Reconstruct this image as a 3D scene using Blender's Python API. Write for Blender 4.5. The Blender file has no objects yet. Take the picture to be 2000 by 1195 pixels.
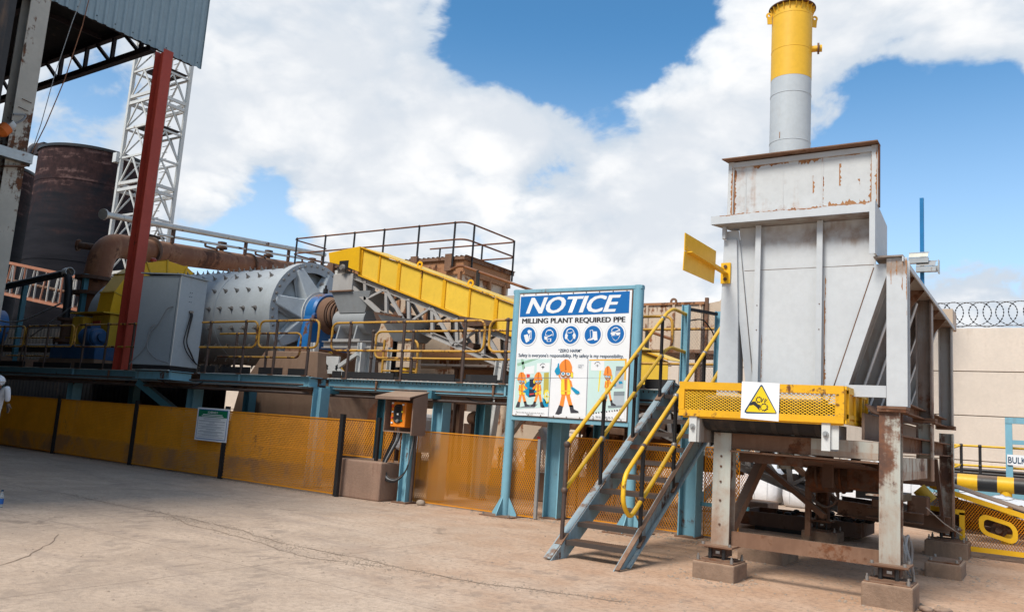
import bpy, bmesh, math, random
from mathutils import Vector, Matrix
R = math.radians
rnd = random.Random(7)
S = bpy.context.scene
COL = S.collection

# ------------------------------------------------------------------ camera
cam_d = bpy.data.cameras.new('camera'); cam = bpy.data.objects.new('camera', cam_d); COL.objects.link(cam)
yaw, pitch, roll = R(33.8), R(8.4), R(3.9)
fw = Vector((-math.sin(yaw)*math.cos(pitch), math.cos(yaw)*math.cos(pitch), math.sin(pitch)))
rt = Vector((math.cos(yaw), math.sin(yaw), 0)); up = rt.cross(fw)
r2 = rt*math.cos(roll)+up*math.sin(roll); u2 = -rt*math.sin(roll)+up*math.cos(roll)
m = Matrix((r2, u2, -fw)).transposed().to_4x4(); m.translation = (0, 0, 1.6)
cam.matrix_world = m
cam_d.sensor_width = 36; cam_d.lens = 28.62; cam_d.clip_end = 2000; cam_d.clip_start = .05
S.camera = cam

# ------------------------------------------------------------------ light
SUN_EL, SUN_DIR = R(49), Vector((-.12, -.63, .77)).normalized()
SUN_STRENGTH, SKY_STRENGTH, CLOUD = 3.1, .10, 7.6
S.view_settings.view_transform = 'Standard'; S.view_settings.look = 'None'
S.view_settings.gamma = 1; S.view_settings.use_curve_mapping = False
S.view_settings.exposure = 0.47
sd = bpy.data.lights.new('sun', 'SUN'); sd.energy = SUN_STRENGTH; sd.angle = R(20); sd.color = (1, .95, .87)
sun = bpy.data.objects.new('sun', sd); COL.objects.link(sun)
sun.rotation_euler = SUN_DIR.to_track_quat('Z', 'Y').to_euler(); sun.location = (0, 0, 40)

class NT:
    """small helper for node trees"""
    def __init__(s, tree): s.t = tree; s.n = tree.nodes; s.l = tree.links
    def add(s, typ, **k):
        n = s.n.new(typ)
        for a, v in k.items():
            if a == 'inp':
                for i, x in v.items(): s.put(n, i, x)
            else: setattr(n, a, v)
        return n
    def put(s, n, i, x):
        sock = n.inputs[i]
        if isinstance(x, bpy.types.NodeSocket): s.l.new(x, sock)
        else: sock.default_value = x
    def math(s, op, a, b=0.0, c=0.0, clamp=False):
        n = s.add('ShaderNodeMath', operation=op, use_clamp=clamp); s.put(n, 0, a); s.put(n, 1, b); s.put(n, 2, c); return n.outputs[0]
    def vm(s, op, a, b=(0, 0, 0), out=0):
        n = s.add('ShaderNodeVectorMath', operation=op); s.put(n, 0, a)
        if op == 'SCALE': s.put(n, 3, b)
        else: s.put(n, 1, b)
        return n.outputs[out]
    def noise(s, vec, scale, detail=6, rough=.6, dist=0.0):
        n = s.add('ShaderNodeTexNoise'); s.put(n, 'Vector', vec); s.put(n, 'Scale', scale); s.put(n, 'Detail', detail)
        s.put(n, 'Roughness', rough); s.put(n, 'Distortion', dist); return n.outputs[0]
    def step(s, x, a, b, lo=0.0, hi=1.0):
        n = s.add('ShaderNodeMapRange', interpolation_type='SMOOTHSTEP'); s.put(n, 0, x); s.put(n, 1, a); s.put(n, 2, b); s.put(n, 3, lo); s.put(n, 4, hi); return n.outputs[0]
    def mix(s, f, a, b, mode='MIX'):
        n = s.add('ShaderNodeMix', data_type='RGBA', blend_type=mode); s.put(n, 0, f)
        for i, x in ((6, a), (7, b)):
            if isinstance(x, tuple) and len(x) == 3: x = (*x, 1)
            s.put(n, i, x)
        return n.outputs[2]
    def mapping(s, vec, scale): return s.vm('MULTIPLY', vec, scale)

w = bpy.data.worlds.new('World'); S.world = w; w.use_nodes = True
N = NT(w.node_tree); N.n.clear()
sky = N.add('ShaderNodeTexSky', sky_type='NISHITA', sun_disc=False)
sky.sun_elevation = SUN_EL; sky.sun_rotation = math.atan2(SUN_DIR.x, SUN_DIR.y); sky.altitude = 1600; sky.air_density = 1.0; sky.dust_density = .8
D = N.vm('NORMALIZE', N.add('ShaderNodeTexCoord').outputs['Generated'])
sep = N.add('ShaderNodeSeparateXYZ'); N.put(sep, 0, D)
zz = N.math('ADD', N.math('MAXIMUM', sep.outputs[2], 0.0), .45)
flat = N.vm('DIVIDE', D, N.add('ShaderNodeCombineXYZ', inp={0: zz, 1: zz, 2: zz}).outputs[0])
n_big = N.noise(flat, 2.3, 9, .56, .25)
n_fine = N.noise(flat, 6.0, 10, .62, .35)
dens = N.math('ADD', N.math('MULTIPLY', N.math('SUBTRACT', n_big, .5), 1.15), N.math('MULTIPLY', N.math('SUBTRACT', n_fine, .5), 1.05)); dens = N.math('ADD', dens, .635)
vo = N.add('ShaderNodeTexVoronoi', feature='F1', normalize=False); N.put(vo, 'Vector', N.vm('ADD', flat, N.vm('SCALE', N.vm('SUBTRACT', N.add('ShaderNodeTexNoise', inp={'Vector': flat, 'Scale': 7.0, 'Detail': 4.0}).outputs[1], (.5, .5, .5)), .16)))
N.put(vo, 'Scale', 6.5); N.put(vo, 'Detail', 2.5); N.put(vo, 'Roughness', .55)
billow = N.math('SUBTRACT', .64, vo.outputs['Distance']); dens = N.math('ADD', dens, N.math('MULTIPLY', billow, .30))
# gaps of blue sky (negative) and banks of cloud (positive): direction, radius in degrees, weight
BLOBS = [((-.491,.736,.466),6,-.34),((-.449,.787,.423),5,-.22),((-.402,.795,.454),4.5,-.26),((-.55,.70,.47),5,-.20),((-.34,.81,.478),5,-.26),((-.42,.76,.50),8,-.20),
 ((-.126,.94,.317),6.5,-.36),((-.173,.943,.283),6,-.28),((-.065,.962,.265),5,-.22),((-.036,.95,.309),6,-.25),((.03,.95,.29),7,-.2),
 ((-.545,.802,.243),5,-.26),((-.462,.842,.278),4.5,-.24),((-.781,.592,.198),5,-.34),((-.74,.63,.235),4,-.2),((-.70,.67,.225),2.5,-.1),((-.842,.437,.317),3.5,-.24),((-.28,.845,.456),3.5,-.10),
 ((-.705,.599,.381),15,.22),((-.607,.716,.346),9,.2),((-.54,.765,.35),5,.2),((-.677,.687,.263),7,.16),((-.397,.835,.381),6,.2),((-.13,.901,.414),10,.3),((-.25,.87,.42),6,.15),
 ((-.467,.857,.218),7,.34),((-.42,.885,.2),6,.2),((-.53,.82,.21),5,.15),((-.716,.663,.219),4,.18),((-.053,.978,.201),6,.24),((-.76,.52,.389),9,.2),((-.333,.889,.315),5,.18),((-.333,.93,.2),7,.18),((-.8,.53,.25),6,.12)]
wob = N.vm('SCALE', N.vm('SUBTRACT', N.add('ShaderNodeTexNoise', inp={'Vector': D, 'Scale': 9.0, 'Detail': 5.0}).outputs[1], (.5, .5, .5)), .12)
Dw = N.vm('NORMALIZE', N.vm('ADD', D, wob))
for d, rad, wt in BLOBS:
    dot = N.vm('DOT_PRODUCT', Dw, Vector(d).normalized(), out=1)
    dens = N.math('ADD', dens, N.step(dot, math.cos(R(rad*1.25)), math.cos(R(rad*.25)), 0.0, wt))
cloud = N.step(dens, .41, .64)
edge = N.step(dens, .55, .95)
shade = N.math('ADD', N.math('MULTIPLY', N.noise(flat, 3.6, 8, .58, .3), .75), N.math('ADD', N.math('MULTIPLY', n_fine, .25), N.math('MULTIPLY', billow, .22)))
ccol = N.mix(N.step(shade, .35, .68), (.60, .68, .775), (.95, .975, 1.0))
ccol = N.mix(edge, ccol, N.mix(N.step(shade, .3, .62), (.72, .765, .825), (1.0, 1.0, 1.0)))
ccol = N.vm('SCALE', ccol, CLOUD)
skyc = N.mix(1.0, sky.outputs[0], (.66, 1.22, 1.40), 'MULTIPLY')
haze = N.step(sep.outputs[2], .02, .48, .60, .0)
skyc = N.mix(haze, skyc, (6.8, 7.6, 8.4))
col = N.mix(cloud, skyc, ccol)
bg = N.add('ShaderNodeBackground', inp={0: col, 1: SKY_STRENGTH})
N.l.new(bg.outputs[0], N.add('ShaderNodeOutputWorld').inputs[0])

# ------------------------------------------------------------------ materials
MAT = {}
def paint(name, col, rust=.2, dirt=.2, rough=.55, metal=0.0, scale=1.0, dust=.35, streak=.5, bump=.15,
          rustcol=(.17, .062, .026), rustdark=(.055, .026, .016), dirtcol=(.20, .125, .08), dustcol=(.34, .23, .155), edge=0.0, var=.12, band=None, soft=.045):
    mt = bpy.data.materials.new(name); mt.use_nodes = True; n = NT(mt.node_tree); n.n.clear()
    tc = n.add('ShaderNodeTexCoord'); oi = n.add('ShaderNodeObjectInfo')
    v = n.vm('ADD', tc.outputs['Object'], n.vm('SCALE', (37.0, 11.0, 53.0), oi.outputs['Random']))
    n1 = n.noise(v, 1.1*scale, 8, .66, .3); n2 = n.noise(v, 11*scale, 5, .65); n3 = n.noise(n.mapping(v, (7*scale, 7*scale, .55*scale)), 1.0, 6, .6)
    n4 = n.noise(v, .45*scale, 3, .5)
    base = n.mix(n.step(n1, .3, .7), tuple(c*(1-var) for c in col), tuple(min(1, c*(1+var)) for c in col))
    base = n.mix(n.step(n2, .35, .7, 0, .35), base, tuple(c*.82 for c in col))
    base = n.mix(n.math('MULTIPLY', oi.outputs['Random'], .16), base, tuple(c*.55 for c in col))
    # grime: broad blotches and vertical runs
    g = n.math('ADD', n.math('MULTIPLY', n1, .55), n.math('MULTIPLY', n3, .45*1.0))
    base = n.mix(n.step(g, .62-.30*dirt, .80-.30*dirt, 0, min(.9, .45+dirt*.5)), base, dirtcol)
    rm = n.math('ADD', n.math('MULTIPLY', n1, .62), n.math('ADD', n.math('MULTIPLY', n3, .34*streak), n.math('MULTIPLY', n2, .18)))
    rm = n.math('ADD', rm, n.math('MULTIPLY', n4, .22))
    if edge:
        sp = n.add('ShaderNodeSeparateXYZ'); n.put(sp, 0, tc.outputs['Generated'])
        def e(o): return n.math('MINIMUM', o, n.math('SUBTRACT', 1.0, o))
        em = n.math('MINIMUM', e(sp.outputs[0]), n.math('MULTIPLY', e(sp.outputs[2]), .55))
        em = n.math('ADD', em, n.math('MULTIPLY', n.math('SUBTRACT', n.noise(v, 6.0, 6, .7), .5), .10))
        rm = n.math('ADD', rm, n.step(em, .015, .085, edge, 0))
    top = .5*(1.02+.34*streak)+.20-.40*rust if rust > 0 else 9.0
    rmask = n.step(rm, top-soft*.27, top+soft)
    rc = n.mix(n.step(n.noise(v, 4.5*scale, 6, .7), .34, .66), rustdark, rustcol)
    base = n.mix(rmask, base, rc)
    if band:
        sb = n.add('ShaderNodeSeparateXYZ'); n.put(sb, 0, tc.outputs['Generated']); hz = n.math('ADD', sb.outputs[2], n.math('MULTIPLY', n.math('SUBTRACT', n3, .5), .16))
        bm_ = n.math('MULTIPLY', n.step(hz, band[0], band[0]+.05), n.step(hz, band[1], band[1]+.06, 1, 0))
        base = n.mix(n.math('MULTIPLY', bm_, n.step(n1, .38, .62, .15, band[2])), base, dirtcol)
    geo = n.add('ShaderNodeNewGeometry'); sg = n.add('ShaderNodeSeparateXYZ'); n.put(sg, 0, geo.outputs['Normal'])
    dm = n.math('MULTIPLY', n.step(sg.outputs[2], .45, .95), n.step(n1, .25, .6, .5, 1.0))
    base = n.mix(n.math('MULTIPLY', dm, dust), base, dustcol)
    ro = n.math('ADD', n.math('MULTIPLY', rmask, .3), n.math('ADD', rough, n.math('MULTIPLY', n.math('SUBTRACT', n2, .5), .25)), clamp=True)
    bp = n.add('ShaderNodeBump', inp={'Strength': bump, 'Distance': .02, 'Height': n.math('ADD', n.math('MULTIPLY', n2, .6), n.math('MULTIPLY', rmask, .6))})
    p = n.add('ShaderNodeBsdfPrincipled', inp={'Base Color': base, 'Roughness': ro, 'Metallic': metal, 'Normal': bp.outputs[0]})
    p.inputs['Specular IOR Level'].default_value = .35
    n.l.new(p.outputs[0], n.add('ShaderNodeOutputMaterial').inputs[0])
    MAT[name] = mt; return mt
def silo_material():
    mt = bpy.data.materials.new('silo_coat'); mt.use_nodes = True; n = NT(mt.node_tree); n.n.clear()
    v = n.add('ShaderNodeTexCoord').outputs['Object']; sp = n.add('ShaderNodeSeparateXYZ'); n.put(sp, 0, v)
    a = n.noise(v, .5, 7, .65, .4); b = n.noise(n.mapping(v, (.35, .35, 2.6)), 1.0, 7, .65); c = n.noise(v, 3.0, 6, .7)
    h = n.math('ADD', sp.outputs[2], n.math('ADD', n.math('MULTIPLY', n.math('SUBTRACT', a, .5), 11.0), n.math('MULTIPLY', n.math('SUBTRACT', b, .5), 6.0)))
    base = n.mix(n.step(b, .35, .7), (.015,.015,.019), (.024,.023,.028))
    red = n.mix(n.step(c, .3, .7), (.028,.015,.015), (.06,.03,.028))
    base = n.mix(n.step(h, 11.2, 15.2, 0, .9), base, red)
    pale = n.math('MULTIPLY', n.step(n.math('ADD', b, n.math('MULTIPLY', c, .4)), .74, .86), n.step(h, 13.0, 15.5))
    base = n.mix(n.math('MULTIPLY', pale, .5), base, (.22,.13,.115))
    p = n.add('ShaderNodeBsdfPrincipled', inp={'Base Color': base, 'Roughness': .75}); p.inputs['Specular IOR Level'].default_value = .08
    n.l.new(p.outputs[0], n.add('ShaderNodeOutputMaterial').inputs[0]); MAT['silo_coat'] = mt
silo_material()
def flat_print(name, col, rough=.5):
    mt = bpy.data.materials.new(name); mt.use_nodes = True; n = NT(mt.node_tree); n.n.clear()
    tc = n.add('ShaderNodeTexCoord'); a = n.noise(tc.outputs['Object'], 3.0, 6, .6)
    c = n.mix(n.step(a, .3, .75, 0, .16), tuple(col), tuple(x*.72+.03 for x in col))
    p = n.add('ShaderNodeBsdfPrincipled', inp={'Base Color': c, 'Roughness': rough}); p.inputs['Specular IOR Level'].default_value = .3
    n.l.new(p.outputs[0], n.add('ShaderNodeOutputMaterial').inputs[0]); MAT[name] = mt
for k, c in dict(sign_blue=(.005,.13,.40), sign_white=(.78,.79,.80), sign_black=(.025,.025,.03), sign_navy=(.015,.05,.10), sign_yellow=(.82,.56,.01), sign_green=(.005,.16,.07),
    poster_mint=(.55,.72,.68), poster_white=(.78,.79,.80), poster_sage=(.30,.50,.36), poster_olive=(.48,.40,.08), poster_navy=(.02,.03,.06), poster_blue=(.01,.28,.48),
    poster_red=(.62,.06,.05), poster_grey=(.22,.26,.28), poster_yellow=(.85,.68,.05), poster_orange=(.86,.26,.04), poster_boot=(.05,.05,.06), poster_brown=(.36,.15,.06),
    poster_band=(.86,.50,.06), poster_cream=(.75,.70,.62), poster_amber=(.82,.42,.03), poster_silver=(.42,.47,.50), poster_brim=(.55,.14,.02), poster_line=(.28,.30,.34)).items(): flat_print(k, c)
Y_ = dict(dirtcol=(.30,.15,.04))
paint('hopper_grey', (.52,.545,.565), rust=.10, dirt=.16, streak=.8, dirtcol=(.30,.24,.20), var=.05, bump=.08)
paint('hopper_splash', (.52,.53,.53), rust=.30, dirt=.26, streak=1.0, edge=.10, soft=.17, rustcol=(.42,.17,.055), rustdark=(.22,.085,.035), dirtcol=(.36,.25,.17), var=.05)
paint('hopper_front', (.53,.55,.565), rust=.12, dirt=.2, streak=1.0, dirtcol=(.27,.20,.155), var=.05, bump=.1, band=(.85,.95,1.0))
paint('hopper_dirty', (.38,.375,.36), rust=.26, dirt=.7, dirtcol=(.165,.098,.064), streak=.9, scale=.7)
paint('leg_paint', (.46,.48,.43), rust=.5, dirt=.7, streak=.9, dirtcol=(.30,.195,.135), rustcol=(.20,.09,.05), rustdark=(.095,.055,.042), scale=.8, band=(-.2,.34,1.0))
paint('rust_stain', (.36,.165,.065), rust=.42, dirt=.4, dirtcol=(.44,.30,.20), rustcol=(.27,.10,.035), rustdark=(.17,.065,.028), rough=.8, scale=2.0)
paint('rust_dark', (.105,.06,.042), rust=.45, dirt=.4, dirtcol=(.19,.115,.075), rough=.8)
paint('rust_brown', (.185,.10,.062), rust=.42, dirt=.5, dirtcol=(.26,.155,.10), rough=.85)
paint('rust_orange', (.36,.17,.08), rust=.34, dirt=.35, streak=.9, rough=.8, rustcol=(.20,.075,.03), dirtcol=(.38,.27,.19))
paint('rust_cream', (.56,.44,.33), rust=.36, dirt=.35, streak=1.0, rustcol=(.30,.12,.05), rustdark=(.14,.06,.03), dirtcol=(.44,.27,.15), scale=.9)
paint('pipe_rust', (.18,.066,.028), rust=.40, dirt=.5, dirtcol=(.31,.16,.08), rustdark=(.06,.027,.018), rustcol=(.15,.058,.03), rough=.65, scale=.5, streak=.9, var=.2)
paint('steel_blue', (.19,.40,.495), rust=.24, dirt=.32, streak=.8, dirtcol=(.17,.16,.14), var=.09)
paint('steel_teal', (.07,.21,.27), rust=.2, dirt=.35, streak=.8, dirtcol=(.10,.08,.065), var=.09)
paint('bearing_blue', (.01,.125,.35), rust=.33, dirt=.36, rough=.4)
paint('pole_blue', (.008,.16,.38), rust=.0, dirt=.08, rough=.4)
paint('yellow_clean', (.80,.445,.012), rust=.03, dirt=.12, rough=.45, dirtcol=(.42,.25,.05), dust=.3, var=.08)
paint('yellow_hood', (.82,.53,.06), rust=.16, dirt=.34, rough=.45, streak=.9, dirtcol=(.46,.30,.06), dust=.15, var=.07)
paint('yellow_rusty', (.78,.40,.01), rust=.3, dirt=.3, rough=.5, dirtcol=(.40,.17,.03), streak=.8, scale=1.7, dust=.35)
paint('yellow_mesh', (.72,.275,.003), rust=.24, dirt=.36, rough=.55, band=(-.3,.30,.9), dirtcol=(.30,.14,.055), dust=.1, var=.15)
paint('yellow_rail', (.80,.47,.02), rust=.2, dirt=.16, rough=.4, scale=2.2, dirtcol=(.40,.24,.08))
paint('yellow_rail_rusty', (.56,.30,.045), rust=.44, dirt=.4, rough=.55, scale=2.0, dirtcol=(.28,.14,.06))
paint('stack_yellow', (.80,.45,.03), rust=.05, dirt=.3, rough=.5, streak=.9, dirtcol=(.50,.28,.04), dust=.0, var=.06, scale=.6)
paint('stack_grey', (.48,.51,.53), rust=.10, dirt=.28, rough=.55, streak=1.0, dirtcol=(.40,.38,.36), dust=.0, var=.05, scale=.6)
paint('black_steel', (.022,.021,.022), rust=.06, dirt=.22, rough=.45, dirtcol=(.085,.06,.045), dust=.5)
paint('brown_post', (.075,.05,.042), rust=.25, dirt=.4, rough=.5, dirtcol=(.14,.09,.065), scale=2)
paint('rubber', (.018,.018,.02), rust=0, dirt=.3, rough=.75, dirtcol=(.09,.065,.05), dust=.28)
paint('mill_grey', (.41,.45,.475), rust=.16, dirt=.2, streak=1.0, dirtcol=(.26,.25,.235), bump=.6, var=.1, dust=.35, dustcol=(.42,.42,.41))
paint('cabinet_grey', (.36,.415,.455), rust=.1, dirt=.24, streak=.8, dirtcol=(.26,.27,.27), var=.05)
paint('chute_grey', (.30,.315,.325), rust=.06, dirt=.25, dirtcol=(.22,.18,.15))
paint('truss_grey', (.40,.385,.37), rust=.2, dirt=.4, dirtcol=(.22,.16,.12), streak=.7)
paint('white_steel', (.60,.60,.58), rust=.17, dirt=.22, dirtcol=(.42,.36,.31), rustcol=(.33,.15,.08))
paint('tower_white', (.62,.61,.58), rust=.2, dirt=.42, dirtcol=(.45,.40,.34))
paint('shed_column', (.52,.485,.42), rust=.34, dirt=.3, streak=.9, dirtcol=(.30,.225,.16), rustdark=(.08,.05,.035))
paint('column_red', (.40,.055,.033), rust=.2, dirt=.22, dirtcol=(.20,.075,.05), rough=.5)
paint('cladding', (.27,.34,.37), rust=.03, dirt=.1, rough=.45, metal=.2, streak=.9, dirtcol=(.22,.25,.26), var=.06)
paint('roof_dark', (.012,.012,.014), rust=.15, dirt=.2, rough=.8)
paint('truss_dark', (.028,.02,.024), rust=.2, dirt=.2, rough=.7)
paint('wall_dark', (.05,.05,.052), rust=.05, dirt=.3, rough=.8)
paint('silo_dark', (.055,.055,.066), rust=.25, dirt=.3, streak=.3, scale=.35, rustcol=(.15,.06,.05), rustdark=(.045,.035,.035), dirtcol=(.10,.06,.055), rough=.7)
paint('silo_band', (.12,.065,.058), rust=.4, dirt=.5, streak=.3, scale=.5, rustcol=(.22,.12,.10), rustdark=(.06,.04,.04), dirtcol=(.20,.115,.10), rough=.75)
paint('salmon_steel', (.50,.22,.14), rust=.25, dirt=.35, dirtcol=(.45,.38,.33))
paint('fan_yellow', (.60,.37,.03), rust=.16, dirt=.36, dirtcol=(.25,.14,.05))
paint('motor_blue', (.02,.08,.19), rust=.15, dirt=.3)
paint('concrete_block', (.27,.18,.125), rust=.0, dirt=.5, dirtcol=(.22,.15,.105), rough=.95, bump=.9, scale=3, dustcol=(.40,.26,.17), dust=.8, var=.3)
paint('concrete_pier', (.26,.165,.11), rust=.0, dirt=.5, dirtcol=(.18,.105,.07), rough=.95, bump=.4, streak=1.0)
paint('plinth', (.33,.21,.15), rust=.0, dirt=.45, dirtcol=(.21,.12,.085), rough=.95, bump=.8, scale=1.6, var=.18, dustcol=(.42,.29,.2))
paint('wall_concrete', (.66,.565,.475), rust=.0, dirt=.22, rough=.95, bump=.2, dirtcol=(.42,.34,.27), var=.05, streak=.3)
paint('box_brown', (.24,.16,.12), rust=.12, dirt=.35, dirtcol=(.30,.20,.145), rough=.7, dust=.8)
paint('orange_box', (.82,.24,.02), rust=.0, dirt=.14, rough=.45, dirtcol=(.5,.18,.05))
paint('orange_lamp', (.75,.17,.02), rust=.0, dirt=.2)
paint('bag_white', (.74,.75,.77), rust=.0, dirt=.12, rough=.8, dirtcol=(.55,.52,.48), bump=.6, dust=.1)
paint('cable_black', (.018,.018,.02), rust=0, dirt=.25, rough=.5, dirtcol=(.13,.09,.065))
paint('cable_grey', (.26,.27,.28), rust=0, dirt=.25, rough=.5)
paint('galv', (.44,.44,.43), rust=.3, dirt=.2, rough=.4, metal=.6)
paint('bolt_steel', (.30,.28,.26), rust=.25, dirt=.3, rough=.45, metal=.5)
paint('skin_dark', (.14,.075,.05), rust=0, dirt=.05, rough=.5, dust=0)
paint('coverall_white', (.72,.74,.78), rust=0, dirt=.1, rough=.85, dirtcol=(.5,.47,.44), bump=.5, dust=0)
paint('glove_brown', (.16,.11,.085), rust=0, dirt=.3, rough=.8)
paint('boot_dark', (.03,.03,.035), rust=0, dirt=.3, rough=.6)
paint('lamp_glass', (.62,.60,.50), rust=0, dirt=.1, rough=.25)
paint('label_blue', (.02,.12,.40), rust=0, dirt=0, rough=.4)
paint('tread_dark', (.06,.045,.038), rust=.25, dirt=.35, dirtcol=(.10,.07,.055), rough=.7, dust=.22)
paint('stringer_blue', (.27,.41,.475), rust=.36, dirt=.5, streak=.6, dirtcol=(.24,.17,.13), rustcol=(.17,.10,.075), scale=1.2)
paint('crack_dark', (.185,.14,.105), rust=0, dirt=.3, rough=.95)
paint('stone_grey', (.35,.28,.22), rust=0, dirt=.3, rough=.95, bump=.6, scale=3)
mt = bpy.data.materials.new('clear_plastic'); mt.use_nodes = True; p = mt.node_tree.nodes['Principled BSDF']
p.inputs['Transmission Weight'].default_value = .85; p.inputs['Roughness'].default_value = .1; p.inputs['Base Color'].default_value = (.8, .88, .92, 1); MAT['clear_plastic'] = mt

def ground_material():
    mt = bpy.data.materials.new('yard_ground'); mt.use_nodes = True; n = NT(mt.node_tree); n.n.clear()
    v = n.add('ShaderNodeTexCoord').outputs['Object']
    a = n.noise(v, .22, 7, .6, .4); b = n.noise(v, 1.3, 8, .62, .2); c = n.noise(v, 14.0, 6, .7); f = n.noise(v, 70.0, 3, .6)
    conc = n.mix(n.step(b, .3, .7), (.485,.375,.285), (.585,.46,.355))
    conc = n.mix(n.step(a, .42, .66, 0, .6), conc, (.43,.33,.25))
    conc = n.mix(n.step(c, .40, .70, 0, .75), conc, (.35,.27,.21))
    st = n.noise(n.mapping(v, (.5, 2.6, 1.0)), 1.0, 6, .6, .5)
    conc = n.mix(n.step(st, .50, .70, 0, .7), conc, (.34,.27,.22))
    k1 = n.noise(v, .62, 8, .64, 1.4); conc = n.mix(n.step(k1, .50, .66, 0, .62), conc, (.37,.29,.225)); conc = n.mix(n.step(n.noise(n.mapping(v, (.9, .28, 1.0)), 1.0, 7, .66, 1.0), .56, .70, 0, .5), conc, (.33,.26,.205))
    dustc = n.mix(n.step(b, .3, .7), (.50,.30,.185), (.59,.39,.265))
    dustc = n.mix(n.step(c, .42, .74, 0, .7), dustc, (.27,.165,.11)); dustc = n.mix(n.step(n.noise(v, 3.2, 7, .68, .6), .52, .70, 0, .6), dustc, (.30,.19,.13))
    d1 = n.vm('DISTANCE', v, (0.0, 14.0, 0.0), out=1); d2 = n.vm('DISTANCE', v, (-7.0, 15.5, 0.0), out=1)
    dd = n.math('ADD', n.math('MINIMUM', d1, n.math('ADD', d2, 3.4)), n.math('MULTIPLY', n.math('SUBTRACT', b, .5), 3.2))
    mask = n.step(n.math('ADD', dd, n.math('MULTIPLY', n.math('SUBTRACT', a, .5), 5.0)), 5.2, 10.2, .95, .12)
    far = n.vm('LENGTH', v, out=1)
    base = n.mix(mask, conc, dustc)
    base = n.mix(n.step(far, 45, 120), base, (.33,.24,.17))
    trd = n.step(n.noise(n.mapping(v, (7.0, 3.0, 1.0)), 1.0, 4, .6), .46, .60)
    for cx, cy, rr in ((-22.0, -9.0, 19.6), (-22.0, -9.0, 21.3), (-4.0, -16.0, 22.6), (-4.0, -16.0, 24.2)):
        dr = n.math('ABSOLUTE', n.math('SUBTRACT', n.vm('DISTANCE', v, (cx, cy, 0), out=1), rr))
        base = n.mix(n.math('MULTIPLY', n.step(dr, .08, .26, .34, 0), trd), base, (.21,.165,.135))
    jx = n.math('ABSOLUTE', n.math('SUBTRACT', n.math('FRACT', n.math('DIVIDE', n.math('ADD', n.add('ShaderNodeSeparateXYZ', inp={0: v}).outputs[0], n.math('MULTIPLY', b, .05)), 4.6)), .5))
    jy = n.math('ABSOLUTE', n.math('SUBTRACT', n.math('FRACT', n.math('DIVIDE', n.math('ADD', n.add('ShaderNodeSeparateXYZ', inp={0: v}).outputs[1], n.math('MULTIPLY', b, .05)), 3.9)), .5))
    jm = n.step(n.math('MINIMUM', jx, jy), .0006, .0028, .55, 0)
    base = n.mix(n.math('MULTIPLY', jm, n.step(mask, .2, .6, 1, .1)), base, (.17,.13,.10))
    oil = n.noise(v, .8, 5, .6, 1.0)
    base = n.mix(n.step(oil, .62, .74, 0, .6), base, (.13,.10,.08))
    speck = n.step(f, .58, .72, 0, .5)
    base = n.mix(speck, base, (.16,.115,.08))
    base = n.mix(n.step(n.noise(v, 38.0, 2, .5), .66, .74, 0, .5), base, (.50,.42,.34))
    h = n.math('ADD', n.math('MULTIPLY', c, .5), n.math('ADD', n.math('MULTIPLY', f, .22), n.math('MULTIPLY', b, .8)))
    bp = n.add('ShaderNodeBump', inp={'Strength': .7, 'Distance': .035, 'Height': h})
    p = n.add('ShaderNodeBsdfPrincipled', inp={'Base Color': base, 'Roughness': .92, 'Normal': bp.outputs[0]}); p.inputs['Specular IOR Level'].default_value = .2
    n.l.new(p.outputs[0], n.add('ShaderNodeOutputMaterial').inputs[0]); MAT['yard_ground'] = mt
ground_material()

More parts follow.
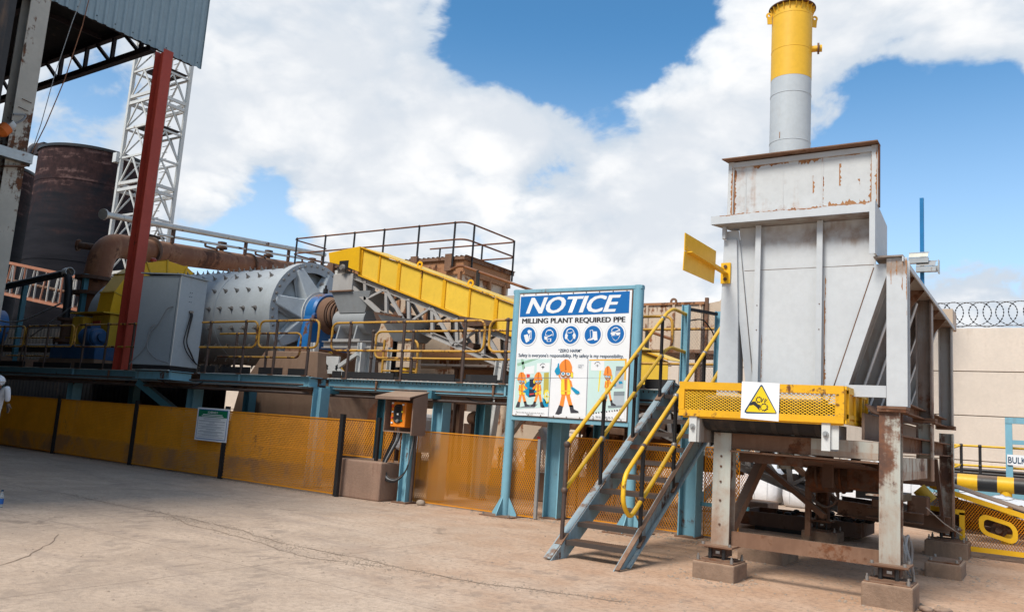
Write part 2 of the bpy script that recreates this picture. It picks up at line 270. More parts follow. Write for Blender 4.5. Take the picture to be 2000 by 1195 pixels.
# ------------------------------------------------------------------ geometry helpers (all coordinates are world metres)
V = Vector
class MB:
    def __init__(s): s.v = []; s.f = []; s.s = []
    def face(s, idx, sm=False): s.f.append(tuple(idx)); s.s.append(sm)
    def pts(s, ps): b = len(s.v); s.v += [tuple(p) for p in ps]; return b
    def box(s, x0, x1, y0, y1, z0, z1):
        b = s.pts([(x, y, z) for z in (z0, z1) for y in (y0, y1) for x in (x0, x1)])
        for q in ((0,2,3,1),(4,5,7,6),(0,1,5,4),(2,6,7,3),(0,4,6,2),(1,3,7,5)): s.face([b+i for i in q])
        return s
    def ext(s, prof, p0, p1, upv=(0, 0, 1)):
        """extrude a closed 2D profile (u across, w along up) from p0 to p1"""
        p0, p1 = V(p0), V(p1); d = (p1-p0).normalized(); u = V(upv)
        if abs(d.dot(u.normalized())) > .999: u = V((1, 0, 0)) if abs(d.x) < .9 else V((0, 1, 0))
        a = d.cross(u).normalized(); u = a.cross(d).normalized(); n = len(prof)
        b = s.pts([p0+a*x+u*y for x, y in prof]+[p1+a*x+u*y for x, y in prof])
        area = sum(prof[i][0]*prof[(i+1) % n][1]-prof[(i+1) % n][0]*prof[i][1] for i in range(n))
        for i in range(n):
            j = (i+1) % n; q = (b+i, b+n+i, b+n+j, b+j)
            s.face(q if area > 0 else q[::-1])
        c0 = list(range(b, b+n)); c1 = list(range(b+n, b+2*n))
        s.face(c0 if area > 0 else c0[::-1]); s.face(c1[::-1] if area > 0 else c1)
        return s
    def prism(s, ps, vec):
        n = len(ps); vec = V(vec); b = s.pts([V(p) for p in ps]+[V(p)+vec for p in ps])
        nrm = V((0, 0, 0))
        for i in range(n): nrm += V(ps[i]).cross(V(ps[(i+1) % n]))
        fl = nrm.dot(vec) > 0
        for i in range(n):
            j = (i+1) % n; q = (b+i, b+j, b+n+j, b+n+i); s.face(q if fl else q[::-1])
        a = list(range(b, b+n)); c = list(range(b+n, b+2*n)); s.face(a[::-1] if fl else a); s.face(c if fl else c[::-1])
        return s
    def sweep(s, ps, r, n=8, closed=False, caps=True):
        ps = [V(p) for p in ps]; m = len(ps); rings = []
        t0 = (ps[1]-ps[0]).normalized(); a = t0.orthogonal().normalized()
        for i, p in enumerate(ps):
            tin = (p-ps[i-1]).normalized() if i > 0 or closed else (ps[1]-p).normalized()
            tout = (ps[(i+1) % m]-p).normalized() if i < m-1 or closed else tin
            t = (tin+tout).normalized() if (tin+tout).length > 1e-6 else tin
            a = (a-t*a.dot(t)); a = a.normalized() if a.length > 1e-6 else t.orthogonal().normalized()
            b2 = t.cross(a); rr = r[i] if isinstance(r, (list, tuple)) else r
            k = min(1.5, 1/max(.5, t.dot(tout)))
            rings.append(s.pts([p+(a*math.cos(2*math.pi*j/n)+b2*math.sin(2*math.pi*j/n))*rr*(k if rr and 0 < i < m-1 else 1) for j in range(n)]))
        for i in range(m if closed else m-1):
            A, B = rings[i], rings[(i+1) % m]
            for j in range(n): s.face((A+j, A+(j+1) % n, B+(j+1) % n, B+j), True)
        if caps and not closed:
            for q, fl in ((rings[0], True), (rings[-1], False)):
                b = s.pts([s.v[q+j] for j in range(n)]); ix = list(range(b, b+n)); s.face(ix[::-1] if fl else ix)
        return s
    def lathe(s, p0, ax, prof, n=32, sharp=True, a0=0.0, a1=360.0):
        """prof: (distance along axis, radius); hard edges between segments"""
        p0, ax = V(p0), V(ax).normalized(); a = V((0, 0, 1)); a = (a-ax*a.dot(ax)); a = a.normalized() if a.length > .01 else V((1, 0, 0)); b2 = ax.cross(a)
        full = abs(a1-a0) >= 359.9; cnt = n if full else n+1
        def ring(h, r): return s.pts([p0+ax*h+(a*math.cos(R(a0+(a1-a0)*j/n))+b2*math.sin(R(a0+(a1-a0)*j/n)))*r for j in range(cnt)])
        for (h0, ra), (h1, rb) in zip(prof[:-1], prof[1:]):
            A, B = ring(h0, ra), ring(h1, rb)
            for j in range(n):
                k = (j+1) % cnt
                s.face((A+j, A+k, B+k, B+j), True)
        return s
    def sphere(s, c, r, n=10, sc=(1, 1, 1)):
        c = V(c); m = max(4, n//2); b = len(s.v)
        for i in range(m+1):
            th = math.pi*i/m
            for j in range(n):
                ph = 2*math.pi*j/n; s.v.append((c.x+r*sc[0]*math.sin(th)*math.cos(ph), c.y+r*sc[1]*math.sin(th)*math.sin(ph), c.z+r*sc[2]*math.cos(th)))
        for i in range(m):
            for j in range(n):
                k = (j+1) % n; s.face((b+i*n+j, b+(i+1)*n+j, b+(i+1)*n+k, b+i*n+k), True)
        return s
ORG = {}
def thing(name, label, cat, loc=(0, 0, 0), group=None):
    o = bpy.data.objects.new(name, None); o.empty_display_size = .2; COL.objects.link(o); o.location = loc; ORG[o.name] = V(loc)
    o['label'] = label; o['category'] = cat
    if group: o['group'] = group
    return o
def build(name, root, mat, mb, label=None, kind=None, bev=0.0, seg=1):
    """one mesh object under root (or top level when root is None)"""
    org = ORG[root.name] if root is not None else V((0, 0, 0))
    me = bpy.data.meshes.new(name); me.from_pydata([tuple(V(p)-org) for p in mb.v], [], mb.f)
    me.polygons.foreach_set('use_smooth', mb.s); me.materials.append(MAT[mat])
    if bev:
        bm = bmesh.new(); bm.from_mesh(me); bmesh.ops.bevel(bm, geom=[e for e in bm.edges if len(e.link_faces) == 2 and e.calc_face_angle(0) > .6], offset=bev, segments=seg, affect='EDGES', profile=.5); bm.to_mesh(me); bm.free()
    me.update(); o = bpy.data.objects.new(name, me); COL.objects.link(o); o.parent = root; ORG[o.name] = org
    if label: o['label'] = label
    if kind: o['kind'] = kind
    return o
def solo(name, label, cat, mat, mb, group=None, **k):
    o = build(name, None, mat, mb, **k); o['label'] = label; o['category'] = cat
    if group: o['group'] = group
    return o
def bx(name, root, mat, x0, x1, y0, y1, z0, z1, **k): return build(name, root, mat, MB().box(min(x0,x1), max(x0,x1), min(y0,y1), max(y0,y1), min(z0,z1), max(z0,z1)), **k)
def rect(w, h): return [(-w/2, -h/2), (w/2, -h/2), (w/2, h/2), (-w/2, h/2)]
def iprof(w, h, t=.018, f=.02):
    a, b, c = w/2, h/2, t/2; return [(-a,-b),(a,-b),(a,-b+f),(c,-b+f),(c,b-f),(a,b-f),(a,b),(-a,b),(-a,b-f),(-c,b-f),(-c,-b+f),(-a,-b+f)]
def cprof(w, h, t=.015): a, b = w/2, h/2; return [(-a,-b),(a,-b),(a,-b+t),(-a+t,-b+t),(-a+t,b-t),(a,b-t),(a,b),(-a,b)]
def lprof(w, h, t=.012): a, b = w/2, h/2; return [(-a,-b),(a,-b),(a,-b+t),(-a+t,-b+t),(-a+t,b),(-a,b)]
def bar(name, root, mat, p0, p1, w, h, upv=(0, 0, 1), **k): return build(name, root, mat, MB().ext(rect(w, h), p0, p1, upv), **k)
def ibm(name, root, mat, p0, p1, w, h, upv=(0, 0, 1), **k): return build(name, root, mat, MB().ext(iprof(w, h, min(.02, w*.12), min(.022, h*.12)), p0, p1, upv), **k)
def chan(name, root, mat, p0, p1, w, h, upv=(0, 0, 1), **k): return build(name, root, mat, MB().ext(cprof(w, h), p0, p1, upv), **k)
def ang(name, root, mat, p0, p1, w, h, upv=(0, 0, 1), **k): return build(name, root, mat, MB().ext(lprof(w, h), p0, p1, upv), **k)
def tube(name, root, mat, ps, r, n=8, **k): return build(name, root, mat, MB().sweep(ps, r, n), **k)
def cyl(name, root, mat, p0, p1, r, n=20, **k): return build(name, root, mat, MB().sweep([p0, p1], r, n), **k)
def lathe(name, root, mat, p0, ax, prof, n=32, **k): return build(name, root, mat, MB().lathe(p0, ax, prof, n), **k)
def prism(name, root, mat, ps, vec, **k): return build(name, root, mat, MB().prism(ps, vec), **k)
def fillet(ps, r, n=4, closed=False):
    ps = [V(p) for p in ps]; out = []; m = len(ps)
    for i, p in enumerate(ps):
        if not closed and i in (0, m-1): out.append(p); continue
        a, b = ps[i-1], ps[(i+1) % m]; da, db = (a-p), (b-p); q = min(r, da.length*.48, db.length*.48)
        A, B = p+da.normalized()*q, p+db.normalized()*q
        for k in range(n+1):
            t = k/n; out.append(A*(1-t)**2+p*(2*t*(1-t))+B*t*t)
    return out
def copy_of(o, root, delta=(0, 0, 0), label=None):
    c = o.copy(); COL.objects.link(c); c.parent = root; c.location = V(o.location)+V(delta); ORG[c.name] = ORG[root.name]
    return c
def expanded(name, root, mat, o, uax, vax, W, H, pu, pv, sw=.007, depth=.006, kind='stuff'):
    """expanded-metal sheet: zigzag strands, W along uax and H along vax, diamonds pu wide and pv high"""
    o, ua, va = V(o), V(uax), V(vax); nn = ua.cross(va).normalized(); mb = MB(); nc = max(1, round(W/pu*2)); ns = max(2, round(H/pv*2)); du = W/nc; dv = H/ns
    for c in range(nc):
        u0 = du*c; ids = []
        for j in range(ns+1):
            on = (j+c) % 2; u = u0+(du if on else 0)
            q = o+ua*u+va*(dv*j)
            ids.append(mb.pts([q-ua*sw/2+nn*depth*.5, q+ua*sw/2-nn*depth*.5, q+ua*sw/2-nn*depth*1.3]))
        for j in range(ns):
            a, b = ids[j], ids[j+1]
            mb.face((a, a+1, b+1, b)); mb.face((a+1, a+2, b+2, b+1))
    return build(name, root, mat, mb, kind=kind)
_font = {}
def text(name, root, mat, s, x, z, y, h, width=None, shear=0.0, bold=0.0, align='LEFT', spacing=1.0, facing=None):
    """flat printed lettering on a vertical face that looks towards -Y; h = capital height"""
    cu = bpy.data.curves.new(name, 'FONT'); cu.body = s; cu.size = h/.73; cu.shear = shear; cu.offset = bold*h; cu.align_x = align; cu.space_character = spacing; cu.resolution_u = 3
    t = bpy.data.objects.new(name, cu); COL.objects.link(t); dg = bpy.context.evaluated_depsgraph_get(); me0 = bpy.data.meshes.new_from_object(t.evaluated_get(dg))
    COL.objects.unlink(t); bpy.data.objects.remove(t)
    xs = [v.co.x for v in me0.vertices] or [0, 1]; k = 1.0
    if width: k = width/max(1e-6, max(xs)-min(xs))
    x0 = min(xs) if align == 'LEFT' else 0; org = ORG[root.name]
    for v in me0.vertices: v.co = V((x+(v.co.x-x0)*k, y, z+v.co.y))-org
    me0.materials.clear(); me0.materials.append(MAT[mat]); me0.name = name
    o = bpy.data.objects.new(name, me0); COL.objects.link(o); o.parent = root; ORG[o.name] = org; return o
SIGN_ART=[('sign_blue',1,[(-8.180,3.990),(-5.970,4.020),(-5.970,3.640),(-8.180,3.610)]),
('poster_mint',1,[(-8.180,2.830),(-7.460,2.840),(-7.440,1.990),(-8.170,1.910)]),
('poster_white',1,[(-7.440,2.840),(-6.710,2.850),(-6.690,1.840),(-7.430,1.830)]),
('poster_mint',1,[(-6.680,2.840),(-5.970,2.860),(-5.960,2.040),(-6.680,1.890)]),
('poster_sage',2,[(-8.170,2.750),(-7.870,2.830),(-7.710,2.840),(-8.150,2.700)]),
('poster_sage',2,[(-8.090,2.830),(-8.040,2.830),(-7.990,2.670),(-8.040,2.630)]),
('poster_white',2,[(-7.740,2.760),(-7.470,2.770),(-7.470,2.610),(-7.740,2.600)]),
('poster_white',2,[(-8.010,2.680),(-7.790,2.720),(-7.790,2.570),(-8.010,2.550)]),
('poster_olive',2,[(-7.580,2.590),(-7.480,2.600),(-7.460,2.250),(-7.570,2.200)]),
('poster_navy',2,[(-7.880,2.470),(-7.680,2.490),(-7.690,2.170),(-7.870,2.140)]),
('poster_blue',3,[(-7.970,2.390),(-7.870,2.440),(-7.870,2.140),(-7.940,2.190)]),
('poster_red',3,[(-7.860,2.210),(-7.760,2.220),(-7.760,2.200),(-7.860,2.180)]),
('poster_red',3,[(-7.950,2.560),(-7.880,2.560),(-7.870,2.510),(-7.940,2.490)]),
('poster_grey',2,[(-8.110,1.940),(-7.850,2.010),(-7.670,2.030),(-7.740,1.960)]),
('poster_yellow',3,[(-7.430,2.170),(-7.440,2.220),(-7.460,2.270),(-7.490,2.290),(-7.510,2.290),(-7.540,2.270),(-7.550,2.220),(-7.550,2.160),(-7.540,2.110),(-7.520,2.070),(-7.500,2.040),(-7.470,2.040),(-7.440,2.070),(-7.430,2.110)]),
('poster_mint',4,[(-7.440,2.170),(-7.450,2.210),(-7.470,2.250),(-7.480,2.260),(-7.500,2.260),(-7.520,2.240),(-7.530,2.210),(-7.530,2.170),(-7.520,2.120),(-7.510,2.090),(-7.490,2.070),(-7.470,2.070),(-7.460,2.090),(-7.450,2.130)]),
('poster_yellow',5,[(-7.550,2.180),(-7.440,2.180),(-7.440,2.160),(-7.540,2.160)]),
('poster_yellow',5,[(-7.510,2.290),(-7.490,2.290),(-7.470,2.050),(-7.490,2.050)]),
('poster_blue',3,[(-7.580,2.150),(-7.450,2.070),(-7.450,1.990),(-7.560,1.980)]),
('poster_orange',2,[(-7.190,2.220),(-7.110,2.220),(-7.140,2.000),(-7.230,2.000)]),
('poster_orange',3,[(-7.110,2.220),(-7.030,2.220),(-6.950,2.010),(-7.030,2.010)]),
('poster_boot',3,[(-7.230,2.030),(-7.150,2.010),(-7.170,1.890),(-7.230,1.860),(-7.300,1.870),(-7.280,1.910)]),
('poster_boot',3,[(-7.030,2.040),(-6.950,2.040),(-6.930,1.970),(-6.840,1.940),(-6.830,1.910),(-6.990,1.900)]),
('poster_orange',2.4,[(-7.220,2.490),(-7.050,2.510),(-7.020,2.200),(-7.200,2.200)]),
('poster_yellow',3,[(-7.220,2.480),(-7.160,2.490),(-7.130,2.220),(-7.210,2.220)]),
('poster_yellow',3,[(-7.090,2.490),(-7.030,2.470),(-7.010,2.230),(-7.080,2.220)]),
('poster_band',4,[(-7.210,2.290),(-7.020,2.290),(-7.020,2.270),(-7.210,2.270)]),
('poster_orange',7,[(-7.220,2.490),(-7.180,2.430),(-7.270,2.530),(-7.290,2.590),(-7.270,2.610)]),
('poster_blue',9,[(-7.320,2.560),(-7.260,2.560),(-7.240,2.630),(-7.270,2.710),(-7.280,2.770),(-7.300,2.760),(-7.310,2.700),(-7.340,2.670),(-7.360,2.620)]),
('poster_orange',7,[(-7.060,2.490),(-7.010,2.460),(-6.970,2.330),(-7.010,2.320)]),
('poster_blue',9,[(-7.010,2.360),(-6.950,2.340),(-6.840,2.280),(-6.830,2.250),(-6.870,2.230),(-6.910,2.240),(-7.000,2.320)]),
('poster_brown',3,[(-7.020,2.580),(-7.040,2.620),(-7.080,2.650),(-7.140,2.660),(-7.190,2.650),(-7.230,2.620),(-7.250,2.580),(-7.230,2.540),(-7.180,2.510),(-7.130,2.500),(-7.070,2.510),(-7.030,2.540)]),
('poster_orange',8,[(-7.280,2.650),(-6.990,2.620),(-6.980,2.590),(-7.280,2.630)]),
('poster_orange',4,[(-7.270,2.640),(-7.270,2.690),(-7.260,2.750),(-7.230,2.790),(-7.190,2.820),(-7.150,2.840),(-7.100,2.830),(-7.060,2.800),(-7.030,2.750),(-7.010,2.700),(-7.010,2.610)]),
('poster_brim',7.5,[(-7.170,2.830),(-7.150,2.840),(-7.120,2.650),(-7.150,2.650)]),
('poster_brim',7.5,[(-7.270,2.630),(-7.000,2.610),(-7.000,2.600),(-7.270,2.620)]),
('poster_brim',2.6,[(-7.140,2.490),(-7.110,2.500),(-7.100,2.220),(-7.120,2.220)]),
('poster_white',5,[(-7.140,2.580),(-7.150,2.600),(-7.170,2.610),(-7.200,2.610),(-7.220,2.600),(-7.220,2.580),(-7.220,2.560),(-7.190,2.550),(-7.170,2.550),(-7.150,2.570)]),
('poster_white',5,[(-7.040,2.580),(-7.050,2.600),(-7.070,2.610),(-7.100,2.610),(-7.120,2.600),(-7.120,2.580),(-7.110,2.560),(-7.090,2.550),(-7.070,2.550),(-7.050,2.560)]),
('poster_blue',6,[(-7.160,2.580),(-7.170,2.600),(-7.190,2.600),(-7.200,2.600),(-7.210,2.580),(-7.200,2.570),(-7.180,2.560),(-7.170,2.570)]),
('poster_blue',6,[(-7.060,2.580),(-7.070,2.590),(-7.080,2.600),(-7.100,2.590),(-7.100,2.580),(-7.100,2.570),(-7.080,2.560),(-7.070,2.570)]),
('poster_cream',5,[(-7.160,2.530),(-7.100,2.530),(-7.130,2.510)]),
('poster_yellow',9,[(-6.980,2.560),(-6.990,2.600),(-7.010,2.610),(-7.020,2.600),(-7.030,2.560),(-7.020,2.530),(-7.000,2.510),(-6.980,2.530)]),
('poster_orange',2,[(-8.070,2.180),(-8.020,2.180),(-8.040,2.040),(-8.100,2.040)]),
('poster_orange',3,[(-8.020,2.180),(-7.970,2.190),(-7.910,2.050),(-7.970,2.040)]),
('poster_boot',3,[(-8.100,2.060),(-8.050,2.050),(-8.050,1.960),(-8.100,1.950),(-8.140,1.950),(-8.130,1.980)]),
('poster_boot',3,[(-7.970,2.060),(-7.920,2.070),(-7.900,2.020),(-7.840,2.000),(-7.840,1.980),(-7.940,1.970)]),
('poster_orange',2.4,[(-8.090,2.360),(-7.980,2.380),(-7.960,2.170),(-8.080,2.170)]),
('poster_yellow',3,[(-8.100,2.360),(-8.060,2.370),(-8.030,2.180),(-8.080,2.190)]),
('poster_yellow',3,[(-8.010,2.370),(-7.970,2.350),(-7.960,2.190),(-8.000,2.190)]),
('poster_band',4,[(-8.090,2.230),(-7.960,2.230),(-7.960,2.220),(-8.090,2.220)]),
('poster_orange',6,[(-8.000,2.360),(-7.960,2.340),(-7.910,2.310),(-7.920,2.280),(-7.990,2.320)]),
('poster_blue',7,[(-7.910,2.320),(-7.860,2.330),(-7.850,2.290),(-7.900,2.280)]),
('poster_orange',8,[(-8.090,2.360),(-8.060,2.340),(-8.060,2.270),(-7.980,2.260),(-7.980,2.240),(-8.100,2.260)]),
('poster_blue',9,[(-7.990,2.260),(-7.950,2.260),(-7.940,2.230),(-7.990,2.230)]),
('poster_brown',3,[(-7.970,2.430),(-7.980,2.450),(-8.010,2.470),(-8.040,2.480),(-8.080,2.470),(-8.110,2.450),(-8.110,2.420),(-8.100,2.400),(-8.070,2.380),(-8.030,2.370),(-8.000,2.380),(-7.970,2.400)]),
('poster_orange',8,[(-8.140,2.470),(-7.950,2.450),(-7.940,2.430),(-8.140,2.450)]),
('poster_orange',4,[(-8.130,2.460),(-8.130,2.500),(-8.120,2.540),(-8.100,2.570),(-8.080,2.590),(-8.050,2.590),(-8.020,2.590),(-8.000,2.570),(-7.970,2.540),(-7.960,2.500),(-7.960,2.450)]),
('poster_brim',7.5,[(-8.070,2.590),(-8.050,2.590),(-8.030,2.470),(-8.050,2.470)]),
('poster_brim',7.5,[(-8.130,2.460),(-7.950,2.440),(-7.950,2.440),(-8.130,2.450)]),
('poster_brim',2.6,[(-8.040,2.370),(-8.030,2.370),(-8.010,2.180),(-8.030,2.180)]),
('poster_white',5,[(-8.050,2.430),(-8.050,2.440),(-8.070,2.450),(-8.080,2.450),(-8.090,2.440),(-8.100,2.430),(-8.090,2.410),(-8.080,2.410),(-8.060,2.410),(-8.050,2.420)]),
('poster_white',5,[(-7.980,2.430),(-7.990,2.440),(-8.000,2.450),(-8.020,2.450),(-8.030,2.440),(-8.030,2.420),(-8.030,2.410),(-8.010,2.410),(-8.000,2.410),(-7.980,2.410)]),
('poster_blue',6,[(-8.060,2.430),(-8.060,2.440),(-8.070,2.440),(-8.080,2.440),(-8.090,2.430),(-8.080,2.420),(-8.070,2.410),(-8.060,2.420)]),
('poster_blue',6,[(-7.990,2.430),(-8.000,2.430),(-8.010,2.440),(-8.020,2.430),(-8.020,2.430),(-8.020,2.420),(-8.000,2.410),(-7.990,2.420)]),
('poster_cream',5,[(-8.060,2.390),(-8.010,2.390),(-8.040,2.380)]),
('poster_yellow',9,[(-7.940,2.410),(-7.940,2.440),(-7.960,2.450),(-7.970,2.440),(-7.970,2.410),(-7.960,2.390),(-7.950,2.380),(-7.940,2.390)]),
('poster_orange',2,[(-7.620,2.200),(-7.670,2.200),(-7.630,2.060),(-7.580,2.060)]),
('poster_orange',3,[(-7.670,2.200),(-7.720,2.190),(-7.760,2.050),(-7.710,2.050)]),
('poster_boot',3,[(-7.580,2.080),(-7.630,2.060),(-7.610,1.980),(-7.560,1.970),(-7.520,1.980),(-7.540,2.000)]),
('poster_boot',3,[(-7.710,2.070),(-7.760,2.070),(-7.770,2.030),(-7.820,2.000),(-7.820,1.980),(-7.720,1.980)]),
('poster_orange',2.4,[(-7.630,2.380),(-7.740,2.390),(-7.730,2.180),(-7.620,2.190)]),
('poster_yellow',3,[(-7.630,2.370),(-7.670,2.380),(-7.660,2.200),(-7.610,2.210)]),
('poster_yellow',3,[(-7.710,2.380),(-7.750,2.360),(-7.740,2.200),(-7.700,2.200)]),
('poster_band',4,[(-7.620,2.250),(-7.740,2.240),(-7.740,2.220),(-7.620,2.230)]),
('poster_orange',6,[(-7.720,2.370),(-7.760,2.350),(-7.800,2.310),(-7.790,2.280),(-7.720,2.320)]),
('poster_blue',7,[(-7.800,2.320),(-7.860,2.330),(-7.860,2.290),(-7.800,2.280)]),
('poster_orange',8,[(-7.630,2.370),(-7.660,2.350),(-7.640,2.290),(-7.720,2.270),(-7.720,2.250),(-7.610,2.280)]),
('poster_blue',9,[(-7.720,2.270),(-7.760,2.260),(-7.760,2.230),(-7.710,2.240)]),
('poster_brown',3,[(-7.760,2.430),(-7.760,2.460),(-7.730,2.480),(-7.700,2.490),(-7.660,2.480),(-7.630,2.460),(-7.620,2.440),(-7.630,2.410),(-7.650,2.390),(-7.690,2.380),(-7.720,2.390),(-7.750,2.400)]),
('poster_orange',8,[(-7.600,2.480),(-7.790,2.460),(-7.790,2.440),(-7.600,2.470)]),
('poster_orange',4,[(-7.610,2.470),(-7.620,2.510),(-7.630,2.550),(-7.650,2.580),(-7.670,2.600),(-7.700,2.600),(-7.730,2.590),(-7.750,2.570),(-7.770,2.540),(-7.780,2.510),(-7.780,2.450)]),
('poster_brim',7.5,[(-7.690,2.600),(-7.700,2.600),(-7.710,2.480),(-7.680,2.480)]),
('poster_brim',7.5,[(-7.610,2.470),(-7.780,2.450),(-7.780,2.440),(-7.610,2.460)]),
('poster_brim',2.6,[(-7.680,2.380),(-7.700,2.380),(-7.680,2.200),(-7.670,2.200)]),
('poster_white',5,[(-7.680,2.440),(-7.680,2.450),(-7.670,2.460),(-7.650,2.460),(-7.640,2.450),(-7.630,2.440),(-7.640,2.430),(-7.650,2.420),(-7.670,2.420),(-7.680,2.430)]),
('poster_white',5,[(-7.750,2.430),(-7.750,2.440),(-7.730,2.450),(-7.720,2.450),(-7.700,2.450),(-7.700,2.430),(-7.700,2.420),(-7.710,2.410),(-7.730,2.410),(-7.740,2.420)]),
('poster_blue',6,[(-7.670,2.440),(-7.670,2.450),(-7.660,2.450),(-7.650,2.450),(-7.640,2.440),(-7.650,2.430),(-7.660,2.420),(-7.670,2.430)]),
('poster_blue',6,[(-7.740,2.430),(-7.730,2.440),(-7.720,2.450),(-7.710,2.440),(-7.710,2.430),(-7.710,2.420),(-7.720,2.420),(-7.730,2.420)]),
('poster_cream',5,[(-7.670,2.400),(-7.710,2.400),(-7.690,2.390)]),
('poster_yellow',9,[(-7.790,2.420),(-7.790,2.440),(-7.780,2.450),(-7.760,2.440),(-7.760,2.420),(-7.760,2.400),(-7.770,2.390),(-7.780,2.400)]),
('poster_orange',2,[(-6.330,2.280),(-6.290,2.290),(-6.310,2.130),(-6.360,2.130)]),
('poster_orange',3,[(-6.290,2.290),(-6.250,2.290),(-6.200,2.130),(-6.240,2.130)]),
('poster_boot',3,[(-6.360,2.150),(-6.310,2.140),(-6.320,2.050),(-6.360,2.030),(-6.390,2.040),(-6.380,2.060)]),
('poster_boot',3,[(-6.240,2.150),(-6.200,2.160),(-6.190,2.110),(-6.130,2.080),(-6.130,2.060),(-6.220,2.060)]),
('poster_orange',2.4,[(-6.350,2.480),(-6.260,2.500),(-6.240,2.270),(-6.340,2.270)]),
('poster_yellow',3,[(-6.350,2.480),(-6.320,2.480),(-6.300,2.290),(-6.340,2.290)]),
('poster_yellow',3,[(-6.280,2.480),(-6.250,2.470),(-6.240,2.290),(-6.270,2.290)]),
('poster_band',4,[(-6.350,2.340),(-6.240,2.340),(-6.240,2.320),(-6.340,2.320)]),
('poster_orange',6,[(-6.270,2.480),(-6.240,2.460),(-6.190,2.420),(-6.200,2.390),(-6.270,2.430)]),
('poster_blue',7,[(-6.200,2.430),(-6.150,2.440),(-6.140,2.400),(-6.190,2.390)]),
('poster_orange',8,[(-6.350,2.480),(-6.320,2.450),(-6.330,2.380),(-6.260,2.360),(-6.250,2.340),(-6.360,2.370)]),
('poster_blue',9,[(-6.260,2.370),(-6.220,2.370),(-6.220,2.330),(-6.260,2.340)]),
('poster_brown',3,[(-6.240,2.550),(-6.250,2.580),(-6.280,2.600),(-6.310,2.610),(-6.340,2.600),(-6.360,2.580),(-6.370,2.550),(-6.360,2.520),(-6.330,2.490),(-6.300,2.490),(-6.270,2.500),(-6.250,2.520)]),
('poster_orange',8,[(-6.390,2.600),(-6.220,2.580),(-6.220,2.560),(-6.390,2.580)]),
('poster_orange',4,[(-6.380,2.590),(-6.380,2.630),(-6.370,2.670),(-6.360,2.700),(-6.340,2.720),(-6.310,2.730),(-6.290,2.730),(-6.270,2.700),(-6.250,2.670),(-6.240,2.630),(-6.230,2.570)]),
('poster_brim',7.5,[(-6.330,2.730),(-6.310,2.730),(-6.300,2.600),(-6.320,2.600)]),
('poster_brim',7.5,[(-6.380,2.580),(-6.230,2.570),(-6.230,2.560),(-6.380,2.580)]),
('poster_brim',2.6,[(-6.310,2.480),(-6.290,2.490),(-6.280,2.290),(-6.300,2.290)]),
('poster_white',5,[(-6.310,2.550),(-6.310,2.560),(-6.330,2.570),(-6.340,2.570),(-6.350,2.560),(-6.350,2.550),(-6.350,2.540),(-6.340,2.530),(-6.320,2.530),(-6.310,2.540)]),
('poster_white',5,[(-6.250,2.550),(-6.260,2.560),(-6.270,2.570),(-6.280,2.570),(-6.290,2.560),(-6.300,2.550),(-6.290,2.530),(-6.280,2.530),(-6.270,2.530),(-6.260,2.540)]),
('poster_blue',6,[(-6.320,2.550),(-6.320,2.560),(-6.330,2.560),(-6.340,2.560),(-6.340,2.550),(-6.340,2.540),(-6.330,2.540),(-6.320,2.540)]),
('poster_blue',6,[(-6.260,2.550),(-6.270,2.560),(-6.280,2.560),(-6.280,2.560),(-6.290,2.550),(-6.280,2.540),(-6.270,2.530),(-6.270,2.540)]),
('poster_cream',5,[(-6.320,2.510),(-6.280,2.510),(-6.300,2.500)]),
('poster_yellow',9,[(-6.220,2.540),(-6.220,2.560),(-6.230,2.570),(-6.240,2.560),(-6.240,2.530),(-6.240,2.510),(-6.230,2.500),(-6.220,2.510)]),
('poster_amber',2,[(-6.680,2.840),(-5.970,2.860),(-5.970,2.830),(-6.680,2.820)]),
('poster_amber',2,[(-6.000,2.830),(-5.970,2.830),(-5.970,2.500),(-6.000,2.500)]),
('poster_white',2,[(-6.640,2.810),(-6.390,2.820),(-6.380,2.650),(-6.640,2.650)]),
('poster_yellow',2,[(-6.470,2.650),(-6.440,2.650),(-6.460,2.290),(-6.480,2.290)]),
('poster_grey',2,[(-6.160,2.730),(-6.020,2.730),(-6.020,2.660),(-6.160,2.650)]),
('poster_silver',2,[(-6.170,2.650),(-6.010,2.660),(-6.010,2.360),(-6.170,2.350)]),
('poster_grey',3,[(-6.180,2.300),(-5.980,2.310),(-5.980,2.240),(-6.180,2.230)]),
('poster_silver',2,[(-6.180,2.230),(-5.980,2.240),(-5.980,2.080),(-6.190,2.060)]),
('poster_grey',3,[(-6.280,2.060),(-5.980,2.080),(-5.980,2.040),(-6.270,2.020)]),
('poster_blue',4,[(-6.100,2.480),(-6.040,2.480),(-6.020,2.440),(-6.090,2.430)]),
('poster_white',2,[(-6.680,1.890),(-5.960,2.040),(-5.960,1.850),(-6.680,1.830)]),
('poster_boot',3,[(-6.660,1.910),(-6.630,1.920),(-6.630,1.890),(-6.650,1.890)]),
('poster_boot',3,[(-6.610,1.920),(-6.580,1.920),(-6.580,1.900),(-6.600,1.890)]),
('poster_boot',3,[(-6.560,1.930),(-6.530,1.930),(-6.530,1.910),(-6.550,1.900)]),
('poster_boot',3,[(-6.510,1.940),(-6.480,1.940),(-6.480,1.920),(-6.500,1.910)]),
('poster_boot',3,[(-6.460,1.940),(-6.440,1.950),(-6.430,1.920),(-6.450,1.920)]),
('poster_boot',3,[(-6.410,1.950),(-6.390,1.960),(-6.380,1.930),(-6.400,1.930)]),
('poster_boot',3,[(-6.360,1.960),(-6.340,1.960),(-6.330,1.940),(-6.350,1.930)]),
('poster_boot',3,[(-6.310,1.970),(-6.290,1.970),(-6.280,1.950),(-6.300,1.940)]),
('poster_boot',3,[(-6.260,1.980),(-6.240,1.980),(-6.230,1.960),(-6.250,1.950)]),
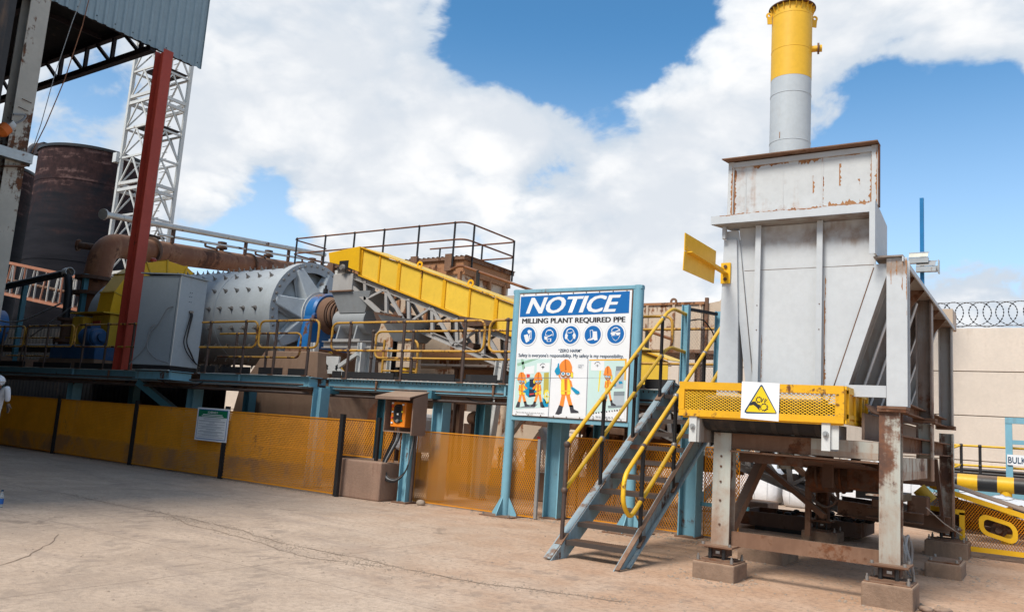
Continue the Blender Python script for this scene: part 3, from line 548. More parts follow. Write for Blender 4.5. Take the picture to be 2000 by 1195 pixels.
('poster_boot',3,[(-6.210,1.980),(-6.190,1.990),(-6.180,1.960),(-6.200,1.960)]),
('poster_boot',3,[(-6.160,1.990),(-6.140,2.000),(-6.130,1.970),(-6.160,1.970)]),
('poster_boot',3,[(-6.120,2.000),(-6.090,2.000),(-6.080,1.980),(-6.110,1.970)]),
('poster_boot',3,[(-6.070,2.010),(-6.040,2.010),(-6.040,1.990),(-6.060,1.980)]),
('poster_boot',3,[(-6.020,2.010),(-6.000,2.020),(-5.990,1.990),(-6.010,1.990)]),
('poster_white',2,[(-8.170,1.900),(-7.440,1.980),(-7.450,1.820),(-8.170,1.810)]),
('poster_boot',4,[(-7.610,2.730),(-7.600,2.700),(-7.570,2.690),(-7.600,2.680),(-7.610,2.650),(-7.620,2.680),(-7.650,2.690),(-7.620,2.700)]),
('poster_boot',4,[(-7.670,2.710),(-7.670,2.730),(-7.660,2.740),(-7.640,2.750),(-7.630,2.760),(-7.610,2.760),(-7.600,2.760),(-7.580,2.750),(-7.570,2.740),(-7.560,2.730),(-7.550,2.720),(-7.550,2.710),(-7.560,2.730),(-7.570,2.740),(-7.590,2.740),(-7.600,2.750),(-7.610,2.750),(-7.630,2.750),(-7.640,2.740),(-7.650,2.730),(-7.660,2.720),(-7.670,2.710)]),
('poster_boot',4,[(-6.520,2.770),(-6.510,2.740),(-6.480,2.740),(-6.510,2.730),(-6.510,2.700),(-6.520,2.730),(-6.560,2.740),(-6.520,2.740)]),
('poster_boot',4,[(-6.580,2.760),(-6.570,2.770),(-6.560,2.790),(-6.550,2.790),(-6.530,2.800),(-6.520,2.800),(-6.510,2.800),(-6.490,2.800),(-6.480,2.790),(-6.470,2.780),(-6.460,2.760),(-6.470,2.760),(-6.470,2.770),(-6.480,2.780),(-6.490,2.790),(-6.510,2.790),(-6.520,2.790),(-6.530,2.790),(-6.540,2.790),(-6.550,2.780),(-6.560,2.770),(-6.570,2.760)]),
('poster_line',6,[(-7.450,2.850),(-7.440,2.850),(-7.430,1.820),(-7.440,1.820)]),
('poster_line',6,[(-6.710,2.850),(-6.700,2.850),(-6.680,1.830),(-6.690,1.830)]),
('poster_line',6,[(-8.200,2.490),(-5.930,2.540),(-5.930,2.540),(-8.200,2.480)]),
('poster_line',1,[(-7.778,3.260),(-7.783,3.303),(-7.797,3.343),(-7.820,3.380),(-7.850,3.410),(-7.887,3.433),(-7.927,3.447),(-7.970,3.452),(-8.013,3.447),(-8.053,3.433),(-8.090,3.410),(-8.120,3.380),(-8.143,3.343),(-8.157,3.303),(-8.162,3.260),(-8.157,3.217),(-8.143,3.177),(-8.120,3.140),(-8.090,3.110),(-8.053,3.087),(-8.013,3.073),(-7.970,3.068),(-7.927,3.073),(-7.887,3.087),(-7.850,3.110),(-7.820,3.140),(-7.797,3.177),(-7.783,3.217)]),
('sign_white',2,[(-7.782,3.260),(-7.787,3.302),(-7.801,3.342),(-7.823,3.377),(-7.853,3.407),(-7.888,3.429),(-7.928,3.443),(-7.970,3.448),(-8.012,3.443),(-8.052,3.429),(-8.087,3.407),(-8.117,3.377),(-8.139,3.342),(-8.153,3.302),(-8.158,3.260),(-8.153,3.218),(-8.139,3.178),(-8.117,3.143),(-8.087,3.113),(-8.052,3.091),(-8.012,3.077),(-7.970,3.072),(-7.928,3.077),(-7.888,3.091),(-7.853,3.113),(-7.823,3.143),(-7.801,3.178),(-7.787,3.218)]),
('sign_blue',3,[(-7.810,3.260),(-7.814,3.296),(-7.826,3.329),(-7.845,3.360),(-7.870,3.385),(-7.901,3.404),(-7.934,3.416),(-7.970,3.420),(-8.006,3.416),(-8.039,3.404),(-8.070,3.385),(-8.095,3.360),(-8.114,3.329),(-8.126,3.296),(-8.130,3.260),(-8.126,3.224),(-8.114,3.191),(-8.095,3.160),(-8.070,3.135),(-8.039,3.116),(-8.006,3.104),(-7.970,3.100),(-7.934,3.104),(-7.901,3.116),(-7.870,3.135),(-7.845,3.160),(-7.826,3.191),(-7.814,3.224)]),
('poster_line',1,[(-7.328,3.260),(-7.333,3.303),(-7.347,3.343),(-7.370,3.380),(-7.400,3.410),(-7.437,3.433),(-7.477,3.447),(-7.520,3.452),(-7.563,3.447),(-7.603,3.433),(-7.640,3.410),(-7.670,3.380),(-7.693,3.343),(-7.707,3.303),(-7.712,3.260),(-7.707,3.217),(-7.693,3.177),(-7.670,3.140),(-7.640,3.110),(-7.603,3.087),(-7.563,3.073),(-7.520,3.068),(-7.477,3.073),(-7.437,3.087),(-7.400,3.110),(-7.370,3.140),(-7.347,3.177),(-7.333,3.217)]),
('sign_white',2,[(-7.332,3.260),(-7.337,3.302),(-7.351,3.342),(-7.373,3.377),(-7.403,3.407),(-7.438,3.429),(-7.478,3.443),(-7.520,3.448),(-7.562,3.443),(-7.602,3.429),(-7.637,3.407),(-7.667,3.377),(-7.689,3.342),(-7.703,3.302),(-7.708,3.260),(-7.703,3.218),(-7.689,3.178),(-7.667,3.143),(-7.637,3.113),(-7.602,3.091),(-7.562,3.077),(-7.520,3.072),(-7.478,3.077),(-7.438,3.091),(-7.403,3.113),(-7.373,3.143),(-7.351,3.178),(-7.337,3.218)]),
('sign_blue',3,[(-7.360,3.260),(-7.364,3.296),(-7.376,3.329),(-7.395,3.360),(-7.420,3.385),(-7.451,3.404),(-7.484,3.416),(-7.520,3.420),(-7.556,3.416),(-7.589,3.404),(-7.620,3.385),(-7.645,3.360),(-7.664,3.329),(-7.676,3.296),(-7.680,3.260),(-7.676,3.224),(-7.664,3.191),(-7.645,3.160),(-7.620,3.135),(-7.589,3.116),(-7.556,3.104),(-7.520,3.100),(-7.484,3.104),(-7.451,3.116),(-7.420,3.135),(-7.395,3.160),(-7.376,3.191),(-7.364,3.224)]),
('poster_line',1,[(-6.888,3.270),(-6.893,3.313),(-6.907,3.353),(-6.930,3.390),(-6.960,3.420),(-6.997,3.443),(-7.037,3.457),(-7.080,3.462),(-7.123,3.457),(-7.163,3.443),(-7.200,3.420),(-7.230,3.390),(-7.253,3.353),(-7.267,3.313),(-7.272,3.270),(-7.267,3.227),(-7.253,3.187),(-7.230,3.150),(-7.200,3.120),(-7.163,3.097),(-7.123,3.083),(-7.080,3.078),(-7.037,3.083),(-6.997,3.097),(-6.960,3.120),(-6.930,3.150),(-6.907,3.187),(-6.893,3.227)]),
('sign_white',2,[(-6.892,3.270),(-6.897,3.312),(-6.911,3.352),(-6.933,3.387),(-6.963,3.417),(-6.998,3.439),(-7.038,3.453),(-7.080,3.458),(-7.122,3.453),(-7.162,3.439),(-7.197,3.417),(-7.227,3.387),(-7.249,3.352),(-7.263,3.312),(-7.268,3.270),(-7.263,3.228),(-7.249,3.188),(-7.227,3.153),(-7.197,3.123),(-7.162,3.101),(-7.122,3.087),(-7.080,3.082),(-7.038,3.087),(-6.998,3.101),(-6.963,3.123),(-6.933,3.153),(-6.911,3.188),(-6.897,3.228)]),
('sign_blue',3,[(-6.920,3.270),(-6.924,3.306),(-6.936,3.339),(-6.955,3.370),(-6.980,3.395),(-7.011,3.414),(-7.044,3.426),(-7.080,3.430),(-7.116,3.426),(-7.149,3.414),(-7.180,3.395),(-7.205,3.370),(-7.224,3.339),(-7.236,3.306),(-7.240,3.270),(-7.236,3.234),(-7.224,3.201),(-7.205,3.170),(-7.180,3.145),(-7.149,3.126),(-7.116,3.114),(-7.080,3.110),(-7.044,3.114),(-7.011,3.126),(-6.980,3.145),(-6.955,3.170),(-6.936,3.201),(-6.924,3.234)]),
('poster_line',1,[(-6.448,3.270),(-6.453,3.313),(-6.467,3.353),(-6.490,3.390),(-6.520,3.420),(-6.557,3.443),(-6.597,3.457),(-6.640,3.462),(-6.683,3.457),(-6.723,3.443),(-6.760,3.420),(-6.790,3.390),(-6.813,3.353),(-6.827,3.313),(-6.832,3.270),(-6.827,3.227),(-6.813,3.187),(-6.790,3.150),(-6.760,3.120),(-6.723,3.097),(-6.683,3.083),(-6.640,3.078),(-6.597,3.083),(-6.557,3.097),(-6.520,3.120),(-6.490,3.150),(-6.467,3.187),(-6.453,3.227)]),
('sign_white',2,[(-6.452,3.270),(-6.457,3.312),(-6.471,3.352),(-6.493,3.387),(-6.523,3.417),(-6.558,3.439),(-6.598,3.453),(-6.640,3.458),(-6.682,3.453),(-6.722,3.439),(-6.757,3.417),(-6.787,3.387),(-6.809,3.352),(-6.823,3.312),(-6.828,3.270),(-6.823,3.228),(-6.809,3.188),(-6.787,3.153),(-6.757,3.123),(-6.722,3.101),(-6.682,3.087),(-6.640,3.082),(-6.598,3.087),(-6.558,3.101),(-6.523,3.123),(-6.493,3.153),(-6.471,3.188),(-6.457,3.228)]),
('sign_blue',3,[(-6.480,3.270),(-6.484,3.306),(-6.496,3.339),(-6.515,3.370),(-6.540,3.395),(-6.571,3.414),(-6.604,3.426),(-6.640,3.430),(-6.676,3.426),(-6.709,3.414),(-6.740,3.395),(-6.765,3.370),(-6.784,3.339),(-6.796,3.306),(-6.800,3.270),(-6.796,3.234),(-6.784,3.201),(-6.765,3.170),(-6.740,3.145),(-6.709,3.126),(-6.676,3.114),(-6.640,3.110),(-6.604,3.114),(-6.571,3.126),(-6.540,3.145),(-6.515,3.170),(-6.496,3.201),(-6.484,3.234)]),
('poster_line',1,[(-6.008,3.280),(-6.013,3.323),(-6.027,3.363),(-6.050,3.400),(-6.080,3.430),(-6.117,3.453),(-6.157,3.467),(-6.200,3.472),(-6.243,3.467),(-6.283,3.453),(-6.320,3.430),(-6.350,3.400),(-6.373,3.363),(-6.387,3.323),(-6.392,3.280),(-6.387,3.237),(-6.373,3.197),(-6.350,3.160),(-6.320,3.130),(-6.283,3.107),(-6.243,3.093),(-6.200,3.088),(-6.157,3.093),(-6.117,3.107),(-6.080,3.130),(-6.050,3.160),(-6.027,3.197),(-6.013,3.237)]),
('sign_white',2,[(-6.012,3.280),(-6.017,3.322),(-6.031,3.362),(-6.053,3.397),(-6.083,3.427),(-6.118,3.449),(-6.158,3.463),(-6.200,3.468),(-6.242,3.463),(-6.282,3.449),(-6.317,3.427),(-6.347,3.397),(-6.369,3.362),(-6.383,3.322),(-6.388,3.280),(-6.383,3.238),(-6.369,3.198),(-6.347,3.163),(-6.317,3.133),(-6.282,3.111),(-6.242,3.097),(-6.200,3.092),(-6.158,3.097),(-6.118,3.111),(-6.083,3.133),(-6.053,3.163),(-6.031,3.198),(-6.017,3.238)]),
('sign_blue',3,[(-6.040,3.280),(-6.044,3.316),(-6.056,3.349),(-6.075,3.380),(-6.100,3.405),(-6.131,3.424),(-6.164,3.436),(-6.200,3.440),(-6.236,3.436),(-6.269,3.424),(-6.300,3.405),(-6.325,3.380),(-6.344,3.349),(-6.356,3.316),(-6.360,3.280),(-6.356,3.244),(-6.344,3.211),(-6.325,3.180),(-6.300,3.155),(-6.269,3.136),(-6.236,3.124),(-6.200,3.120),(-6.164,3.124),(-6.131,3.136),(-6.100,3.155),(-6.075,3.180),(-6.056,3.211),(-6.044,3.244)]),
('sign_white',4,[(-8.060,3.270),(-7.980,3.290),(-7.960,3.250),(-7.930,3.170),(-8.000,3.130),(-8.030,3.190)]),
('sign_white',4,[(-7.990,3.340),(-7.960,3.370),(-7.900,3.350),(-7.890,3.200),(-7.930,3.190),(-7.950,3.250),(-7.930,3.310),(-7.960,3.290),(-7.970,3.310)]),
('sign_blue',5,[(-7.920,3.330),(-7.910,3.330),(-7.900,3.210),(-7.920,3.210)]),
('sign_white',4,[(-7.440,3.250),(-7.430,3.270),(-7.430,3.290),(-7.440,3.320),(-7.450,3.340),(-7.470,3.350),(-7.490,3.370),(-7.510,3.370),(-7.540,3.370),(-7.560,3.360),(-7.580,3.350),(-7.590,3.330),(-7.600,3.310),(-7.600,3.290),(-7.600,3.260)]),
('sign_blue',5,[(-7.450,3.250),(-7.440,3.270),(-7.440,3.290),(-7.450,3.310),(-7.460,3.320),(-7.470,3.340),(-7.490,3.350),(-7.510,3.350),(-7.530,3.350),(-7.550,3.350),(-7.570,3.340),(-7.580,3.320),(-7.590,3.310),(-7.590,3.290),(-7.580,3.270)]),
('sign_white',6,[(-7.620,3.250),(-7.560,3.240),(-7.450,3.290),(-7.450,3.270),(-7.550,3.230),(-7.560,3.180),(-7.610,3.190)]),
('sign_white',6,[(-7.560,3.200),(-7.470,3.210),(-7.470,3.150),(-7.560,3.150)]),
('sign_blue',7,[(-7.550,3.190),(-7.490,3.200),(-7.490,3.160),(-7.540,3.160)]),
('sign_white',4,[(-7.000,3.290),(-7.010,3.330),(-7.030,3.360),(-7.060,3.380),(-7.090,3.390),(-7.130,3.380),(-7.160,3.360),(-7.170,3.330),(-7.180,3.290),(-7.170,3.250),(-7.150,3.220),(-7.120,3.200),(-7.080,3.190),(-7.050,3.200),(-7.020,3.220),(-7.000,3.250)]),
('sign_blue',5,[(-7.010,3.290),(-7.020,3.320),(-7.040,3.350),(-7.060,3.370),(-7.090,3.370),(-7.120,3.370),(-7.140,3.350),(-7.160,3.320),(-7.160,3.290),(-7.150,3.260),(-7.130,3.230),(-7.110,3.210),(-7.080,3.200),(-7.050,3.210),(-7.030,3.230),(-7.020,3.260)]),
('sign_white',6,[(-7.140,3.240),(-7.140,3.270),(-7.150,3.290),(-7.170,3.300),(-7.180,3.290),(-7.190,3.270),(-7.190,3.240),(-7.190,3.220),(-7.180,3.200),(-7.160,3.190),(-7.150,3.200),(-7.140,3.220)]),
('sign_white',6,[(-6.970,3.250),(-6.980,3.280),(-6.990,3.300),(-7.010,3.300),(-7.020,3.300),(-7.030,3.280),(-7.030,3.250),(-7.030,3.220),(-7.010,3.200),(-7.000,3.200),(-6.980,3.200),(-6.980,3.220)]),
('sign_white',6,[(-7.020,3.220),(-7.030,3.260),(-7.050,3.280),(-7.070,3.300),(-7.100,3.300),(-7.120,3.280),(-7.140,3.260),(-7.140,3.220),(-7.140,3.190),(-7.120,3.170),(-7.090,3.150),(-7.060,3.150),(-7.040,3.170),(-7.030,3.190)]),
('sign_blue',7,[(-7.030,3.230),(-7.040,3.260),(-7.050,3.290),(-7.080,3.300),(-7.100,3.300),(-7.120,3.290),(-7.130,3.260),(-7.140,3.230),(-7.130,3.200),(-7.110,3.180),(-7.090,3.160),(-7.070,3.160),(-7.050,3.180),(-7.030,3.200)]),
('sign_white',8,[(-7.150,3.320),(-7.100,3.310),(-7.040,3.330),(-7.040,3.320),(-7.090,3.300),(-7.150,3.310)]),
('sign_white',4,[(-6.630,3.330),(-6.560,3.330),(-6.540,3.180),(-6.600,3.170),(-6.610,3.190),(-6.700,3.170),(-6.740,3.170),(-6.730,3.190),(-6.680,3.220),(-6.700,3.350),(-6.640,3.360),(-6.630,3.310)]),
('sign_blue',5,[(-6.690,3.340),(-6.650,3.350),(-6.640,3.290),(-6.640,3.220),(-6.700,3.190),(-6.720,3.180),(-6.670,3.220)]),
('sign_white',4,[(-6.110,3.330),(-6.120,3.340),(-6.120,3.360),(-6.130,3.370),(-6.150,3.380),(-6.160,3.390),(-6.180,3.400),(-6.200,3.400),(-6.220,3.400),(-6.240,3.390),(-6.250,3.380),(-6.270,3.370),(-6.280,3.360),(-6.280,3.340),(-6.280,3.330)]),
('sign_blue',5,[(-6.120,3.320),(-6.130,3.340),(-6.130,3.350),(-6.140,3.360),(-6.150,3.370),(-6.170,3.380),(-6.180,3.380),(-6.200,3.390),(-6.220,3.380),(-6.230,3.380),(-6.250,3.370),(-6.260,3.360),(-6.270,3.350),(-6.270,3.340),(-6.270,3.320)]),
('sign_white',6,[(-6.290,3.310),(-6.110,3.310),(-6.110,3.280),(-6.130,3.260),(-6.170,3.260),(-6.200,3.290),(-6.220,3.260),(-6.260,3.260),(-6.290,3.280)]),
('sign_white',4,[(-6.280,3.260),(-6.110,3.260),(-6.140,3.200),(-6.190,3.160),(-6.240,3.190)]),
('sign_blue',5,[(-6.270,3.250),(-6.120,3.260),(-6.150,3.200),(-6.190,3.170),(-6.240,3.200)]),
('sign_white',7,[(-6.280,3.330),(-6.220,3.320),(-6.130,3.360),(-6.120,3.340),(-6.220,3.310),(-6.280,3.320)])]
GEAR_ART=[('sign_navy',1,[(-2.770,2.250),(-2.760,2.260),(-2.760,2.260),(-2.750,2.260),(-2.740,2.250),(-2.580,1.960),(-2.580,1.950),(-2.580,1.940),(-2.580,1.940),(-2.590,1.940),(-2.920,1.930),(-2.930,1.940),(-2.940,1.940),(-2.940,1.950),(-2.940,1.960)]),
('sign_yellow',2,[(-2.760,2.240),(-2.760,2.240),(-2.750,2.240),(-2.750,2.240),(-2.750,2.240),(-2.590,1.960),(-2.590,1.950),(-2.590,1.950),(-2.600,1.950),(-2.600,1.950),(-2.910,1.950),(-2.920,1.950),(-2.920,1.950),(-2.920,1.950),(-2.920,1.960)]),
('sign_black',3,[(-2.750,2.100),(-2.740,2.100),(-2.740,2.090),(-2.750,2.090),(-2.750,2.080),(-2.740,2.070),(-2.750,2.060),(-2.760,2.070),(-2.770,2.060),(-2.770,2.050),(-2.770,2.050),(-2.780,2.060),(-2.790,2.060),(-2.790,2.050),(-2.800,2.060),(-2.800,2.070),(-2.800,2.080),(-2.810,2.070),(-2.820,2.080),(-2.810,2.090),(-2.810,2.100),(-2.820,2.100),(-2.810,2.110),(-2.800,2.110),(-2.800,2.110),(-2.800,2.120),(-2.790,2.130),(-2.790,2.120),(-2.780,2.120),(-2.780,2.130),(-2.770,2.130),(-2.770,2.120),(-2.760,2.120),(-2.750,2.120),(-2.750,2.110),(-2.750,2.110)]),
('sign_yellow',4,[(-2.760,2.090),(-2.760,2.100),(-2.760,2.110),(-2.770,2.110),(-2.780,2.110),(-2.790,2.110),(-2.800,2.100),(-2.800,2.090),(-2.800,2.080),(-2.790,2.070),(-2.780,2.070),(-2.770,2.070),(-2.760,2.070),(-2.760,2.080)]),
('sign_black',3,[(-2.680,2.020),(-2.670,2.020),(-2.670,2.010),(-2.680,2.010),(-2.680,2.000),(-2.670,1.990),(-2.680,1.980),(-2.690,1.990),(-2.690,1.980),(-2.690,1.970),(-2.700,1.970),(-2.700,1.970),(-2.710,1.970),(-2.710,1.960),(-2.720,1.960),(-2.720,1.970),(-2.730,1.970),(-2.740,1.960),(-2.740,1.970),(-2.740,1.980),(-2.750,1.980),(-2.760,1.980),(-2.760,1.990),(-2.750,1.990),(-2.760,2.000),(-2.770,2.000),(-2.770,2.010),(-2.760,2.010),(-2.760,2.020),(-2.760,2.030),(-2.760,2.030),(-2.750,2.030),(-2.740,2.040),(-2.750,2.050),(-2.740,2.050),(-2.730,2.050),(-2.720,2.050),(-2.720,2.060),(-2.720,2.060),(-2.710,2.050),(-2.700,2.050),(-2.700,2.050),(-2.690,2.050),(-2.700,2.040),(-2.690,2.030),(-2.680,2.040),(-2.680,2.030),(-2.680,2.030)]),
('sign_yellow',4,[(-2.690,2.010),(-2.690,2.020),(-2.700,2.030),(-2.710,2.040),(-2.730,2.040),(-2.740,2.030),(-2.750,2.020),(-2.750,2.010),(-2.750,1.990),(-2.740,1.980),(-2.720,1.980),(-2.710,1.980),(-2.700,1.990),(-2.690,2.000)]),
('sign_black',3,[(-2.890,2.030),(-2.850,2.070),(-2.820,2.070),(-2.790,2.040),(-2.760,2.030),(-2.770,2.000),(-2.770,1.960),(-2.780,1.980),(-2.810,2.010),(-2.840,2.030),(-2.880,2.020)]),
('sign_black',3,[(-2.730,2.110),(-2.720,2.110),(-2.740,2.070),(-2.750,2.070)]),
('sign_black',3,[(-2.710,2.110),(-2.700,2.100),(-2.720,2.060),(-2.720,2.070)]),
('sign_black',3,[(-2.690,2.100),(-2.680,2.100),(-2.710,2.060),(-2.720,2.060)]),
('sign_black',3,[(-2.680,2.070),(-2.670,2.070),(-2.710,2.060),(-2.710,2.060)]),
('sign_black',3,[(-2.660,1.890),(-2.620,1.890),(-2.620,1.890),(-2.660,1.890)])]

# ================================================================== SETTING
g = MB(); e = [-400, -120, -60, -30, -15, -6, 3, 12, 30, 60, 120, 400]
ids = [[g.pts([(x, y, 0)]) for x in e] for y in e]
for j in range(len(e)-1):
    for i in range(len(e)-1): g.face((ids[j][i], ids[j][i+1], ids[j+1][i+1], ids[j+1][i]))
ground = build('ground', None, 'yard_ground', g, kind='structure'); ORG[ground.name] = V((0, 0, 0))
CRACKS = [([(-19.5,7.0),(-17.2,7.2),(-15.56,7.38),(-13.49,7.55),(-12.07,7.47),(-10.44,7.47),(-9.15,7.38),(-7.84,7.13),(-6.6,7.08),(-5.25,7.04),(-4.17,7.3),(-3.36,7.59)], .016),
 ([(-10.6,7.42),(-10.08,7.22),(-8.22,6.97),(-6.9,6.74),(-6.01,6.94)], .014), ([(-10.6,4.2),(-10.47,5.05),(-10.25,7.1)], .010), ([(-10.37,7.49),(-10.1,8.53),(-9.93,9.39),(-9.66,11.33)], .010),
 ([(-8.2,4.01),(-8.57,4.46),(-9.34,5.12),(-9.83,5.44)], .009), ([(-13.2,6.0),(-12.4,7.4)], .008)]
for pl, wd in CRACKS:
    mb = MB(); prev = None; dense = []
    for a, b in zip(pl[:-1], pl[1:]):
        L = math.hypot(b[0]-a[0], b[1]-a[1]); k = max(2, int(L/.13))
        dense += [(a[0]+(b[0]-a[0])*t/k, a[1]+(b[1]-a[1])*t/k) for t in range(k)]
    off = 0
    for i, (x, y) in enumerate(dense):
        off = off*.8+rnd.gauss(0, .018); d = V((dense[min(i+1, len(dense)-1)][0]-dense[max(i-1, 0)][0], dense[min(i+1, len(dense)-1)][1]-dense[max(i-1, 0)][1], 0)).normalized(); nn = V((-d.y, d.x, 0))
        q = V((x, y, .004))+nn*off; hw = wd*.45*max(.25, rnd.gauss(1, .3))
        b = mb.pts([q-nn*hw, q+nn*hw])
        if prev is not None: mb.face((prev, b, b+1, prev+1))
        prev = b
    build('crack', ground, 'crack_dark', mb)
# crumbled concrete and grit along the long crack and about the yard
mb = MB()
def pebble(x, y, r):
    b = len(mb.v); k = 5
    mb.v += [(x+r*math.cos(2*math.pi*i/k)*rnd.uniform(.7, 1.2), y+r*math.sin(2*math.pi*i/k)*rnd.uniform(.7, 1.2), .002) for i in range(k)]+[(x+rnd.gauss(0, r*.2), y+rnd.gauss(0, r*.2), r*rnd.uniform(.5, .9))]
    for i in range(k): mb.face((b+i, b+(i+1) % k, b+k))
for _ in range(1800):
    pl = CRACKS[0][0] if rnd.random() < .75 else CRACKS[1][0]; i = rnd.randrange(3 if pl is CRACKS[0][0] else 0, len(pl)-1); t = rnd.random()
    pebble(pl[i][0]*(1-t)+pl[i+1][0]*t+rnd.gauss(0, .13), pl[i][1]*(1-t)+pl[i+1][1]*t+rnd.gauss(0, .09), rnd.uniform(.004, .014))
for _ in range(2200): pebble(rnd.uniform(-13, 1), rnd.uniform(4, 17), rnd.uniform(.004, .014))
for _ in range(700): pebble(rnd.gauss(-2.6, 2.2), rnd.gauss(12.0, 1.8), rnd.uniform(.005, .022))
for (x, y) in ((-3.33, 9.77), (-1.48, 9.8), (-3.38, 11.95), (-1.26, 12.9), (-1.47, 15.4), (-8.3, 12.6), (-5.84, 12.6), (-7.62, 13.2), (-5.05, 13.25), (-10.52, 12.42)):
    for _ in range(110):
        a = rnd.uniform(0, 6.283); q = .34+abs(rnd.gauss(0, .16)); pebble(x+q*math.cos(a), y+q*math.sin(a), rnd.uniform(.006, .026))
for _ in range(1500):
    x = rnd.uniform(-23, -4); pebble(x, (11.93+(-11.86-x)*.034 if x < -11.86 else 12.78)-abs(rnd.gauss(0, .14)), rnd.uniform(.005, .024))
build('grit', None, 'stone_grey', mb, kind='stuff')
for (x, y, r, lab) in ((-10.1, 12.42, .085, 'round pale stone on the ground beside the foot of the switch box post'),):
    mb = MB().sphere((x, y, r*.55), r, 10, (1.15, .95, .75)); solo('stone', lab, 'stone', 'stone_grey', mb)
for (x, y, lab) in ((-1.02, 9.75, 'crumpled grey rag on the ground against the right front footing'),):
    mb = MB()
    for k in range(7): mb.sphere((x+.05*k-.1+rnd.gauss(0, .03), y+rnd.gauss(0, .05), .03), rnd.uniform(.03, .06), 8, (1.3, 1, .55))
    solo('rag', lab, 'rag', 'box_brown', mb)

# ---------------- boundary wall of stacked precast panels
wall = thing('boundary_wall', 'tall beige precast concrete wall of stacked panels behind the plant', 'wall', (-20, 32, 0))
pm = None
for i, x0 in enumerate([-76+6.3*k for k in range(15)]):
    bx('post', wall, 'wall_concrete', x0-.16, x0+.16, 31.86, 32.2, 0, 6.02)
    for k in range(4):
        z0 = k*1.51
        if pm is None: pm = bx('panel', wall, 'wall_concrete', x0+.165, x0+6.135, 31.98, 32.12, z0+.012, z0+1.498, bev=.012); base0 = V((x0, 0, z0))
        else: copy_of(pm, wall, (x0-base0.x+rnd.gauss(0, .004), rnd.gauss(0, .008), z0-base0.z))
bx('backing', wall, 'wall_concrete', -76, 12.3, 32.14, 32.2, 0, 6.0)  # added sheet, stops sky light leaking through the panel joints
wire = thing('razor_wire', 'coiled razor wire running along the top of the beige wall', 'razor wire', (-1, 32.05, 6.02))
mb = MB(); cps = []
for k in range(int(15/.40*24)):
    t = k/24; cps.append((-8.5+.40*t+.42*math.cos(2*math.pi*t)*(1+.06*math.sin(1.7*t)), 32.05+.06*math.sin(2*math.pi*t+1)+.03*math.sin(.9*t), 6.52+.43*math.sin(2*math.pi*t)*(1+.05*math.sin(2.3*t))))
mb.sweep(cps, .0075, 5); build('coil', wire, 'black_steel', mb)
mb = MB()
for k in range(0, len(cps)-1, 1):
    p, q = V(cps[k]), V(cps[k+1]); d = (q-p).normalized(); s = d.orthogonal().normalized(); c = (p+q)/2
    b = mb.pts([c-d*.035+s*.02, c+d*.035+s*.03, c+d*.035-s*.03, c-d*.035-s*.02]); mb.face((b, b+1, b+2, b+3))
build('barb', wire, 'black_steel', mb, kind='stuff')
for z in (6.95, 6.12): tube('line_wire', wire, 'black_steel', [(-8.5, 32.02, z), (-2, 32.02, z-.01), (5.5, 32.02, z+.01)], .009, 5)

# ---------------- silos and lattice tower beyond the plant
def silo(c, r, z1, label, band):
    s = thing('silo', label, 'silo', (c[0], c[1], 0), 'dark silos behind the mill')
    lathe('shell', s, 'silo_coat', (c[0], c[1], 0), (0, 0, 1), [(0, r), (z1-2.1, r)], 64)
    lathe('upper_band', s, 'silo_coat', (c[0], c[1], 0), (0, 0, 1), [(z1-2.1, r+.012), (z1-.05, r+.012)], 64)
    lathe('top_rim', s, 'black_steel', (c[0], c[1], 0), (0, 0, 1), [(z1-.16, r+.013), (z1-.16, r+.09), (z1, r+.09), (z1, r-.02), (z1-.4, r-.03)], 64)
    lathe('roof', s, 'silo_dark', (c[0], c[1], 0), (0, 0, 1), [(z1-.35, r-.03), (z1+.0, .1)], 48)
    for z in band: lathe('seam', s, 'silo_coat', (c[0], c[1], 0), (0, 0, 1), [(z, r+.001), (z, r+.02), (z+.05, r+.02), (z+.05, r+.001)], 64)
    return s
s1 = silo((-48.6, 25.7), 3.05, 16.0, 'big dark rusting silo behind the white lattice tower', (4.5, 9.2, 13.9))
tube('inlet_pipe', s1, 'silo_dark', fillet([(-49.8, 23.9, 16.2), (-50.6, 22.9, 16.3), (-50.7, 22.7, 15.0)], .4, 4), .22, 10)
bx('platform_bracket', s1, 'truss_dark', -50.5, -49.4, 22.9, 23.7, 15.7, 16.35)
silo((-56.5, 22.8), 3.0, 15.6, 'dark silo half hidden behind the rusty white shed column', (5, 10))
tw = thing('lattice_tower', 'tall white lattice mast of square section rising behind the rusty pipe', 'mast', (-38.6, 23.2, 0))
tx, ty, hs = -38.6, 23.2, .98
cs = [(tx-hs, ty-hs), (tx+hs, ty-hs), (tx+hs, ty+hs), (tx-hs, ty+hs)]
leg0 = None
for (x, y) in cs:
    if leg0 is None: leg0 = bar('leg', tw, 'tower_white', (x, y, 0), (x, y, 27.5), .17, .17); lx = (x, y)
    else: copy_of(leg0, tw, (x-lx[0], y-lx[1], 0))
zl = [3.0+1.55*k for k in range(16)]
for i in range(4):
    a, b = cs[i], cs[(i+1) % 4]
    for k, z in enumerate(zl):
        heavy = k % 3 == 0
        if heavy:
            for dz in (-.17, .17): bar('joint_frame', tw, 'tower_white', (a[0], a[1], z+dz), (b[0], b[1], z+dz), .11, .16)
        else: bar('crossbar', tw, 'tower_white', (a[0], a[1], z), (b[0], b[1], z), .08, .10)
        if k < len(zl)-1:
            z2 = zl[k+1]; mid = ((a[0]+b[0])/2, (a[1]+b[1])/2)
            for q in (a, b): bar('brace', tw, 'tower_white', (q[0], q[1], z+.05), (mid[0], mid[1], z2-.05), .065, .065)
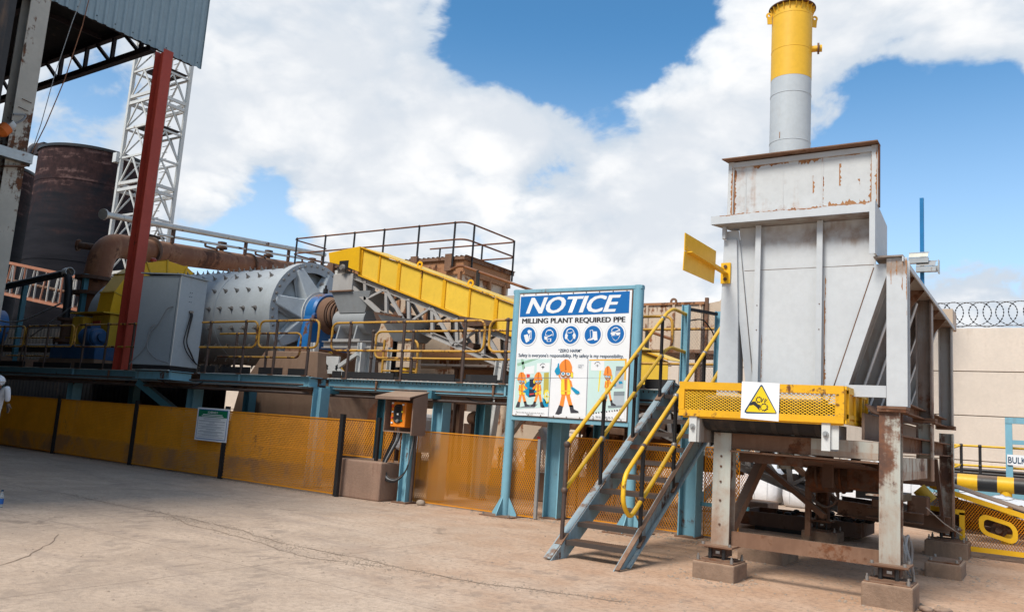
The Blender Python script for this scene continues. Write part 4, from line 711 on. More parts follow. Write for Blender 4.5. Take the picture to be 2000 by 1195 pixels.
for (dx, r, mt_) in ((.15, .09, 'galv'), (-.2, .035, 'pipe_rust'), (.35, .03, 'pipe_rust')): tube('riser_pipe', tw, mt_, [(tx+dx, ty+.1, 0), (tx+dx, ty+.1, 25.5)], r, 8)
for k in range(60): bar('rung', tw, 'tower_white', (tx-.05, ty+.6, 4+.35*k), (tx+.4, ty+.6, 4+.35*k), .03, .03)
for z in (9.9, 15.6, 18.7): bx('rest_plate', tw, 'truss_dark', tx-.9, tx+.9, ty-.5, ty+.9, z, z+.04)
solo('floodlight', 'small white floodlight clamped low on the lattice mast', 'floodlight', 'white_steel', MB().box(tx-1.35, tx-1.02, ty-1.25, ty-.95, 13.6, 14.1).box(tx-1.02, tx-.9, ty-1.1, ty-1.0, 13.8, 13.9))

# ---------------- open shed (roof over the yard's left side)
shed = thing('mill_shed', 'tall open steel shed with grey corrugated fascia and black roof underside', 'shed', (-21.2, 9.2, 0))
# corrugated fascia along the shed's open edge
mb = MB(); yy = -14.0; prof = []
while yy < 13.9:
    prof += [(yy, 0), (yy+.13, 0), (yy+.165, .045), (yy+.225, .045)]; yy += .26
prof = [(min(y, 13.92), x) for y, x in prof]
b0 = mb.pts([(-21.2+x, y, 11.60) for y, x in prof]); b1 = mb.pts([(-21.2+x, y, 14.6) for y, x in prof])
for i in range(len(prof)-1): mb.face((b0+i, b0+i+1, b1+i+1, b1+i))
build('fascia_cladding', shed, 'cladding', mb)
for z in (11.72, 13.8):
    for k in range(16): build('cladding_screw', shed, 'black_steel', MB().box(-21.16, -21.145, 13.75-.52*k, 13.78-.52*k, z, z+.03)) if 13.75-.52*k > 6 else None
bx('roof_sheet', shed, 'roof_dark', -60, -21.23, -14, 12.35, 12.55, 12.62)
for y in (-8, -2, 4, 10): bar('rafter', shed, 'truss_dark', (-60, y, 12.4), (-21.3, y, 12.4), .2, .28)
for k in range(9): bar('purlin', shed, 'truss_dark', (-24-4.2*k, -13.9, 12.48), (-24-4.2*k, 12.3, 12.48), .08, .13)
bar('truss_top_chord', shed, 'truss_dark', (-60, 12.4, 12.45), (-21.25, 12.4, 12.45), .16, .18)
bar('truss_bottom_chord', shed, 'truss_dark', (-60, 12.4, 11.60), (-21.25, 12.4, 11.60), .18, .17)
for k in range(26):
    x = -21.9-1.5*k
    bar('truss_web', shed, 'truss_dark', (x, 12.4, 11.68), (x, 12.4, 12.36), .10, .10, (1, 0, 0)); bar('truss_web', shed, 'truss_dark', (x-.12, 12.4, 11.68), (x-.95, 12.4, 12.36), .09, .09)
ibm('eaves_beam', shed, 'truss_dark', (-21.4, -14, 11.85), (-21.4, 13.8, 11.85), .2, .3)
rc = ibm('column', shed, 'column_red', (-20.98, 12.6, 2.4), (-21.0, 12.6, 11.53), .30, .42, (1, 0, 0), label='red oxide steel column standing on the platform')
wc = build('column', shed, 'shed_column', MB().ext(iprof(.46, .52, .03, .035), (-21.35, 9.2, 0), (-21.35, 9.2, 12.4), (1, 0, 0)), label='rust streaked white steel column')
for y in (3.2, -3.0, -9): build('column', shed, 'shed_column', MB().ext(iprof(.46, .52, .03, .035), (-21.35, y, 0), (-21.35, y, 12.4), (1, 0, 0)))
for x in (-33, -45): build('column', shed, 'shed_column', MB().ext(iprof(.4, .4, .03, .035), (x, 12.6, 0), (x, 12.6, 12.4), (1, 0, 0)))
bar('bracket', shed, 'galv', (-21.05, 8.4, 7.22), (-21.05, 9.5, 7.22), .34, .05); bar('bracket', shed, 'galv', (-20.9, 8.4, 7.33), (-20.9, 9.5, 7.33), .03, .22)
bar('bracket', shed, 'rust_brown', (-21.05, 8.9, 6.98), (-21.05, 9.4, 7.12), .3, .03)
for x0, y0, z0 in ((-21.06, 9.35, 8.75), (-21.06, 9.3, 8.52)): bar('weld_mark', shed, 'rust_dark', (x0, y0-.24, z0+.03), (x0, y0, z0), .02, .012)
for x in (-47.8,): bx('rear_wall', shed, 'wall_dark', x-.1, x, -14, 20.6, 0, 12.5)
bx('added_dark_cladding', shed, 'roof_dark', -21.24, -21.2, -14, 8.4, 0, 11.6)  # unseen wall added to keep daylight out of the shed
bx('added_shade_wall', shed, 'wall_dark', -21.2, -15.6, 6.3, 6.4, 0, 12.4); bx('added_shade_wall', shed, 'wall_dark', -15.7, -15.6, 4.2, 6.3, 0, 12.4); bx('added_shade_roof', shed, 'roof_dark', -21.2, -15.5, -14, 6.5, 12.4, 12.5); bx('added_shade_wall', shed, 'wall_dark', -15.6, -12.6, 4.1, 4.2, 0, 9.0); bx('added_shade_wall', shed, 'wall_dark', -12.7, -12.6, -14, 4.1, 0, 9.0); bx('added_shade_roof', shed, 'roof_dark', -15.5, -12.5, -14, 4.3, 9.0, 9.1)  # out-of-view blocks added to shade the left side, dark to cut bounce
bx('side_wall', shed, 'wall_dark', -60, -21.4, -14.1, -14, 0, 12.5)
lp = thing('beacon_lamp', 'orange beacon lamp on the shed column', 'lamp', (-21.0, 8.8, 8.0))
lathe('housing', lp, 'white_steel', (-21.0, 8.92, 7.98), (0, -.35, .25), [(-.10, .05), (-.05, .14), (.08, .15)], 14); lathe('lens', lp, 'orange_lamp', (-21.0, 8.86, 7.94), (0, -.35, -.45), [(0, .15), (.18, .16), (.30, .09), (.32, 0)], 14)
tube('cable', lp, 'cable_grey', fillet([(-21.02, 8.9, 8.0), (-20.95, 9.15, 8.2), (-20.98, 9.25, 8.4), (-21.0, 8.95, 8.3)], .2, 4), .025, 6)
for k, (x, y) in enumerate(((-21.0, 9.55), (-21.02, 9.62))):
    solo('hanging_cable', ('brown', 'thin')[k]+' cable hanging in the air from the shed fascia beside the column', 'cable', 'pipe_rust' if k == 0 else 'cable_grey',
         MB().sweep([(x+.1, 10.3-.1*k, 12.5), (x+.08, 10.2-.25*k, 11.2), (x+.05, 9.98-.25*k, 9.6), (x, 9.72-.1*k, 8.3), (x, 9.5, 7.5)], (.013-.003*k), 5))
# corrugated lean-to wall deep under the roof
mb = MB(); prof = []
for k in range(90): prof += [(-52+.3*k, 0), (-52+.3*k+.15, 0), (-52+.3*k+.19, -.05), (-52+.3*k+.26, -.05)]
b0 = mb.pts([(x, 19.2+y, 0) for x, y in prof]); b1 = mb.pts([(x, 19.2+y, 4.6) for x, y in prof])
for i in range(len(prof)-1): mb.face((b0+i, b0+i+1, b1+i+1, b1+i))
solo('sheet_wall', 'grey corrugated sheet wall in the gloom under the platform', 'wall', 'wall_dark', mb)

# ================================================================== WALKWAY PLATFORM
pf = thing('walkway_platform', 'long blue steel walkway platform on columns carrying the mill equipment', 'platform', (-12, 13.0, 0))
def edge_beam(x0, x1, y, zt=2.38, h=.22):
    chan('edge_beam', pf, 'steel_blue', (x0, y+.04, zt-h/2), (x1, y+.04, zt-h/2), .09, h)
# channel opens away from the camera: flat web faces the yard, with thin flange lips
edge_beam(-13.56, -8.75, 13.0); edge_beam(-8.74, -5.3, 13.0); edge_beam(-5.29, -2.2, 13.0)
edge_beam(-17.5, -15.95, 12.5); edge_beam(-15.94, -13.63, 12.5); edge_beam(-23.2, -19.25, 12.5); edge_beam(-27.2, -23.21, 12.5); edge_beam(-34, -27.21, 12.5)
edge_beam(-19.2, -17.75, 11.85)
for x, y in ((-13.55, 12.5), (-17.7, 11.85)): chan('edge_beam', pf, 'steel_blue', (x-.04, y+.05, 2.27), (x-.04, y+(.55 if x > -15 else .66), 2.27), .09, .22)
for a, b, y in ((-13.5, -2.2, 12.985), (-17.5, -13.6, 12.485), (-34, -19.25, 12.485), (-19.22, -17.73, 11.835)):
    bx('flange_lip', pf, 'white_steel', a, b, y-.02, y+.03, 2.381, 2.395)
for x, y in ((-12.05, 12.98), (-9.0, 12.98), (-8.72, 12.98), (-15.94, 12.48), (-13.6, 12.95), (-23.2, 12.48), (-21.4, 12.48), (-5.28, 12.98), (-6.9, 12.98)):
    bx('splice_plate', pf, 'rust_brown' if rnd.random() < .6 else 'steel_blue', x-.02, x+.02, y, y+.04, 2.165, 2.375)
for a, b in ((-13.5, -9.2), (-9.1, -5.2)): bar('lower_channel', pf, 'rust_brown', (a, 13.25, 2.10), (b, 13.25, 2.10), .08, .13)
bar('lower_channel', pf, 'rust_brown', (-34, 12.75, 2.06), (-13.7, 12.75, 2.06), .08, .13)
mb = MB()
for k in range(110):
    x = -13.5+.1*k; mb.box(x, x+.012, 13.06, 14.25, 2.33, 2.385)
build('deck_grating', pf, 'rust_dark', mb, kind='stuff')
bx('deck_plate', pf, 'rust_dark', -34, -19.4, 14.3, 19.1, 2.345, 2.384); bx('deck_plate', pf, 'rust_dark', -34, -13.6, 12.58, 14.3, 2.345, 2.385); bx('deck_plate', pf, 'rust_dark', -19.2, -17.76, 11.9, 12.57, 2.345, 2.385)  # first plate carried further back to darken the space beneath
bx('deck_plate', pf, 'rust_dark', -13.55, -2.2, 14.27, 14.9, 2.34, 2.384); bx('deck_plate', pf, 'rust_dark', -5.5, -2.2, 13.06, 14.26, 2.345, 2.384)
# kick boards of black rubber belting, cut in lengths
for a, b, y in ((-13.42, -13.15, 13.0), (-13.12, -11.6, 13.0), (-11.36, -9.98, 13.0), (-9.7, -8.95, 13.0), (-8.75, -8.55, 13.0), (-6.9, -5.9, 13.0), (-5.85, -5.3, 13.0),
                (-17.45, -16.9, 12.5), (-16.6, -15.6, 12.5), (-15.3, -14.5, 12.5), (-14.3, -13.75, 12.5), (-25.5, -23.4, 12.5), (-23.2, -21.3, 12.5), (-30, -26, 12.5)):
    bx('kick_board', pf, 'rubber', a, b, y+.01, y+.03, 2.39, 2.56+rnd.uniform(-.012, .012))
bx('kick_board', pf, 'rubber', -13.5, -5.4, 14.2, 14.22, 2.39, 2.55)
def column(x, y, z1=2.16, w=.28, label=None, mat='steel_blue', base=True):
    c = ibm('column', pf, mat, (x, y, 0.02), (x, y, z1), w, w, (1, 0, 0), label=label)
    if base: bx('base_plate', c, 'rust_brown', x-w*.62, x+w*.62, y-w*.62, y+w*.62, .0, .025)
    return c
column(-7.62, 13.2, w=.30); column(-5.05, 13.25, w=.30); column(-10.5, 13.35, w=.27); column(-13.45, 12.78, w=.26); column(-23.9, 13.0); column(-18.35, 13.1); column(-28.5, 13.0)
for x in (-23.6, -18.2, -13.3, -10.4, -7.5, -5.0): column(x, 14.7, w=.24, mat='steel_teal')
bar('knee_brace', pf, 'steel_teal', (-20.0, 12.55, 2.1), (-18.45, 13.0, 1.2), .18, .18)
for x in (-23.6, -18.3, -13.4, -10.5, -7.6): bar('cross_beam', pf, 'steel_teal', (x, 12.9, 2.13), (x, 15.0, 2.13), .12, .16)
for z in (.55, ):
    bar('mid_rail', pf, 'steel_teal', (-5.05, 13.35, z), (-4.1, 13.35, z), .06, .06)

for k, (y, z, r_) in enumerate(((12.93, 2.20, .022), (12.97, 2.14, .018), (13.0, 2.02, .03))): tube('conduit', pf, 'cable_grey' if k == 1 else 'brown_post', [(-34, y-.45, z), (-13.9, y-.45, z), (-13.5, y+.12, z), (-5.4, y+.12, z)], r_, 7)
for x0, x1, sag, y in ((-18.9, -17.2, .16, 12.45), (-16.9, -15.9, .1, 12.55), (-12.4, -11.3, .14, 13.1), (-9.8, -8.9, .12, 13.1), (-22.5, -20.4, .2, 12.6)):
    tube('slack_cable', pf, 'cable_black', [(x0+(x1-x0)*t/8, y, 2.16-sag*4*(t/8)*(1-t/8)) for t in range(9)], .014, 6)
for x in (-12.7, -11.1, -9.5, -7.9): tube('drop_conduit', pf, 'brown_post', [(x, 14.55, .0), (x, 14.55, 2.3)], .025, 7)
mb = MB()
for _ in range(160):
    x = rnd.uniform(-13.4, -5.5); mb.sphere((x, rnd.uniform(12.98, 13.05), 2.395), rnd.uniform(.012, .03), 5, (1.4, 1, .5))
build('spilled_ore', pf, 'box_brown', mb, kind='stuff')
# ---------------- tubular guard rails (each run one thing)
def rail_run(label, y, posts, loops, z0=2.39, top=3.64, midz=3.02, mat='yellow_rail_rusty', pm='brown_post', axis='x', x=0, r=.026, low=None, foot=True):
    """posts: positions; loops: (start, end, rounded start, rounded end)"""
    P = (lambda s, z: (s, y, z)) if axis == 'x' else (lambda s, z: (x, s, z))
    t = thing('guard_rail', label, 'railing', P(posts[0], z0), 'tubular guard rails on the walkway')
    first = None
    for s in posts:
        if first is None:
            first = build('post', t, pm, MB().sweep([P(s, z0), P(s, top)], .033, 10).sphere(P(s, top), .048, 10).sphere(P(s, midz), .048, 10)); s0 = s
            if foot: build('foot_plate', first, 'rust_brown', MB().box(*(lambda q: (q[0]-.08, q[0]+.08, q[1]-.08, q[1]+.08, z0-.005, z0+.012))(P(s, 0))))
        else:
            d = (s-s0, 0, 0) if axis == 'x' else (0, s-s0, 0)
            c = copy_of(first, t, d)
            for ch in first.children:
                k = ch.copy(); COL.objects.link(k); k.parent = c; ORG[k.name] = ORG[c.name]
    for a, b, ra, rb in loops:
        q = []
        if ra and rb: q = fillet([P((a+b)/2, top), P(b, top), P(b, midz), P(a, midz), P(a, top), P((a+b)/2, top)], .17, 5)
        elif rb: q = fillet([P(a, top), P(b, top), P(b, midz), P(a, midz)], .17, 5)
        elif ra: q = fillet([P(b, top), P(a, top), P(a, midz), P(b, midz)], .17, 5)
        if q: build('rail_loop', t, mat, MB().sweep(q, r, 8))
        else:
            for z in (top, midz): build('rail', t, mat, MB().sweep([P(a, z), P(b, z)], r, 8))
    return t
rail_run('rusty yellow railing with round ended loops along the walkway in front of the feed conveyor', 13.02, [-12.98, -11.41, -9.80, -8.78], [(-13.55, -9.32, 1, 1), (-9.2, -7.2, 1, 0)])
rail_run('inner railing of brown posts and yellow tubes on the far side of the walkway', 14.2, [-13.4, -12.15, -10.7, -9.2], [(-13.3, -8.9, 1, 1)], top=3.6, midz=2.98)
rail_run('rusty yellow railing in front of the grey mill drum', 12.52, [-17.25, -15.92, -14.82, -13.72], [(-17.6, -15.5, 0, 1), (-15.42, -13.45, 1, 1)])
rail_run('short railing behind the mill drum railing with a hooked end', 13.6, [-17.6, -16.4], [(-18.3, -15.2, 0, 1)], top=3.5, midz=2.9)
rail_run('dark railing with rounded ends beside the yellow mill gear guard', 12.52, [-22.9, -21.75, -20.5], [(-23.4, -20.2, 1, 1)])
rail_run('dark worn railing at the shaded end of the platform beside the blue fan', 12.52, [-29.6, -27.6, -26.1, -24.9], [(-30.5, -26.3, 0, 1), (-26.2, -23.5, 1, 1)])
rail_run('dark inner railing behind the worn end railing in the shade', 13.8, [-29, -27, -25.6], [(-30, -25.2, 0, 1)], top=3.45, midz=2.85)
rail_run('brown and yellow railing beside the gate at the head of the stairs', 13.05, [-5.98, -6.9], [(-8.0, -5.4, 0, 1)], top=3.66, midz=3.05)
rail_run('inner yellow railing seen beyond the head of the stairs', 14.25, [-5.3, -6.6], [(-8.4, -5.0, 0, 0)], top=3.6, midz=2.95)
rail_run('yellow railing beyond the mesh gate ending behind the grey hopper', 13.6, [-3.0], [(-4.55, -2.6, 0, 0)], top=3.66, midz=2.98, mat='yellow_rail')

# ---------------- mesh gate at the head of the stairs
gt = thing('stair_gate', 'blue framed wire mesh gate at the top of the yellow stairs', 'gate', (-5.05, 13.2, 2.39))
for x, y in ((-5.2, 13.15), (-4.88, 13.9)): ibm('post', gt, 'steel_blue', (x, y, 2.3), (x, y, 3.86), .12, .12, (1, 0, 0))
bar('top_rail', gt, 'black_steel', (-5.16, 13.24, 3.8), (-4.90, 13.82, 3.8), .06, .05); bar('bottom_rail', gt, 'black_steel', (-5.16, 13.24, 2.5), (-4.90, 13.82, 2.5), .06, .05)
gd = (V((-4.90, 13.82, 0))-V((-5.16, 13.24, 0))).normalized()
expanded('wire_mesh', gt, 'galv', (-5.16, 13.24, 2.52), gd, (0, 0, 1), .635, 1.27, .07, .07, .006, .004)
tube('latch_chain', gt, 'cable_black', fillet([(-5.14, 13.2, 3.6), (-5.02, 13.5, 3.68), (-4.92, 13.75, 3.45), (-4.9, 13.8, 3.3)], .2, 5), .012, 6)

# ---------------- stairs
st = thing('staircase', 'blue steel staircase with brown treads climbing from the yard to the platform', 'stairs', (-4.8, 9.2, 0))
XL, XR = -5.16, -4.42; SL = .687
def sz(y): return (y-9.0)*SL
for x, s in ((XL-.06, 1), (XR+.06, -1)):
    prism('stringer', st, 'stringer_blue', [(x, 9.02, 0), (x, 9.42, 0), (x, 12.98, 2.20), (x, 12.98, 2.47), (x, 12.75, 2.52)], (.012, 0, 0))
    for dz in (0, -.235):
        p0 = V((x-.05*s, 9.06+(.28 if dz else 0), .0+.012)); p1 = V((x-.05*s, 12.96, 2.47+dz+.012 if dz == 0 else 2.235))
        if dz == 0: p0 = V((x-.05*s, 9.03, .02)); p1 = V((x-.05*s, 12.75, 2.53))
        bar('stringer_flange', st, 'rust_brown' if (dz == 0 and s < 0) else 'stringer_blue', p0, p1, .1 if s > 0 else .06, .012, (0, -.57, .82))
tr0 = None
for k in range(11):
    z = .225+.205*k; y = 9.15+z/SL
    if tr0 is None:
        mb = MB().box(XL-.045, XR+.045, y-.11, y+.13, z-.006, z).box(XL-.045, XR+.045, y-.118, y-.11, z-.058, z); tr0 = build('tread', st, 'tread_dark', mb); ty0, tz0 = y, z
        nose = MB()
        for i in range(26): xx = XL+.03*i; nose.box(xx, xx+.012, y-.10, y+.12, z+.0005, z+.006)
        nb = build('tread_plate_rib', tr0, 'rust_brown', nose, kind='stuff')
    else:
        c = copy_of(tr0, st, (0, y-ty0, z-tz0)); kk = nb.copy(); COL.objects.link(kk); kk.parent = c
bx('landing_plate', st, 'tread_dark', XL-.05, XR+.05, 12.8, 13.0, 2.44, 2.455)
RB = .029
for x, ys, name in ((XL-.09, [(9.34, .25, 1.42, .84), (10.33, .89, 2.10, 1.52), (11.32, 1.58, 2.80, 2.19), (12.27, 2.25, 3.50, 2.88)], 'L'), (XR+.07, [(9.72, .30, 1.46, .80), (10.74, .94, 2.17, 1.50), (11.79, 1.66, 2.88, 2.22)], 'R')):
    for i, (y, z0, z1, zm) in enumerate(ys):
        po = build('handrail_post', st, 'brown_post' if (name == 'L' and i == 0) else 'black_steel', MB().sweep([(x, y, z0-.02), (x, y, z1)], .028, 10))
        for z in (z1, zm): build('ball_joint', po, 'bolt_steel' if i else 'brown_post', MB().sphere((x, y, z), .046, 10))
        bar('foot_plate', po, 'rust_brown', (x, y-.09, z0-.075), (x, y+.09, z0+.05), .1, .012, (0, -.57, .82))
x = XL-.09
tube('handrail', st, 'yellow_rail', fillet([(x, 9.34, 1.42), (x, 12.45, 3.63), (x+.02, 12.65, 3.72), (x+.05, 13.15, 3.70)], .09, 4), RB, 10)
tube('mid_rail', st, 'yellow_rail', fillet([(x, 9.34, .84), (x, 12.4, 2.99), (x+.02, 12.62, 3.07), (x+.05, 13.15, 3.05)], .09, 4), RB, 10)
x = XR+.07
tube('handrail', st, 'yellow_rail', fillet([(x, 13.0, 3.72), (x, 9.42, 1.26), (x, 9.20, 1.10), (x, 9.18, .78), (x, 9.40, .585), (x, 9.8, .84), (x, 13.0, 3.05)], .12, 5), RB, 10)

# ---------------- expanded metal fence in front of the platform
fn = thing('mesh_fence', 'long yellow expanded metal fence with black posts under the platform', 'fence', (-15.6, 12.1, 0))
FP = [-11.86, -15.62, -19.35, -23.3, -27.2, -31.2]
def fy(x): return 11.93+(-11.86-x)*.034
for i, xx in enumerate(FP): bx('post', fn, 'black_steel', xx-.045, xx+.045, fy(xx)-.05, fy(xx)+.03, 0, 1.62)
for a, b in zip(FP[1:], FP[:-1]):
    p0, p1 = V((a+.07, fy(a+.07), .05)), V((b-.07, fy(b-.07), .05)); d = (p1-p0).normalized(); L = (p1-p0).length
    pn = expanded('fence_panel', fn, 'yellow_mesh', p0, d, (0, 0, 1), L, 1.46, .046, .074, .0100, .008)
    for q0, q1 in ((p0+V((0, -.012, 0)), p1+V((0, -.012, 0))), (p0+V((0, -.012, 1.46)), p1+V((0, -.012, 1.46)))): bar('panel_edge', fn, 'yellow_mesh', q0, q1, .012, .022)
    m0, m1 = p0+V((0, .03, .80)), p1+V((0, .03, .80)); bar('panel_rail', fn, 'yellow_mesh', m0, m1, .02, .035)
def mesh_panel(name, label, x0, x1, y, z0, z1, mat='yellow_mesh', pu=.048, pv=.078, frame=True, group='yellow mesh screens under the platform', stile=None):
    t = thing(name, label, 'mesh screen', (x0, y, z0), group)
    expanded('mesh_sheet', t, mat, (x0, y, z0), (1, 0, 0), (0, 0, 1), x1-x0, z1-z0, pu, pv, .0095, .007)
    if frame:
        for z in (z0, z1): bar('edge_bar', t, mat, (x0, y-.012, z), (x1, y-.012, z), .012, .02)
        for x in (x0, x1): bar('edge_bar', t, mat, (x, y-.012, z0), (x, y-.012, z1), .02, .012, (1, 0, 0))
    if stile: bx('stile', t, 'galv', x1-.02, x1+.035, y-.05, y, z0-.02, z1+.02)
    return t
mesh_panel('mesh_screen', 'wide yellow mesh panel between the switch box post and the sign', -10.55, -7.72, 12.74, .03, 1.39, stile=1)
mesh_panel('mesh_screen', 'small yellow mesh panel standing on the brown concrete plinth', -12.26, -11.34, 12.32, .80, 1.53)
mesh_panel('mesh_screen', 'narrow yellow mesh strip between the plinth panel and the switch box', -11.24, -10.94, 12.5, .72, 1.50)
mesh_panel('mesh_screen', 'tall narrow yellow mesh strip behind the looped cables', -10.93, -10.70, 12.66, .03, 1.45)
mesh_panel('mesh_screen', 'yellow mesh panel under the notice board behind its post', -7.42, -5.25, 13.34, .05, 1.48)
mesh_panel('mesh_screen', 'yellow mesh panel behind the stairs beside the blue column', -4.86, -4.28, 13.40, .05, 1.48)
mesh_panel('mesh_screen', 'long brown mesh screen further back under the conveyor', -12.5, -5.4, 17.8, .05, 1.45, pu=.05, pv=.08)
for xx in (-11.3,): bx('screen_post', bpy.data.objects['mesh_screen'], 'black_steel', xx-.03, xx+.03, 12.35, 12.41, .74 if xx < -10 else 0, 1.6)
# plinth
solo('plinth', 'brown concrete plinth at the end of the yellow fence', 'plinth', 'plinth', MB().box(-12.15, -10.86, 12.06, 13.1, 0, .74), bev=.03, seg=2)
# schedule notice on the fence
sn = thing('schedule_sign', 'white notice with green heading hung on the yellow fence', 'sign', (-16.05, 12.0, .8))
ys = 11.985
bx('board', sn, 'sign_white', -16.62, -15.47, ys, ys+.008, .81, 1.555)
bx('border', sn, 'label_blue', -16.575, -15.515, ys-.002, ys, .845, 1.52); bx('field', sn, 'sign_white', -16.56, -15.53, ys-.004, ys-.002, .86, 1.505)
bx('heading_band', sn, 'sign_green', -16.56, -15.53, ys-.006, ys-.004, 1.345, 1.505)
text('lettering', sn, 'sign_white', 'SCHEDULE D', -16.05, 1.435, ys-.008, .045, bold=.03, align='CENTER')
for z, wd in ((1.395, .70), (1.362, .78)): bx('small_print', sn, 'sign_white', -16.05-wd/2, -16.05+wd/2, ys-.008, ys-.006, z, z+.016)
z = 1.315
for wds in ((.96, .62), (.96, .93, .2), (.95, .4), (.92, .7), (.95, .35), (.8, .9, .5), (.95, .6), (.9,)):
    for wd in wds: bx('small_print', sn, 'poster_line', -16.05-wd/2, -16.05+wd/2, ys-.0062, ys-.004, z, z+.009); z -= .0205
    z -= .013

# ================================================================== BALL MILL
MY, MZ, MR, MX = 16.3, 4.36, 1.50, -17.85
ml = thing('ball_mill', 'big grey steel mill drum studded with liner bolts', 'mill', (-21, MY, 2.4))
lathe('shell', ml, 'mill_grey', (-27.2, MY, MZ), (1, 0, 0), [(0, MR-.05), (9.05, MR-.05)], 72)
for h in (0.2, 3.1, 6.0): lathe('shell_seam', ml, 'mill_grey', (-26.5+h, MY, MZ), (1, 0, 0), [(0, MR-.05), (0, MR-.035), (.10, MR-.035), (.10, MR-.05)], 72)
lathe('head_flange', ml, 'mill_grey', (MX-.30, MY, MZ), (1, 0, 0), [(0, MR-.06), (0, MR+.06), (.30, MR+.06), (.30, MR-.24)], 72)
lathe('head', ml, 'mill_grey', (MX, MY, MZ), (1, 0, 0), [(-.28, MR-.2), (-.10, .66), (.36, .62), (.36, 0)], 64)
for k in range(7):
    a = R(51.43*k+14); ca, sa = math.cos(a), math.sin(a); t = V((0, -sa, ca)); rd = V((0, ca, sa))
    c = V((MX, MY, MZ))
    def pt(x, r, o): return c+V((x, 0, 0))+rd*r+t*o
    mb = MB(); w0, w1 = .34, .12
    b = mb.pts([pt(-.1, .5, -w0), pt(-.1, .5, w0), pt(-.1, MR-.10, w1*1.7), pt(-.1, MR-.10, -w1*1.7), pt(.34, .5, -w0*.9), pt(.34, .5, w0*.9), pt(.03, MR-.08, w1), pt(.03, MR-.08, -w1)])
    for q in ((4,5,6,7),(0,4,7,3),(1,2,6,5),(0,1,5,4),(3,7,6,2)): mb.face([b+i for i in q])
    build('head_rib', ml, 'mill_grey', mb, bev=.02)
lb = None
def bolt_at(x, a):
    global lb, lbp
    p = V((x, MY+math.cos(a)*(MR-.05), MZ+math.sin(a)*(MR-.05))); d = V((0, math.cos(a), math.sin(a)))
    if lb is None:
        mb = MB().sweep([p, p+d*.025], .062, 10).sweep([p+d*.025, p+d*.07], .038, 6).sweep([p+d*.07, p+d*.13], .018, 7)
        lb = build('liner_bolt', ml, 'bolt_steel', mb); lbp = (p, a); return
    c = lb.copy(); COL.objects.link(c); c.parent = ml; ORG[c.name] = ORG[ml.name]
    org = ORG[ml.name]; M1 = Matrix.Translation(p-org) @ Matrix.Rotation(a-lbp[1], 4, 'X') @ Matrix.Translation(org-lbp[0]); c.matrix_basis = M1
for a in (90, 112, 134, 156, 178, 200, 222, 244, 266):
    for k in range(15): bolt_at(-25.75+.512*k, R(a))
fb = None
for k in range(40):
    a = 2*math.pi*k/40; p = V((MX, MY+math.cos(a)*(MR-.04), MZ+math.sin(a)*(MR-.04)))
    if fb is None: fb = build('flange_bolt', ml, 'bolt_steel', MB().sweep([p, p+V((.045, 0, 0))], .036, 6)); f0 = p
    else: copy_of(fb, ml, p-f0)
for a in (30, 75, 120, 165, 210, 255, 300, 345):
    p = V((MX+.02, MY+math.cos(R(a+2))*.98, MZ+math.sin(R(a+2))*.98)); build('head_bolt', ml, 'bolt_steel', MB().sweep([p, p+V((.05, 0, 0))], .085, 12).sweep([p+V((.05, 0, 0)), p+V((.11, 0, 0))], .05, 6))
lathe('trunnion', ml, 'rust_brown', (MX+.2, MY, MZ), (1, 0, 0), [(0, .60), (.55, .54), (.75, .46), (.75, .42), (1.15, .38), (1.15, .33), (1.5, .30), (1.5, 0)], 40)
for h in (.78, .92, 1.06): lathe('trunnion_ring', ml, 'rust_dark', (MX+.2+h, MY, MZ), (1, 0, 0), [(0, .38), (0, .445), (.05, .445), (.05, .38)], 40)
# bearing, blue, on a concrete pier
bg_ = thing('trunnion_bearing', 'bright blue trunnion bearing housing at the end of the mill', 'bearing', (-17.2, MY, 2.4))
lathe('housing', bg_, 'bearing_blue', (MX+.32, MY, MZ), (1, 0, 0), [(0, .52), (0, .60), (.10, .64), (.34, .64), (.42, .60), (.42, .46)], 44)
lathe('seal_ring', bg_, 'white_steel', (MX+.26, MY, MZ), (1, 0, 0), [(0, .54), (0, .67), (.07, .69), (.07, .54)], 44)
lathe('cover_ring', bg_, 'rust_dark', (MX+.74, MY, MZ), (1, 0, 0), [(0, .46), (0, .53), (.07, .51), (.07, .38)], 44)
prism('pedestal', bg_, 'bearing_blue', [(MX+.36, MY-.80, 3.35), (MX+.36, MY+.80, 3.35), (MX+.36, MY+.62, MZ), (MX+.36, MY-.62, MZ)], (.40, 0, 0), bev=.02)
bx('sole_plate', bg_, 'rust_brown', MX+.15, MX+1.0, MY-1.0, MY+1.0, 3.22, 3.36)
lathe('lubricator', bg_, 'black_steel', (MX+.5, MY-.05, MZ+.62), (0, 0, 1), [(0, .04), (.05, .07), (.16, .07), (.16, .03), (.26, .03), (.26, 0)], 12)
solo('mill_pier', 'brown concrete pier carrying the blue bearing', 'pier', 'concrete_pier', MB().prism([(-18.9, 14.9, 2.2), (-15.9, 14.9, 2.2), (-16.2, 15.1, 3.22), (-18.3, 15.1, 3.22)], (0, 2.4, 0)), bev=.03)
solo('mill_pier', 'massive dark brown concrete foundation below the platform deck', 'pier', 'concrete_pier', MB().prism([(-19.6, 14.95, 0), (-14.4, 14.95, 0), (-15.6, 14.95, 2.2), (-19.0, 14.95, 2.2)], (0, 3.0, 0)), bev=.03)
